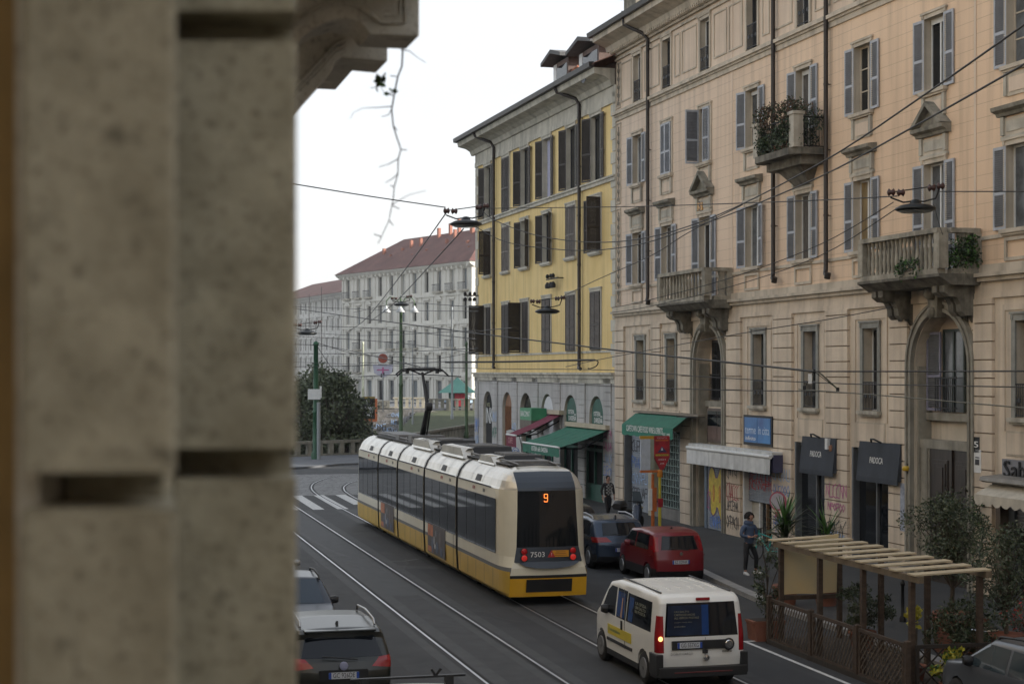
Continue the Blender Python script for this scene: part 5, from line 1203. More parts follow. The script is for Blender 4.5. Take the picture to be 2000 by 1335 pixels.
# pantograph
b=MB(); y=57.4-41.2
b.box(-.55,.55,y-.7,y+.7,3.62,3.75,TBLK)
for x in (-.5,.5):
    for yy in (y-.6,y+.6): b.lathe([(.09,0),(.05,.05),(.09,.1),(.05,.15)],(x,yy,3.6),mat('grey insulator',(.3,.3,.3),.5),8)
b.tube([(0,y+.5,3.75),(0,y-.5,4.85)],[.11,.08],TBLK,8); b.tube([(.12,y+.3,3.75),(.12,y-.45,4.85)],.03,TBLK,6)
b.tube([(-.1,y-.6,4.85),(.12,y-.6,4.85)],.15,TBLK,8)
b.tube([(0,y-.5,4.85),(0,y+.45,6.05)],[.07,.05],TBLK,8)
b.tube([(-.4,y+.45,6.13),(0,y+.45,5.98),(.4,y+.45,6.13)],.03,TBLK,6)
b.tube([(-.55,y+.35,6.15),(.55,y+.35,6.15)],.04,TBLK,6); b.tube([(-.5,y+.6,6.2),(.5,y+.6,6.2)],.04,TBLK,6)
for yy,zz_ in ((y+.35,6.15),(y+.6,6.2)):
    for sx in (-1,1): b.tube([(sx*.5,yy,zz_),(sx*.75,yy,zz_-.04),(sx*.95,yy,zz_-.22)],.03,TBLK,6); b.box(sx*.55-.03,sx*.55+.03,y+.3,y+.65,6.02,6.2,TBLK)
b.build('pantograph',TR)
# bogie wheels hint
for yy in (3.0,3.0+1.7,12.0,13.6,20.2,21.9):
    for sx in (-1,1): b=MB(); b.lathe([(.0,-.05),(.3,-.05),(.3,.05),(0,.05)],(sx*.75,yy,.3),RUB,16,ax=0); b.build('wheel',TR)
# red & white corner reflectors and side texts
b=MB(); 
for i in range(5):
    yy=J[i]+.9; 
    text_mb(b,'7503',.13,(-1.207,yy,2.87),(0,-1,0),(0,0,1),BLKG); text_mb(b,'ATM',.15,(-1.207,yy+1.2,2.87),(0,-1,0),(0,0,1),REDG)
b.build('lettering',TR)
# ================================================================ vehicles
CARGL=mat('car window glass',(.008,.010,.014),.05,0,0,spec=.4)
def in_poly(p,poly):
    c=False; n=len(poly)
    for i in range(n):
        a,b_=poly[i],poly[(i+1)%n]
        if (a[1]>p[1])!=(b_[1]>p[1]) and p[0]<(b_[0]-a[0])*(p[1]-a[1])/(b_[1]-a[1])+a[0]: c=not c
    return c
def car_shell(parent,prof,W,wheels,wr,paint,belt,zones,tumble=.17,plan=(.10,.16),cr=.10,crown=.035,lower=None,sill=.22,bev=.07):
    """prof: (y,z) from rear sill over the roof to the front sill. zones: (part, view, polygon, material, (ymin,ymax), side, mirrored)"""
    pts=list(prof); bot=[]
    for wy in sorted(wheels,reverse=True):
        R_=wr+.055; zc=wr; a0=math.asin(max(-1,min(1,(sill-zc)/R_)))
        for k in range(9):
            t=a0+(math.pi-2*a0)*k/8; bot.append((wy+R_*math.cos(t),zc+R_*math.sin(t)))
    poly=pts+bot
    bm=bmesh.new(); n=len(poly); w2=W/2
    A=[bm.verts.new((-w2,y,z)) for y,z in poly]; B=[bm.verts.new((w2,y,z)) for y,z in poly]
    bm.faces.new(A); bm.faces.new(B[::-1])
    for i in range(n): bm.faces.new((A[i],B[i],B[(i+1)%n],A[(i+1)%n]))
    bmesh.ops.recalc_face_normals(bm,faces=bm.faces)
    np_=len(pts)
    ed=[]
    for V in (A,B):
        for i in range(1,np_-2):
            e=bm.edges.get((V[i],V[i+1])); ed.append(e)
    bmesh.ops.bevel(bm,geom=ed,offset=bev,segments=3,profile=.5,affect='EDGES')
    def cut(co,no): bmesh.ops.bisect_plane(bm,geom=bm.verts[:]+bm.edges[:]+bm.faces[:],plane_co=co,plane_no=no,dist=1e-5)
    L_=max(p[0] for p in prof); Hh=max(p[1] for p in prof)
    k=.18
    while k<L_: cut((0,k,0),(0,1,0)); k+=.22
    for z in [sill+.12+.13*i for i in range(int(Hh/.13))]: cut((0,0,z),(0,0,1))
    for x in (-.8,-.6,-.4,-.2,0,.2,.4,.6,.8): cut((x*w2,0,0),(1,0,0))
    # deform
    zt=Hh
    def D(v):
        x,y,z=v
        t=max(0,min(1,(z-belt)/(zt-belt))); s=1-tumble*t**1.15
        if z<belt: s-= .035*((belt-z)/belt)**2
        er=max(0,1-y/.9); ef=max(0,1-(L_-y)/1.2)
        s*=1-plan[0]*er**2-plan[1]*ef**2
        q=(abs(x)/w2)**2.4
        y+=cr*q*max(0,1-y/1.0)-1.9*cr*q*max(0,1-(L_-y)/1.3)
        z-=crown*(x/w2)**2*max(0,(z-belt)/(zt-belt)) if z>belt else 0
        return Vector((x*s,y,z))
    # zone cuts before deformation happen in deformed space -> deform first
    for v in bm.verts: v.co=D(v.co)
    for zn in zones:
        _,view,pl,*_r=zn; rng=_r[1]; mir=view!='side'
        for sgn in ((1,-1) if (mir and _r[3]) else (1,)):
            for i in range(len(pl)):
                a,b_=pl[i],pl[(i+1)%len(pl)]
                if mir: co=Vector((sgn*a[0],0,a[1])); no=Vector((b_[1]-a[1],0,-sgn*(b_[0]-a[0])))
                else: co=Vector((0,a[0],a[1])); no=Vector((0,b_[1]-a[1],-(b_[0]-a[0])))
                if no.length<1e-6: continue
                fs_=[f for f in bm.faces if rng[0]-.4<=f.calc_center_median().y<=rng[1]+.4]
                gm=set(fs_)|{e for f in fs_ for e in f.edges}|{v for f in fs_ for v in f.verts}
                bmesh.ops.bisect_plane(bm,geom=list(gm),plane_co=co,plane_no=no.normalized(),dist=1e-5)
    bm.normal_update()
    parts={}
    for f in bm.faces:
        c=f.calc_center_median(); key='body'
        for zi,(nm,view,pl,m_,rng,side,mir) in enumerate(zones):
            if not(rng[0]<=c.y<=rng[1]): continue
            if view=='side':
                if abs(f.normal.x)<.45 : continue
                if side and c.x*side<0: continue
                if in_poly((c.y,c.z),pl): key=(zi,1 if c.x>0 else -1); break
            else:
                cx=c.x
                if mir: 
                    if in_poly((abs(cx),c.z),pl): key=(zi,1 if cx>0 else -1); break
                elif in_poly((cx,c.z),pl) and (side==0 or f.normal.y*side>.15): key=(zi,0); break
        if key=='body':
            if lower and c.z<lower[0]: key='lower'
        parts.setdefault(key,[]).append(f)
    out={}
    for key,fl in parts.items():
        vm={};vs=[];fc=[]
        off=.0 if key in('body','lower') else .004
        for f in fl:
            idx=[]
            for v in f.verts:
                if v not in vm: vm[v]=len(vs); vs.append(tuple(v.co+v.normal*off))
                idx.append(vm[v])
            fc.append(tuple(idx))
        if key=='body': nm,m_='body',paint
        elif key=='lower': nm,m_='bumper_trim',lower[1]
        else: nm,m_=zones[key[0]][0],zones[key[0]][3]
        b=MB(); b.add(vs,fc,m_,True); o=b.build(nm,parent); o.data.set_sharp_from_angle(angle=R(40)); out[key]=o
    bm.free()
    b=MB(); b.box(-w2*.8,w2*.8,.25,L_-.3,.2,belt-.25,BLACKP); b.build('underbody',parent)
    return out
def wheel_at(parent,x,y,r,w_=.2,rimm=None,sp=5):
    rimm=rimm or mat('alloy rim',(.32,.33,.34),.35,.7,0)
    b=MB(); sg=1 if x>0 else -1
    b.lathe([(r*.6,-w_/2),(r*.93,-w_/2),(r,-w_/2+.03),(r,w_/2-.03),(r*.93,w_/2),(r*.6,w_/2)],(x,y,r),RUB,22,ax=0); o=b.build('wheel',parent)
    b=MB(); xo=x+sg*w_*.49
    b.lathe([(r*.62,-.02),(r*.66,.02)],(xo,y,r),rimm,20,ax=0); b.lathe([(0,-.02),(r*.6,-.02),(r*.6,-.03),(0,-.03)],(xo-sg*.02,y,r),BLACKP,16,ax=0); b.lathe([(0,-.02),(r*.16,-.02),(r*.14,.02),(0,.025)],(xo,y,r),rimm,10,ax=0)
    for k in range(sp):
        t=2*math.pi*k/sp+.3; c,s=math.cos(t),math.sin(t); n_=Vector((0,-s,c))*.03
        p0=Vector((xo,y+c*r*.1,r+s*r*.1)); p1=Vector((xo,y+c*r*.63,r+s*r*.63))
        b.add([p0-n_,p1-n_*.8,p1+n_*.8,p0+n_],[(0,1,2,3)],rimm)
    b.build('rim',o); return o
PLB=mat('plate blue band',(.02,.07,.35),.4,0,0); PLW=mat('plate white',(.55,.57,.60),.4,0,0)
def plate_on(parent,c,txt,w_=.52,h_=.11,tilt=0,sgn=-1):
    """number plate facing -y (rear)"""
    b=MB(); x,y,z=c; b.box(x-w_/2,x+w_/2,y,y+.012,z-h_/2,z+h_/2,PLW); b.box(x-w_/2,x-w_/2+.045,y-.002,y,z-h_/2,z+h_/2,PLB); b.box(x+w_/2-.045,x+w_/2,y-.002,y,z-h_/2,z+h_/2,PLB); o=b.build('number_plate',parent)
    b=MB(); text_mb(b,txt,h_*1.05,(x,y-.004,z-.0),(1,0,0),(0,0,1),BLKG,w_*.72); b.build('lettering',o); return o
def mirror(parent,x,y,z,m=BLACKP):
    b=MB(); sg=1 if x>0 else -1
    b.loft([[(x,y-.04,z-.08),(x,y+.05,z-.07),(x,y+.05,z+.07),(x,y-.04,z+.07)],[(x+sg*.12,y-.05,z-.09),(x+sg*.12,y+.08,z-.07),(x+sg*.12,y+.08,z+.09),(x+sg*.12,y-.05,z+.09)],[(x+sg*.2,y-.03,z-.06),(x+sg*.2,y+.04,z-.05),(x+sg*.2,y+.04,z+.07),(x+sg*.2,y-.03,z+.07)]],m,True)
    return b.build('mirror',parent)
def vehicle(name,label,p,a,rot=0,cat='car',group=None): return empty(name,S(p,a,0),SA+rot,label,cat,group)
TLR=mat('dark red tail lamp',(.26,.008,.012),.2,0,.1,10,coat=.6)
WHP=mat('white van paint',(.74,.74,.71),.3,0,.03,1,coat=.5)
# ---- white delivery van
V=vehicle('van','white delivery van with blue advert windows and yellow door stripe driving behind the tram',11.42,29.55,cat='van')
pv=[(.10,.22),(.04,.42),(.0,.62),(.02,1.0),(.08,1.66),(.14,1.76),(.3,1.82),(1.5,1.85),(2.6,1.83),(3.1,1.74),(3.75,1.16),(4.2,.98),(4.36,.8),(4.39,.35),(4.3,.22)]
zonesv=[('rear_window','rear',[(-.75,1.02),(.75,1.02),(.69,1.66),(-.69,1.66)],CARGL,(-.2,.3),-1,False),
 ('tail_lamp','rear',[(.765,.72),(.93,.72),(.93,1.42),(.765,1.42)],TLR,(-.2,.24),0,True),
 ('side_window','side',[(.42,1.07),(1.88,1.07),(1.88,1.64),(.47,1.64)],CARGL,(.3,2.0),0,False),
 ('side_window','side',[(1.93,1.07),(2.52,1.07),(2.52,1.66),(1.93,1.66)],CARGL,(1.9,2.7),0,False),
 ('side_window','side',[(2.6,1.07),(3.5,1.10),(3.15,1.55),(2.95,1.66),(2.6,1.66)],CARGL,(2.5,3.6),0,False),
 ('windscreen','front',[(-.72,1.2),(.72,1.2),(.62,1.68),(-.62,1.68)],CARGL,(2.9,4.0),1,False)]
car_shell(V,pv,1.83,(.82,3.55),.32,WHP,1.0,zonesv,.10,(.03,.16),.04,.02,(.34,BLACKP))
for x in (-.80,.80):
    for y in (.82,3.55): wheel_at(V,x,y,.32,.2,mat('grey steel wheel',(.20,.20,.20),.5,.4,.1,5),8)
mirror(V,-.84,3.12,1.15); mirror(V,.84,3.12,1.15)
b=MB(); b.box(-.9,.9,-.08,.2,.26,.45,BLACKP); b.box(.795,.935,-.03,.42,.3,.70,BLACKP); b.box(-.935,-.795,-.03,.42,.3,.70,BLACKP); b.box(-.6,.6,-.085,-.0,.34,.37,mat('dark red reflector',(.12,.01,.01),.3)); b.build('rear_bumper',V,bevel=.03)
b=MB(); b.box(-.62,.58,-.035,.01,.78,.95,BLACKP); b.lathe([(0,-.0),(.11,-.0),(.12,.04),(0,.05)],(.52,-.03,.865),BLACKP,16,ax=1); b.build('plate_panel',V,bevel=.01)
b=MB(); b.lathe([(.07,0),(.085,.01),(.07,.02)],(.52,-.075,.865),CHROME,16,ax=1); b.build('badge',V)
plate_on(V,(-.27,-.05,.865),'GG 557XG',.5,.11)
b=MB(); text_mb(b,'DOBLO CARGO',.06,(-.42,-.02,.70),(1,0,0),(0,0,1),mat('grey lettering',(.2,.2,.2),.4),.45); text_mb(b,'ENGINE',.05,(.5,-.02,.72),(1,0,0),(0,0,1),BLKG,.2); b.build('lettering',V)
b=MB(); b.box(.06,.064,-.014,.0,.58,1.0,TLIN); b.box(-.0,.1,-.045,-.01,.70,.77,BLACKP); b.lathe([(0,0),(.05,.0),(.06,.04),(0,.05)],(.06,-.04,.62),CHROME,12,ax=1); b.build('door_latch',V)
b=MB(); b.box(-.1,.18,.055,.1,1.70,1.755,TLR); b.build('brake_lamp',V,bevel=.01)
b=MB(); b.lathe([(.02,0),(.048,.01),(.02,.03)],(-.85,.0,1.0),mat('lit indicator ring',(1,.45,.15),.4,0,0,emit=1.0),14,ax=1); b.build('indicator_lamp',V)
POSV=mat('dark blue advert film',(.006,.012,.03),.15,0,0,2,col2=(.015,.03,.07)); POSL=mat('bright blue advert film',(.010,.05,.19),.2,0,.3,2)
b=MB(); b.add([(-.72,.016,1.05),(.0,.016,1.05),(.0,.048,1.62),(-.68,.048,1.62)],[(0,1,2,3)],POSV); b.add([(.0,.0155,1.05),(.14,.0155,1.05),(.14,.0475,1.62),(.0,.0475,1.62)],[(0,1,2,3)],POSL)
for k,(z,w_,s_,tx) in enumerate(((1.5,.3,.05,'UN SALTO'),(1.44,.42,.055,'CARTUCCE? ANCHE'),(1.38,.5,.055,'ALL UFFICIO POSTALE'),(1.30,.36,.025,'scopri come fare'),(1.22,.22,.04,'posteonline'))):
    text_mb(b,tx,s_,(-.56+w_/2,.03+(z-1.3)*.05-.012,z),(1,0,0),(0,.05,1),mat('dim advert lettering',(.22,.22,.16),.5),w_)
b.build('advert_film',V)
b=MB()
def vx(z): return -(.915*(1-.10*max(0,(z-1.0)/.85)**1.15)+.008)
b.add([(vx(1.1),2.5,1.1),(vx(1.1),2.02,1.1),(vx(1.6),2.02,1.6),(vx(1.6),2.5,1.6)],[(0,1,2,3)],POSL); b.add([(vx(1.1),1.77,1.1),(vx(1.1),1.5,1.1),(vx(1.6),1.5,1.58),(vx(1.6),1.77,1.58)],[(0,1,2,3)],POSL)
for k,(z,t_) in enumerate(((1.5,'LA SPESA'),(1.42,'UN SALTO'),(1.34,'IN POSTA'))): text_mb(b,t_,.09,(vx(z)-.01,1.05,z),(0,-1,0),(-.02,0,1),mat('dim advert lettering'),.62)
b.add([(vx(1.05)-.004,2.24,1.1),(vx(1.05)-.004,2.12,1.1),(vx(1.5)-.004,2.14,1.5),(vx(1.5)-.004,2.2,1.5)],[(0,1,2,3)],mat('advert figure',(.35,.2,.13),.5))
b.build('advert_film',V)
b=MB(); SY_=mat('yellow vehicle stripe',(.62,.50,.03),.35,0,.03,2)
b.box(-.925,-.912,1.55,3.05,.66,.86,SY_); b.box(-.93,-.905,1.5,3.1,.52,.58,BLACKP); text_mb(b,'Posteitaliane',.11,(-.93,2.6,.77),(0,-1,0),(0,0,1),mat('grey blue stripe print',(.25,.3,.15),.5),.75); b.build('side_stripe',V)
b=MB(); 
for sx in (-1,1): b.box(sx*.915-.004,sx*.915+.004,1.95,1.965,.5,1.7,TLIN) ; b.box(sx*.93-.012,sx*.93+.012,2.1,2.16,.86,1.04,BLACKP)
for k in range(6): b.box(-.62+k*.24,-.60+k*.24,.8,2.4,1.82,1.847,WHP)
for sx in (-1,1): b.tube([(sx*.71,.35,1.83),(sx*.71,2.6,1.85)],.018,BLACKP,4)
b.build('roof_ribs',V)
# ---- generic hatch / suv
def side_glass(prof,belt,roofz,y0,y1,y2,y3,split,m=CARGL):
    """two side windows in front / behind a pillar"""
    return [('side_window','side',[(y0,belt+.05),(split-.04,belt+.04),(split-.04,roofz),(y1,roofz)],m,(y0-.1,split),0,False),
            ('side_window','side',[(split+.04,belt+.04),(y3,belt+.03),(y2,roofz),(split+.04,roofz)],m,(split,y3+.1),0,False)]
def make_car(name,label,p,a,rot,prof,W,wheels,wr,paint,belt,roofz,sg,rear,front,lamps,plate=None,tumble=.17,rails=None,lowz=.42,glass=CARGL,lampm=TLR,lowm=BLACKP,head=None,extra=None,cr=.1,antenna=True):
    V=vehicle(name,label,p,a,rot)
    L_=max(q[0] for q in prof)
    z=side_glass(prof,belt,roofz,*sg,m=glass)
    z+= [('rear_window','rear',rear,glass,(-.1,1.3),-1,False),('windscreen','front',front,glass,(L_-2.3,L_-.7),1,False)]
    z+= [('tail_lamp','rear',lamps[0],lampm,(-.1,lamps[1]),0,True)]
    if head: z.append(('headlamp','front',head,mat('headlamp lens',(.45,.47,.5),.1,.3,0),(L_-.5,L_+.1),0,True))
    car_shell(V,prof,W,wheels,wr,paint,belt,z,tumble,(.09,.15),cr,.04,(lowz,lowm))
    for x in (-W/2+.11,W/2-.11):
        for y in wheels: wheel_at(V,x,y,wr)
    for sx in (-1,1): mirror(V,sx*(W/2-.06),L_-1.45,belt+.1,paint if extra!='blackmir' else BLACKP)
    if plate: plate_on(V,(0,plate[1],plate[2]),plate[0])
    if rails:
        for sx in (-1,1):
            b=MB(); xx=sx*W/2*rails[3]; b.tube([(xx,rails[0],rails[2]-.06),(xx,rails[0]+.1,rails[2]+.02),(xx,(rails[0]+rails[1])/2,rails[2]+.07),(xx,rails[1]-.1,rails[2]+.02),(xx,rails[1],rails[2]-.06)],.022,rails[4],6); b.build('roof_rail',V)
    if antenna: b=MB(); b.prism([(.75,roofz+.08),(.95,roofz+.10),(.78,roofz+.19)],0,-.02,.02,BLACKP); b.build('antenna',V)
    b=MB(); b.tube([(-.35,.12,belt+.12),(.25,.05,belt+.06)],.012,BLACKP,4); b.build('wiper',V)
    b=MB(); 
    for sx in (-1,1):
        for yy in (sg[4],sg[4]-1.0): b.box(sx*(W/2-.012),sx*(W/2+.006),yy-.35,yy-.2,belt-.12,belt-.085,paint)
    b.build('door_handles',V)
    return V
prP=[(.08,.22),(.0,.4),(.02,.72),(.08,.98),(.24,1.38),(.36,1.48),(.8,1.54),(1.5,1.55),(2.25,1.48),(2.85,1.02),(3.4,.88),(3.6,.7),(3.65,.4),(3.58,.22)]
REDP=mat('dark red car paint',(.16,.005,.011),.28,0,.05,1,coat=.7)
RC=make_car('car','dark red small hatchback seen from behind, parked by the pavement',16.4,44.1,0,prP,1.64,(.62,2.92),.29,REDP,.93,1.40,(.55,.62,2.35,2.75,1.65),[(-.56,1.0),(.56,1.0),(.48,1.38),(-.48,1.38)],[(-.62,1.04),(.62,1.04),(.52,1.44),(-.52,1.44)],([(.63,.95),(.85,.95),(.85,1.36),(.60,1.36)],.35),('EZ 029NK',-.01,.66),tumble=.14)
b=MB(); b.lathe([(0,0),(.05,0),(.05,.02),(0,.02)],(0,.0,.9),CHROME,12,ax=1); b.build('badge',RC)
prF=[(.08,.28),(.0,.45),(.03,.98),(.10,1.14),(.42,1.50),(.42,1.60),(.55,1.66),(1.6,1.72),(2.7,1.66),(3.45,1.12),(4.25,.98),(4.52,.8),(4.62,.45),(4.5,.26)]
BGP=mat('black green car paint',(.012,.014,.011),.3,0,.1,1,coat=.4); SILR=mat('silver rail',(.45,.46,.47),.3,.7,0)
FO=make_car('car','black green estate car seen from behind beside the stone pilaster, plate GC 926DE',4.22,27.75,0,prF,1.82,(.88,3.55),.35,BGP,1.12,1.55,(.5,.85,2.85,3.3,1.95),[(-.70,1.2),(.70,1.2),(.60,1.52),(-.60,1.52)],[(-.7,1.16),(.7,1.16),(.6,1.6),(-.6,1.6)],([(.50,1.05),(.95,1.0),(.95,1.22),(.64,1.19)],.34),('GC 926DE',-.02,.93),tumble=.2,rails=(.75,2.7,1.72,.72,SILR))
b=MB(); b.lathe([(0,-.02),(.07,-.02),(.075,.012),(.05,.016)],(0,.0,1.09),mat('pale badge',(.4,.42,.6),.3,.6,0),12,ax=1); b.build('badge',FO)
b=MB(); b.box(-.42,.42,-.012,.03,.84,1.02,BLACKP); b.box(-.5,.5,-.005,.05,.90,.93,CHROME) if 0 else None; b.build('plate_recess',FO)
b=MB(); b.box(-.62,.62,.36,.62,1.60,1.64,BGP); b.build('spoiler',FO,bevel=.015)
prS=[(.08,.25),(.0,.42),(.02,.8),(.12,1.0),(.55,1.42),(.7,1.50),(1.5,1.58),(2.5,1.54),(3.3,1.05),(4.1,.92),(4.35,.72),(4.42,.4),(4.32,.24)]
BLU_=mat('dark blue car paint',(.03,.05,.085),.25,.3,.05,1,coat=.8)
make_car('car','dark blue crossover half hidden between the tram and the red hatchback',15.95,47.95,0,prS,1.8,(.8,3.5),.34,BLU_,.98,1.43,(.6,.95,2.65,3.15,1.85),[(-.6,1.04),(.6,1.04),(.52,1.4),(-.52,1.4)],[(-.66,1.08),(.66,1.08),(.56,1.5),(-.56,1.5)],([(.35,.86),(.95,.84),(.95,1.0),(.5,1.0)],.5),('FT 418LM',-.02,.62),tumble=.2,rails=(1.0,2.6,1.55,.74,SILR))
BKC=mat('black car paint',(.012,.012,.013),.2,0,0,coat=.8)
make_car('car','black car mostly hidden between the tram rear and the dark blue crossover',16.0,53.0,0,prS,1.78,(.8,3.5),.33,BKC,.98,1.43,(.6,.95,2.65,3.15,1.85),[(-.6,1.04),(.6,1.04),(.52,1.4),(-.52,1.4)],[(-.66,1.08),(.66,1.08),(.56,1.5),(-.56,1.5)],([(.35,.86),(.95,.84),(.95,1.0),(.5,1.0)],.5),None,tumble=.2)
NVY=mat('navy car paint',(.012,.018,.032),.3,.1,.05,1,coat=.4)
make_car('car','navy car facing the camera with its windscreen above the black green estate car',4.3,38.9,math.pi,prS,1.8,(.8,3.5),.34,NVY,.98,1.43,(.6,.95,2.65,3.15,1.85),[(-.6,1.04),(.6,1.04),(.52,1.4),(-.52,1.4)],[(-.70,1.06),(.70,1.06),(.58,1.5),(-.58,1.5)],([(.35,.86),(.95,.84),(.95,1.0),(.5,1.0)],.5),None,tumble=.2,rails=(1.0,2.6,1.55,.74,BLACKP),head=[(.45,.68),(.85,.68),(.85,.82),(.5,.8)],extra='blackmir',glass=mat('blue tinted car glass',(.02,.035,.055),.06,0,0,spec=.45))
make_car('car','silver grey car, only a roof edge showing beside the pilaster beyond the navy one',4.35,46.0,math.pi,prS,1.8,(.8,3.5),.34,mat('silver car paint',(.3,.31,.32),.25,.5,.05,1,coat=.6),.98,1.43,(.6,.95,2.65,3.15,1.85),[(-.6,1.04),(.6,1.04),(.52,1.4),(-.52,1.4)],[(-.70,1.06),(.70,1.06),(.58,1.5),(-.58,1.5)],([(.35,.86),(.95,.84),(.95,1.0),(.5,1.0)],.5),None,tumble=.2,rails=(1.0,2.6,1.55,.74,BLACKP))
LC=make_car('car','light grey car with dark roof bars at the very bottom of the view',4.45,21.1,0,prS,1.8,(.8,3.5),.34,mat('cream grey car paint',(.42,.41,.37),.3,.1,.05,1,coat=.5),.98,1.43,(.6,.95,2.65,3.15,1.85),[(-.6,1.04),(.6,1.04),(.52,1.4),(-.52,1.4)],[(-.66,1.08),(.66,1.08),(.56,1.5),(-.56,1.5)],([(.35,.86),(.95,.84),(.95,1.0),(.5,1.0)],.5),None,tumble=.2,antenna=False)
b=MB()
for yy in (2.15,1.2):
    b.box(-.82,.86,yy-.03,yy+.03,1.68,1.71,BLACKP)
    for sx in (-.62,.62): b.box(sx-.06,sx+.06,yy-.05,yy+.05,1.54,1.70,BLACKP)
b.tube([(.42,2.15,1.7),(.36,2.15,1.80)],.02,BLACKP,5); b.tube([(.42,2.15,1.7),(.5,2.15,1.80)],.02,BLACKP,5); b.build('roof_bars',LC)
make_car('car','grey blue car cut off by the lower right corner beside the lattice fence',15.75,22.6,0,prS,1.8,(.8,3.5),.34,mat('grey blue car paint',(.08,.09,.105),.3,.2,.05,1,coat=.7),.98,1.43,(.6,.95,2.65,3.15,1.85),[(-.6,1.04),(.6,1.04),(.52,1.4),(-.52,1.4)],[(-.66,1.08),(.66,1.08),(.56,1.5),(-.56,1.5)],([(.35,.86),(.95,.84),(.95,1.0),(.5,1.0)],.5),None,tumble=.2,rails=(1.0,2.5,1.55,.72,BLACKP),extra='blackmir',glass=mat('pale reflecting car glass',(.03,.045,.055),.05,0,0,spec=.9))
# distant car on the far street
q=pt(922,790,245); V=make_car('car','tiny pale blue car beyond the canal beside the green kiosk',0,0,0,prS,1.8,(.8,3.5),.34,mat('pale blue car paint',(.25,.33,.42),.3,.2,0,1),.98,1.43,(.6,.95,2.65,3.15,1.85),[(-.6,1.04),(.6,1.04),(.52,1.4),(-.52,1.4)],[(-.66,1.08),(.66,1.08),(.56,1.5),(-.56,1.5)],([(.35,.86),(.95,.84),(.95,1.0),(.5,1.0)],.5),None,tumble=.2,antenna=False)
V.location=(q.x,q.y,FAR); V.rotation_euler=(0,0,R(70))
# ---- scooter on the pavement
c=g(1232,1034,.12); T=empty('scooter',(c.x,c.y,.12),SA+R(-48),'dark scooter with a black top box parked by the lattice shop front','scooter')
SCP=mat('dark blue scooter paint',(.02,.03,.055),.25,.2,0,coat=.7)
for y in (-.68,.68):
    b=MB(); b.lathe([(.14,-.05),(.24,-.06),(.27,0),(.24,.06),(.14,.05)],(0,y,.27),RUB,18,ax=0); w_=b.build('wheel',T); b=MB(); b.lathe([(0,-.03),(.14,-.04),(.14,.04),(0,.03)],(0,y,.27),CHROME,10,ax=0); b.build('rim',w_)
b=MB()
def sec(y,hw,z0,z1): return [(-hw*.7,y,z0),(hw*.7,y,z0),(hw,y,(z0+z1)/2),(hw*.6,y,z1),(-hw*.6,y,z1),(-hw,y,(z0+z1)/2)]
b.loft([sec(-.95,.06,.55,.66),sec(-.75,.17,.42,.74),(sec(-.45,.2,.3,.76)),sec(-.1,.19,.22,.70),sec(.05,.19,.2,.36),sec(.35,.2,.2,.36),sec(.45,.22,.25,.9),sec(.62,.16,.45,.95),sec(.75,.08,.5,.8)],SCP,True); b.build('body',T)
b=MB(); b.loft([sec(-.7,.14,.72,.80),sec(-.4,.16,.74,.83),sec(-.05,.13,.70,.78)],BLACKP,True); b.build('seat',T)
b=MB(); b.loft([sec(-1.08,.2,.86,1.06),sec(-.95,.26,.82,1.14),sec(-.7,.26,.82,1.16),sec(-.58,.2,.86,1.08)],BLACKP,True); b.build('top_box',T); b=MB(); b.box(-.262,.262,-1.04,-.6,.955,.975,CHROME); b.build('box_strip',T)
b=MB(); b.tube([(0,.66,.27),(0,.6,.8),(0,.5,1.02)],.035,CHROME,6); b.tube([(-.34,.38,1.05),(-.15,.5,1.03),(.15,.5,1.03),(.34,.38,1.05)],.02,BLACKP,6); b.build('handlebar',T)
b=MB(); b.add([(-.22,.56,.95),(.22,.56,.95),(.17,.42,1.42),(-.17,.42,1.42)],[(0,1,2,3)],mat('smoked windshield',(.10,.13,.16),.1,0,0,spec=.6)); b.build('windshield',T)
b=MB(); b.lathe([(0,0),(.09,.0),(.07,.06),(0,.08)],(0,.78,.78),CHROME,12,ax=1); b.lathe([(0,0),(.06,.0),(.05,.04),(0,.05)],(0,-.96,.62),TLR,12,ax=1); b.build('headlamp',T)
# ---- bicycle (teal) behind the man
c=g(1499,1095,.12); T=empty('bicycle',(c.x,c.y,.12),SA+R(22),'turquoise bicycle standing behind the man in the blue jacket','bicycle')
TQ=mat('turquoise bicycle paint',(.03,.33,.30),.35,0,0,coat=.4)
for y in (-.52,.52):
    b=MB(); P=[(0,y+.33*math.cos(t),.34+.33*math.sin(t)) for t in [2*math.pi*k/20 for k in range(21)]]; b.tube(P,.022,RUB,5,caps=False)
    for k in range(8): t=math.pi*2*k/8; b.tube([(0,y,.34),(0,y+.32*math.cos(t),.34+.32*math.sin(t))],.004,CHROME,3)
    b.build('wheel',T)
b=MB(); 
for P in (((0,-.52,.34),(0,-.05,.32),(0,.38,.82)),((0,-.05,.32),(0,-.2,.85)),((0,-.52,.34),(0,-.17,.75),(0,.36,.85)),((0,.36,.95),(0,.41,.75),(0,.52,.34))): b.tube(P,.022,TQ,6)
b.build('frame',T)
b=MB(); b.tube([(-.28,.25,1.05),(0,.36,1.0),(.28,.25,1.05)],.014,BLACKP,5); b.build('handlebar',T); b=MB(); b.loft([sec(-.36,.09,.87,.93),sec(-.2,.06,.88,.94),sec(-.06,.025,.89,.92)],BLACKP,True); b.build('saddle',T)
b=MB(); b.box(-.06,.06,.62,.95,.75,.78,BLACKP); b.box(-.17,.17,.42,.75,.72,.98,mat('wire basket',(.08,.08,.08),.5)); b.build('basket',T)
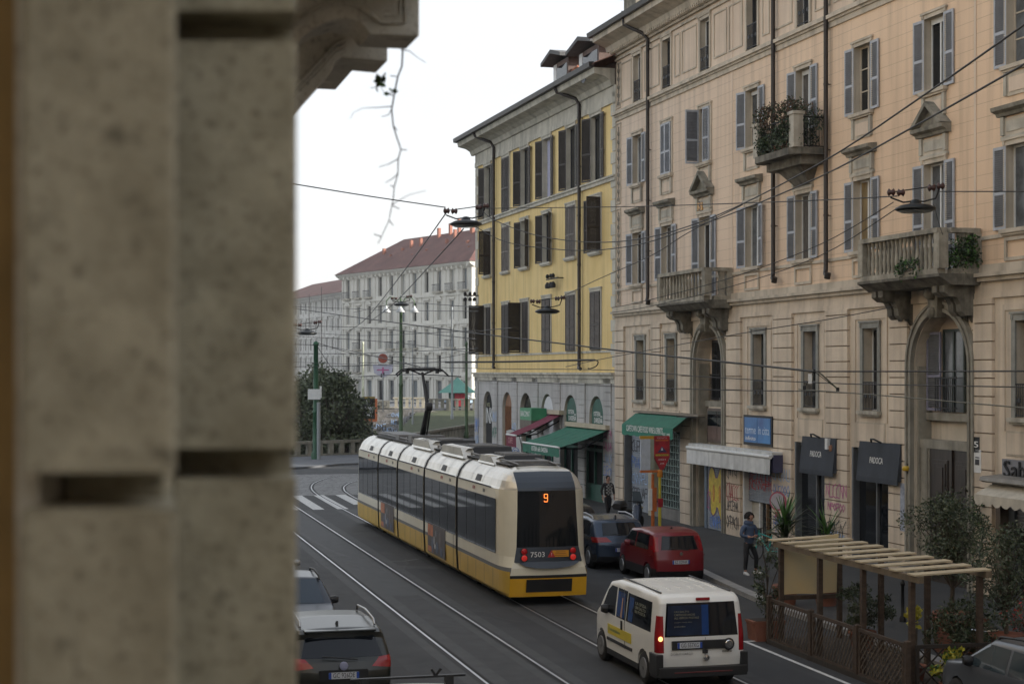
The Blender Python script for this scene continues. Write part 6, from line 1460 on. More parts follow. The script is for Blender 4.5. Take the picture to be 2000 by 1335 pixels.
# ================================================================ foliage kit
def leaf_mat(name,c1,c2): 
    m=mat(name,c1,.6,0,0,3,0,col2=c2); return m
LG1=leaf_mat('olive grey leaves',(.045,.055,.034),(.11,.13,.075)); LG2=leaf_mat('dark green leaves',(.012,.028,.010),(.035,.06,.02)); LG3=leaf_mat('bright green leaves',(.03,.09,.015),(.07,.16,.03)); LGY=leaf_mat('yellowing leaves',(.28,.24,.02),(.40,.38,.04)); LGR=leaf_mat('russet leaves',(.06,.035,.02),(.12,.07,.04)); LEV=leaf_mat('evergreen leaves',(.03,.045,.02),(.10,.12,.055))
BARK=mat('grey brown bark',(.07,.055,.04),.9,0,.3,6,.4,20)
TERR=mat('terracotta pot',(.20,.075,.045),.85,0,.15,3,grime=.3)
def leaves(mb,pts,size,m,rg,asp=.45,droop=0):
    for p in pts:
        d=Vector((rg.gauss(0,1),rg.gauss(0,1),rg.gauss(0,1)-droop)).normalized(); a=d.cross(Vector((rg.random()-.5,rg.random()-.5,rg.random()-.5))).normalized(); s=size*rg.uniform(.6,1.3); p=Vector(p)
        mm=m[rg.randrange(len(m))] if isinstance(m,(list,tuple)) else m
        mb.add([p,p+d*s*.5+a*s*asp*.5,p+d*s,p+d*s*.5-a*s*asp*.5],[(0,1,2,3)],mm)
def clump_pts(rg,c,r,n,flat=1.):
    out=[]
    while len(out)<n:
        q=Vector((rg.uniform(-1,1),rg.uniform(-1,1),rg.uniform(-1,1)))
        if .35<q.length<1: out.append(Vector(c)+Vector((q.x*r,q.y*r,q.z*r*flat)))
    return out
def tree(name,label,loc,h_,cr,n,size,m,seed,trunk_r=.06,cz0=.35,group=None,cat='tree',pot=None,nclump=22,sx=1.,asp=.45):
    rg=random.Random(seed); T=empty(name,loc,0,label,cat,group); b=MB(); tops=[]
    z0=pot[1] if pot else 0
    P=[(0,0,z0)]; 
    for k in range(1,5): P.append((rg.uniform(-.06,.06)*h_*.5,rg.uniform(-.06,.06)*h_*.5,z0+(h_-z0)*k/5))
    b.tube(P,[trunk_r*(1-.17*k) for k in range(5)],BARK,7)
    cl=[]
    for k in range(nclump):
        t=rg.uniform(cz0,1); zz_=z0+(h_-z0)*t; w_=math.sin(math.pi*min(1,max(.12,(t-cz0)/(1-cz0)*.85+.12)))**.6; ang=rg.uniform(0,6.28); rr=cr*w_*rg.uniform(.25,1)
        c=Vector((math.cos(ang)*rr*sx,math.sin(ang)*rr,zz_)); cl.append(c)
        j=min(4,int((t*.75)*5)); b.tube([P[max(1,j-1)],(Vector(P[max(1,j-1)])+c)/2+Vector((0,0,.03*h_)),c],[trunk_r*.4,trunk_r*.25,trunk_r*.1],BARK,4)
    b.build('trunk',T); b=MB()
    for c in cl: leaves(b,clump_pts(rg,c,cr*rg.uniform(.25,.42),n//nclump,.8),size,m,rg,asp)
    b.build('crown',T)
    if pot:
        q=MB(); r=pot[0]; q.lathe([(r*.7,0),(r*.95,pot[1]*.85),(r*1.05,pot[1]*.86),(r*1.05,pot[1]),(r*.9,pot[1]),(r*.85,pot[1]*.9),(0,pot[1]*.9)],(0,0,0),TERR,14); q.build('pot',T)
    return T
# evergreen masses behind the near balustrade (rooted on the canal bank)
for i,(x,Y,zt,cr,lab) in enumerate(((600,124,5.6,3.0,'dark evergreen tree beyond the balustrade, left of the green tram pole'),(655,121,5.4,2.9,'dark evergreen tree beyond the balustrade, right of the green tram pole'),(628,128,6.3,2.6,'dark evergreen tree rising highest directly behind the green tram pole'),(682,126,2.6,1.9,'low dark evergreen shrub between the balustrade tree and the black information panel'))):
    c=pt(x,725,Y); tree('evergreen_tree',lab,(c.x,c.y,-4.2),zt+4.2,cr,9000,.30,[LEV,LEV,LG1],50+i,.25,.15,'evergreen trees by the canal',nclump=60,asp=.6)
for i,(x,Y,zt,cr,lab) in enumerate(((120,150,5.0,4.2,'broad evergreen tree far to the left beyond the balustrade'),(300,140,4.2,3.6,'evergreen tree left of the three by the tram pole'),(450,150,6.0,4.2,'tall evergreen tree hidden beside the pilaster'))):
    c=pt(x,725,Y); tree('evergreen_tree',lab,(c.x,c.y,-4.2),zt+4.2,cr,5000,.36,[LEV,LEV,LG1],70+i,.25,.15,'evergreen trees by the canal',nclump=44,asp=.6)
# ================================================================ people
SKIN=mat('skin',(.36,.20,.14),.55,0,.05,5); HAIRD=mat('black brown hair',(.014,.010,.008),.7,0,.3,20,.6,60); SHOEW=mat('white trainer',(.6,.6,.58),.5,0,0)
def skin_mesh(parent,name,nodes,edges,m,sub=2,root=0):
    me=bpy.data.meshes.new(name); me.from_pydata([n[0] for n in nodes],edges,[]); o=bpy.data.objects.new(name,me); COL.objects.link(o)
    s=o.modifiers.new('skin','SKIN'); s.use_smooth_shade=True
    for i,n in enumerate(nodes):
        r=n[1]; me.skin_vertices[0].data[i].radius=(r if isinstance(r,tuple) else (r,r)); me.skin_vertices[0].data[i].use_root=(i==root)
    u=o.modifiers.new('sub','SUBSURF'); u.levels=sub; u.render_levels=sub
    dg=bpy.context.evaluated_depsgraph_get(); me2=bpy.data.meshes.new_from_object(o.evaluated_get(dg)); bpy.data.objects.remove(o)
    me2.materials.clear(); me2.materials.append(m)
    for p in me2.polygons: p.use_smooth=True; p.material_index=0
    q=bpy.data.objects.new(name,me2); COL.objects.link(q); q.parent=parent; return q
def head(mb,c,m,face=1,tilt=0,s=1.):
    """egg shaped head with nose, brow, ears; faces -y*face"""
    rings=[]
    for k,(z,rx,ry,dy) in enumerate(((-.125,.03,.035,-.02),(-.11,.05,.06,-.012),(-.08,.062,.078,-.004),(-.03,.072,.092,0),(.02,.076,.098,.004),(.065,.073,.094,.006),(.10,.055,.07,.008),(.122,.02,.025,.01))):
        ring_=[]
        for j in range(14):
            t=2*math.pi*j/14; x=rx*math.cos(t); y=ry*math.sin(t)
            if y<0: y*=.92
            ring_.append(Vector((x,y+dy,z)))
        rings.append(ring_)
    M_=Matrix.Translation(Vector(c))@Matrix.Rotation(tilt,4,'X')@Matrix.Scale(s,4)
    old=mb.T; mb.T=M_
    mb.loft(rings,m,True)
    mb.add([(-.013,-.088,-.035),(.013,-.088,-.035),(0,-.115,-.03),(0,-.09,.015)],[(0,1,2),(0,2,3),(1,3,2)],m)
    dk=mat('eye and lip',(.05,.025,.02),.5)
    for sx in (-1,1):
        mb.add([(sx*.018,-.0905,.004),(sx*.045,-.083,.004),(sx*.045,-.083,.014),(sx*.018,-.0905,.014)],[(0,1,2,3)],dk)
        mb.lathe([(.008,-.03),(.02,0),(.008,.03)],(sx*.078,.01,-.01),m,6)
    mb.add([(-.022,-.088,-.066),(.022,-.088,-.066),(.018,-.089,-.058),(-.018,-.089,-.058)],[(0,1,2,3)],dk)
    mb.T=old
def hand(mb,wrist,d,palm_n,m,curl=.5,s=1.):
    """palm with five bent fingers; d = pointing direction, palm_n = palm normal"""
    d=Vector(d).normalized(); n=Vector(palm_n).normalized(); a=d.cross(n).normalized(); w_=Vector(wrist)
    P=w_+d*.09*s
    mb.loft([[w_+a*x*s*.7+n*y*s for x,y in ((-.025,-.012),(.025,-.012),(.025,.012),(-.025,.012))],[w_+d*.05*s+a*x*s+n*y*s for x,y in ((-.042,-.014),(.042,-.014),(.042,.014),(-.042,.014))],[P+a*x*s+n*y*s for x,y in ((-.04,-.011),(.04,-.011),(.04,.011),(-.04,.011))]],m,True)
    for k,(x,l) in enumerate(((-.032,.06),(-.011,.072),(.011,.078),(.031,.07))):
        p=P+a*x*s; dd=d; pts=[p]
        for q in range(3):
            ang=curl*(.5+.4*q); dd=(d*math.cos(ang*(q+1)*.6)+n*math.sin(ang*(q+1)*.6)); p=p+dd*l*s*(.45,.32,.23)[q]; pts.append(p)
        mb.tube(pts,[.0095*s,.009*s,.008*s,.006*s],m,6)
    p=w_+d*.03*s+a*.035*s; mb.tube([p,p+(d*.4+a*.8+n*.3).normalized()*.035*s,p+(d*.8+a*.5+n*.6).normalized()*.065*s],[.012*s,.011*s,.008*s],m,6)
def limb(mb,pts,rs,m,n=10): mb.tube(pts,rs,m,n)
def shoe(mb,c,yaw,m,s=1.):
    M_=Matrix.Translation(Vector(c))@Matrix.Rotation(yaw,4,'Z'); old=mb.T; mb.T=M_
    def r_(y,hw,h_): return [(-hw,y,0),(hw,y,0),(hw*1.02,y,h_*.45),(hw*.6,y,h_),(-hw*.6,y,h_),(-hw*1.02,y,h_*.45)]
    mb.loft([r_(.08,.03,.07),r_(.06,.042,.10),r_(-.0,.045,.11),r_(-.08,.05,.07),(r_(-.16,.048,.05)),r_(-.2,.03,.035)],m,True); mb.T=old
# local person frame: faces -y (toward the camera side), x to their left as seen from behind
def person_phone():
    c=g(1463,1121,.12); T=empty('person',(c.x,c.y,.12),SA+R(18),'person','person')
    T['label']='person with curly dark hair and blue padded jacket looking at a phone'
    # legs in stride
    N=[((0,0,.93),(.10,.07)),((.0,0,1.08),(.10,.07)),((.0,.0,1.28),(.12,.07)),((0,.0,1.42),(.11,.06)),((0,-.01,1.50),(.055,.055)),((0,-.03,1.57),(.05,.05)),
       ((-.11,0,.88),(.06,.06)),((-.17,-.06,.5),(.05,.05)),((-.16,-.02,.12),(.04,.04)),((-.16,-.03,.06),(.04,.04)),
       ((.11,0,.88),(.06,.06)),((.2,-.10,.5),(.062,.062)),((.27,.02,.13),(.045,.045)),((.28,.01,.07),(.04,.04)),
       ((-.2,0,1.40),(.065,.065)),((-.29,-.02,1.17),(.05,.05)),((-.13,-.24,1.12),(.038,.038)),
       ((.2,0,1.40),(.065,.065)),((.27,.04,1.14),(.05,.05)),((.14,-.2,1.12),(.038,.038))]
    E_=[(0,1),(1,2),(2,3),(3,4),(4,5),(0,6),(6,7),(7,8),(8,9),(0,10),(10,11),(11,12),(12,13),(3,14),(14,15),(15,16),(3,17),(17,18),(18,19)]
    body=skin_mesh(T,'body',N,E_,SKIN)
    b=MB(); head(b,(0,-.05,1.66),SKIN,tilt=R(28)); hand(b,(-.13,-.24,1.12),(.75,-.5,.25),(0,-.2,1),SKIN,.8); hand(b,(.12,-.2,1.12),(-.6,-.6,.2),(0,-.2,1),SKIN,.9); b.build('head_and_hands',body)
    JAC=mat('blue padded jacket',(.055,.085,.15),.7,0,.15,4,.5,25); TRO=mat('black trousers',(.010,.010,.013),.8,0,.2,4)
    Nj=[((0,0,.86),(.17,.13)),((0,0,1.1),(.18,.135)),((0,.0,1.28),(.195,.135)),((0,.01,1.42),(.16,.10)),((0,.015,1.49),(.09,.085)),
        ((-.215,0,1.41),(.085,.08)),((-.31,-.0,1.16),(.07,.07)),((-.19,-.19,1.13),(.052,.052)),((.215,0,1.41),(.085,.08)),((.29,.04,1.14),(.07,.07)),((.19,-.15,1.13),(.052,.052))]
    skin_mesh(T,'jacket',Nj,[(0,1),(1,2),(2,3),(3,4),(3,5),(5,6),(6,7),(3,8),(8,9),(9,10)],JAC)
    b=MB(); b.lathe([(.11,.0),(.15,.04),(.14,.1),(.10,.13)],(0,.02,1.46),JAC,14); b.build('hood',T)
    Nt=[((0,0,1.0),(.15,.115)),((0,0,.92),(.155,.12)),((-.11,0,.86),(.098,.1)),((-.17,-.06,.5),(.074,.074)),((-.165,-.015,.13),(.06,.06)),((.11,0,.86),(.098,.1)),((.2,-.10,.5),(.074,.074)),((.275,.02,.14),(.06,.06))]
    skin_mesh(T,'trousers',Nt,[(0,1),(1,2),(2,3),(3,4),(1,5),(5,6),(6,7)],TRO)
    b=MB(); rg=random.Random(2)
    for k in range(90):
        t=rg.uniform(0,6.28); u=rg.uniform(-.35,1); q=Vector((math.cos(t)*math.sqrt(1-u*u)*.125,math.sin(t)*math.sqrt(1-u*u)*.125+.035,u*.125))
        if q.y<-.05 and q.z<.05: continue
        b.lathe([(0,-.035),(.032,-.015),(.036,.01),(0,.035)],Vector((0,-.035,1.70))+q,HAIRD,6)
    b.build('hair',T)
    for x,y,yw in ((-.16,-.03,R(-12)),(.28,.0,R(35))): b=MB(); shoe(b,(x,y,.0),yw,SHOEW); b.build('shoe',T)
    ph=empty('phone',(0,0,0),0,'dark phone held by the person in the blue padded jacket','phone'); ph.matrix_world=Matrix.Translation(T.location)@Matrix.Rotation(SA+R(18),4,'Z')@Matrix.Translation((-.01,-.31,1.15))
    b=MB(); b.box(-.038,.038,-.07,.07,0,.01,BLACKP); b.box(-.034,.034,-.064,.064,.0102,.012,mat('phone case red',(.25,.03,.03),.4)); b.build('screen',ph)
person_phone()
def walker(label,c,yaw,shirt,trou,hairm=HAIRD,h_=1.72,z=0.,stride=.22,jacket=None,cap=None,group=None):
    T=empty('person',(c[0],c[1],z),yaw,label,'person',group); k=h_/1.75
    def q(l): return [((a[0]*k,a[1]*k,a[2]*k),(r[0]*k,r[1]*k)) for a,r in l]
    s=stride
    N=q([((0,0,.93),(.1,.07)),((0,0,1.1),(.1,.07)),((0,0,1.28),(.12,.07)),((0,0,1.42),(.11,.06)),((0,0,1.51),(.055,.055)),((0,-.01,1.57),(.05,.05)),
       ((-.1,0,.88),(.06,.06)),((-.11,-s*.6,.5),(.05,.05)),((-.11,-s,.09),(.042,.042)),((.1,0,.88),(.06,.06)),((.11,s*.2,.5),(.05,.05)),((.11,s,.1),(.042,.042)),
       ((-.2,0,1.40),(.06,.06)),((-.26,.06,1.14),(.045,.045)),((-.25,-.02,.9),(.034,.034)),((.2,0,1.40),(.06,.06)),((.26,.0,1.14),(.045,.045)),((.24,-.12,.92),(.034,.034))])
    E_=[(0,1),(1,2),(2,3),(3,4),(4,5),(0,6),(6,7),(7,8),(0,9),(9,10),(10,11),(3,12),(12,13),(13,14),(3,15),(15,16),(16,17)]
    body=skin_mesh(T,'body',N,E_,SKIN,1)
    b=MB(); head(b,(0,-.02,1.645*k),SKIN,s=k); hand(b,(-.25*k,-.02*k,.9*k),(0,-.1,-1),(1,0,0),SKIN,.5,k); hand(b,(.24*k,-.12*k,.92*k),(0,-.2,-1),(-1,0,0),SKIN,.5,k); b.build('head_and_hands',body)
    Nj=q([((0,0,.86),(.165,.12)),((0,0,1.1),(.165,.125)),((0,0,1.28),(.185,.125)),((0,0,1.43),(.15,.09)),((-.21,0,1.41),(.075,.07)),((-.27,.06,1.14),(.058,.058)),((-.255,-.01,.96),(.045,.045)),((.21,0,1.41),(.075,.07)),((.27,0,1.14),(.058,.058)),((.245,-.1,.98),(.045,.045))])
    skin_mesh(T,'jacket',Nj,[(0,1),(1,2),(2,3),(3,4),(4,5),(5,6),(3,7),(7,8),(8,9)],shirt,1)
    if jacket:
        b=MB()
        for r in range(7):
            for cc in range(4):
                if (r+cc)%2: b.box((-.14+cc*.07)*k,(-.07+cc*.07)*k,-.15*k-.003*abs(cc-1.5),-.12*k,(.98+r*.065)*k,(1.045+r*.065)*k,jacket)
        b.build('check_pattern',T)
    Nt=q([((0,0,.99),(.145,.11)),((0,0,.92),(.15,.115)),((-.1,0,.86),(.094,.094)),((-.11,-s*.6,.5),(.07,.07)),((-.11,-s,.12),(.055,.055)),((.1,0,.86),(.094,.094)),((.11,s*.2,.5),(.07,.07)),((.11,s,.13),(.055,.055))])
    skin_mesh(T,'trousers',Nt,[(0,1),(1,2),(2,3),(3,4),(1,5),(5,6),(6,7)],trou,1)
    b=MB(); b.lathe([(.04,-.06),(.085,-.02),(.095,.04),(.08,.09),(.04,.12),(0,.125)],(0,.0,1.66*k),hairm,10); b.build('hair',T)
    for x,y in ((-.11,-s),(.11,s)): b=MB(); shoe(b,(x*k,y*k,0),0,BLACKP,k); b.build('shoe',T)
    return T
DKC=mat('dark clothes',(.015,.015,.018),.8,0,.2,4); GRC=mat('grey clothes',(.16,.17,.19),.8,0,.2,4); BRC=mat('brown clothes',(.08,.05,.035),.8,0,.2,4)
walker('person in a pale checked shirt under a dark coat near the parked scooter',g(1187,1012,.12),SA+R(10),DKC,DKC,z=.121,jacket=mat('pale check',(.3,.3,.29),.8))
q=S(21.0,87,.12); c=pt(937,868,88); walker('person in black standing by the first arched door of the yellow house',(c.x,c.y),SA,DKC,DKC,z=.121)
c=pt(971,870,84); walker('person in brown walking between the arched doors of the yellow house',(c.x,c.y),SA+R(20),BRC,BRC,z=.121)
for i,(x,lab,m_) in enumerate(((774,'person in dark clothes seen over the tram roof, left of two others',DKC),(791,'person in dark clothes seen over the tram roof, in the middle of three',DKC),(811,'person in a grey hooded top seen over the tram roof, right of two others',GRC))):
    c=pt(x,840,107+i); walker(lab,(c.x,c.y),SA+R(160),m_,DKC,z=.12 if 0 else .0,h_=1.72)
# ================================================================ bus stop
c=g(1275,1042,.12)
T=empty('bus_stop',(c.x,c.y,.12),SA,'orange and yellow bus stop poles with a red pointed sign and white timetable case','bus stop')
ORG=mat('orange steel',(.42,.11,.02),.5,0,.2,5); YLP=mat('yellow steel',(.45,.38,.03),.5,0,.15,5); T.scale=(.78,.78,.76)
REDS=mat('red sign panel',(.30,.012,.02),.45,0,.3,3)
b=MB(); b.lathe([(.09,0),(.075,2.9)],(0,0,0),ORG,8); b.box(-.07,.3,-.05,.05,1.55,1.62,BLACKP); b.build('pole',T)
b=MB(); b.lathe([(.08,0),(.08,1.5),(.075,1.52),(.07,3.0)],(.34,-.02,0),YLP,8); b.lathe([(.13,2.75),(.14,2.85),(.14,3.05),(.12,3.1)],(.34,-.02,0),mat('orange lamp housing',(.5,.18,.01),.4),8); b.box(.22,.46,-.14,.1,1.3,1.72,REDS); b.build('pole',T)
b=MB(); cx=.42; b.prism([(cx-.37,4.75),(cx+.37,4.75),(cx+.39,4.68),(cx+.39,3.72),(cx+.08,3.1),(cx-.08,3.1),(cx-.39,3.72),(cx-.39,4.68)][::-1],1,-.1,-.02,REDS); b.build('sign',T)
b=MB(); y=-.104
b.box(cx-.32,cx+.32,y-.004,y,3.78,3.86,YLP); b.box(cx-.32,cx+.32,y-.004,y,4.5,4.56,ORG); text_mb(b,'FERMATA',.13,(cx,y-.006,4.64),(1,0,0),(0,0,1),mat('pale pink print',(.5,.3,.3),.5),.5); 
b.prism([(cx-.22,3.95),(cx+.25,3.95),(cx+.12,4.12),(cx,4.25),(cx-.1,4.1)],1,y-.004,y,mat('dark blue print',(.03,.03,.09),.5)); b.prism([(cx-.05,4.05),(cx+.06,4.05),(cx,4.2)],1,y-.008,y-.0045,WHITEP); text_mb(b,'P.ta GENOVA',.09,(cx,y-.008,3.82),(1,0,0),(0,0,1),BLKG,.55); text_mb(b,'LINEA 9',.1,(cx,y-.006,3.6),(1,0,0),(0,0,1),WHITEP,.36); text_mb(b,'ATM',.1,(cx,y-.006,3.4),(1,0,0),(0,0,1),WHITEP,.2); b.build('lettering',T)
b=MB(); b.box(-.62,-.16,-.1,.02,3.1,4.6,mat('pale timetable',(.42,.46,.52),.5,0,.08,6)); b.box(-.155,.03,-.1,.02,3.1,4.6,mat('grey green panel',(.25,.27,.22),.5)); b.box(-.66,.03,-.07,.03,4.6,4.75,mat('amber top lamp',(.45,.25,.02),.4)); b.box(-.64,.4,-.11,.03,2.98,3.09,ORG); b.build('timetable_case',T)
b=MB(); b.box(-.24,-.06,-.1,-.02,1.15,2.2,WHITEP); b.box(-.02,.16,-.1,-.02,1.1,2.25,ORG); b.build('notice_case',T)
# round traffic sign by the planted pergola
c=g(1519,1100,.12); T=empty('road_sign',(c.x,c.y,.12),SA+R(-55),'round no entry style sign with pink rim on a slim pole by the spiky plant','sign')
T['label']='small round grey sign with pink rim on a slim pole behind the spiky palm plant'
zc=6.1-(978-725)/3200*c.y-.12
b=MB(); b.lathe([(0,-.03),(.30,-.03),(.30,0),(0,0)],(0,0,zc),mat('pink sign rim',(.35,.08,.12),.5),20,ax=1); b.lathe([(0,.002),(.25,.002),(.25,.006),(0,.006)],(0,0,zc),mat('grey sign face',(.4,.38,.42),.4,0,.1,3),20,ax=1); b.box(-.09,.09,-.02,-.0,zc-.5,zc-.33,mat('pink sign rim')); b.build('disc',T)
b=MB(); b.lathe([(.03,0),(.03,zc+.2)],(0,.03,0),GREYP,6); b.build('pole',T)
# ================================================================ pergola on the parking strip
WOOD=mat('weathered brown timber',(.055,.036,.024),.8,0,.3,5,.3,30,stretch=(1,1,3)); WOODL=mat('light timber slat',(.42,.35,.235),.75,0,.15,5,stretch=(1,3,1)); CANV=mat('cream canvas screen',(.46,.42,.29),.75,0,0,.8,col2=(.58,.45,.24))
PA,PE=27.95,34.0     # along street
T=empty('pergola',S(15.0,PA,0),SA,'brown timber pergola with pale roof slats and cream canvas screen on the parking strip','pergola')
W_=1.42; Lp=PE-PA; zl=2.16; zr=2.22
b=MB()
b.box(-.25,W_+.3,-.3,Lp+.2,.0,.10,mat('dark decking',(.035,.028,.022),.85,0,.25,4,stretch=(1,6,1))); b.build('deck',T)
for i,y in enumerate((0.0,2.0,4.0,Lp-.05)):
    for x,zt in ((0.,zl),(W_,zr)):
        b=MB(); b.box(x-.05,x+.05,y-.05,y+.05,.10,zt,WOOD); b.build('post',T)
b=MB(); b.box(-.06,.06,-.35,Lp+.25,zl,zl+.12,mat('pale timber beam',(.13,.10,.065),.75,0,.2,4,stretch=(3,1,1))); b.build('beam',T)
b=MB(); b.box(W_-.06,W_+.06,-.35,Lp+.25,zr,zr+.12,mat('pale timber beam')); b.build('beam',T)
ns=10
for k in range(ns):
    y=-.3+k*(Lp+.45)/(ns-1); b=MB()
    p=[(-.10,zl+.125),(W_+.08,zr+.125)]
    b.add([(p[0][0],y,p[0][1]),(p[1][0],y,p[1][1]),(p[1][0],y+.3,p[1][1]),(p[0][0],y+.3,p[0][1]),(p[0][0],y,p[0][1]+.03),(p[1][0],y,p[1][1]+.03),(p[1][0],y+.3,p[1][1]+.03),(p[0][0],y+.3,p[0][1]+.03)],[(0,3,2,1),(4,5,6,7),(0,1,5,4),(1,2,6,5),(2,3,7,6),(3,0,4,7)],WOODL); b.build('roof_slat',T)
# canvas on the far end
b=MB(); P=[];n=10
rows=[]
for j in range(7):
    rows.append([(.06+(W_-.12)*i/n,Lp-.08+.05*math.sin(i*.8+j*.4),1.12+(zl-1.1+.28*i/n)*j/6) for i in range(n+1)])
b.loft(rows,CANV,True,closed=False); b.build('canvas_screen',T)
b=MB(); b.box(.05,W_-.05,Lp-.12,Lp-.04,1.0,1.1,WOOD); b.box(W_-.05,W_+.05,2.4,3.6,zr-.18,zr-.08,mat('grey roller',(.25,.26,.27),.5)); b.build('rail',T)
# fence panels
def lattice(name,lab,p0,a0,p1,a1,z0,z1,diag='both',step=.13,grp=None,m=WOOD):
    A=S(p0,a0,0); B=S(p1,a1,0); d=B-A; L_=d.length; t=empty(name,(A.x,A.y,z0),math.atan2(d.y,d.x),lab,'fence',grp); h_=z1-z0
    b=MB(); b.box(0,L_,-.03,.03,h_-.07,h_,m); b.box(0,L_,-.025,.025,.04,.1,m); b.box(0,.06,-.03,.03,0,h_-.07,m); b.box(L_-.06,L_,-.03,.03,0,h_-.07,m); b.build('frame',t)
    m=mat('weathered lattice timber',(.085,.065,.048),.8,0,.3,5) if m is WOOD else m; b=MB(); H2=h_-.17; zb=.1
    def seg(x0,za,x1,zb_,y):
        dv=Vector((x1-x0,zb_-za)); nn=Vector((-dv.y,dv.x)).normalized()*.014
        b.prism([(x0-nn.x,za-nn.y),(x1-nn.x,zb_-nn.y),(x1+nn.x,zb_+nn.y),(x0+nn.x,za+nn.y)],1,y-.006,y+.006,m)
    for sgn in ((1,) if diag=='one' else (1,-1)):
        sl=1.6 if diag=='one' else 1.0
        x=-H2/sl
        while x<L_:
            xa,xb=x,x+H2/sl; za,zz_=zb,zb+H2
            if xa<.06: za=zb+(.06-xa)*sl; xa=.06
            if xb>L_-.06: zz_=zb+H2-(xb-(L_-.06))*sl; xb=L_-.06
            if xb>xa+.02:
                if sgn>0: seg(xa,za,xb,zz_,-.012)
                else: seg(xa,2*zb+H2-za,xb,2*zb+H2-zz_,.012)
            x+=step*(1.4 if diag!='one' else 1)
    b.build('lattice',t); return t
g1='lattice fence panels round the pergola'
lattice('lattice_fence','timber fence of slanting slats farthest up the street, below the canvas screen',14.82,PE+.1,14.82,PE-1.95,.05,1.02,'one',.13,g1)
lattice('lattice_fence','timber fence of slanting slats in the middle of the pergola row',14.80,PE-2.15,14.80,PE-4.1,.05,1.02,'one',.13,g1)
lattice('lattice_fence','timber fence of crossed slats at the near end of the pergola row',14.80,PE-4.3,14.80,PE-6.15,.05,1.02,'both',.11,g1)
lattice('lattice_fence','dark crossed lattice panel turned across the street end, behind the yellow leaves',14.95,PA-.25,17.0,PA-.35,.05,1.0,'both',.2,g1,mat('dark stained timber',(.022,.016,.012),.8,0,.2,5))
for i,(p_,a_) in enumerate(((14.8,PE-2.05),(14.8,PE-4.2),(14.8,PE+.15),(14.8,PA-.2))):
    t=empty('fence_post',S(p_,a_,0),SA,('post between the two slanted slat fence panels','post between the slanted and crossed slat fence panels','end post of the slat fence near the spiky plant','corner post of the fence beside the yellow leaves')[i],'post','fence posts'); b=MB(); b.box(-.05,.05,-.05,.05,.0,1.06,WOOD); b.add([(-.06,-.06,1.06),(.06,-.06,1.06),(.06,.06,1.06),(-.06,.06,1.06),(0,0,1.1)],[(0,1,4),(1,2,4),(2,3,4),(3,0,4),(0,3,2,1)],WOOD); b.build('post',t)
# round table and cafe bits inside
c=S(17.6,PA+2.0); T=empty('cafe_table',(c.x,c.y,.12),0,'small round steel topped cafe table beyond the near end of the pergola','table'); b=MB(); b.lathe([(0,.72),(.38,.72),(.38,.75),(0,.75)],(0,0,0),CHROME,18); b.build('tabletop',T); b=MB(); b.lathe([(.22,0),(.2,.03),(.03,.05),(.03,.72)],(0,0,0),BLACKP,10); b.build('base',T)
# bollard
c=g(1763,1213,.12); T=empty('bollard',(c.x,c.y,.12),0,'slim dark iron bollard seen through the pergola','bollard'); b=MB(); b.lathe([(.08,0),(.08,.1),(.045,.15),(.04,.85),(.06,.88),(.06,.93),(.03,.97),(.035,1.02),(0,1.05)],(0,0,0),IRON,10); b.build('post',T)
# planters (brick red boxes)
def planter(lab,p_,a_,w_,d_,h_,z=.12):
    t=empty('planter',S(p_,a_,z),SA,lab,'planter'); b=MB(); b.prism([(-w_/2,0),(w_/2,0),(w_/2+.05,h_*.88),(w_/2+.08,h_*.88),(w_/2+.08,h_),(-w_/2-.08,h_),(-w_/2-.08,h_*.88),(-w_/2-.05,h_*.88)],1,-d_/2,d_/2,TERR); b.build('box',t); b=MB(); b.box(-w_/2,w_/2,-d_/2+.04,d_/2-.04,h_,h_+.01,mat('soil',(.03,.02,.014),.95)); b.build('soil',t); return t
q=g(1505,1258); A_=(15.25,35.1)
planter('terracotta planter at the far corner of the pergola fence under the leafy shrub',14.95,34.7,.65,.5,.45,0.0)
planter('terracotta planter box on the pavement behind the pergola table',18.0,31.4,.9,.6,.75); planter('terracotta planter box on the pavement nearest the right edge',18.3,29.2,1.0,.6,.6)
# potted plants
c=S(17.3,37.4); 
def yucca(lab,c,h_,n,ln,seed,z=.12,pot=True):
    T=empty('palm_plant',(c.x,c.y,z),0,lab,'plant'); rg=random.Random(seed); b=MB(); b.tube([(0,0,.4),(0.03,0,h_*.6),(0,.03,h_)],[.07,.06,.05],BARK,7); b.build('trunk',T); b=MB()
    for k in range(n):
        t=rg.uniform(0,6.28); el=rg.uniform(-.5,1.45); z0=h_*rg.uniform(.75,1.02); L_=ln*rg.uniform(.7,1.15); P=[];d=Vector((math.cos(t)*math.cos(el),math.sin(t)*math.cos(el),math.sin(el))); p=Vector((0,0,z0)); sd_=d.cross(Vector((0,0,1))).normalized(); m_=LG3 if el>.9 else (LG2 if rg.random()<.6 else LG1)
        prev=None
        for q in range(5):
            w_=.035*(1-(q/4)**1.5)+.004; cur=(p-sd_*w_,p+sd_*w_)
            if prev: b.add([prev[0],prev[1],cur[1],cur[0]],[(0,1,2,3)],m_)
            prev=cur; p=p+d*L_/4; d=(d+Vector((0,0,-.10))).normalized()
    b.build('leaves',T)
    if pot: q=MB(); q.lathe([(.25,0),(.33,.42),(.36,.43),(.36,.5),(.3,.5),(0,.45)],(0,0,0),TERR,14); q.build('pot',T)
    return T
yucca('spiky green palm plant in a pot, tallest one left of the pergola roof',S(17.35,39.0),2.1,150,.85,1); yucca('second spiky palm plant right of the tallest one, behind the pergola roof',S(18.3,38.6),1.9,90,.75,2)
tree('potted_shrub','leafy dark shrub hanging over the far corner of the pergola fence',S(15.0,34.8,.0),2.3,.42,900,.09,[LG1,LG2],5,.03,.12,None,'shrub',(.28,.4),16)
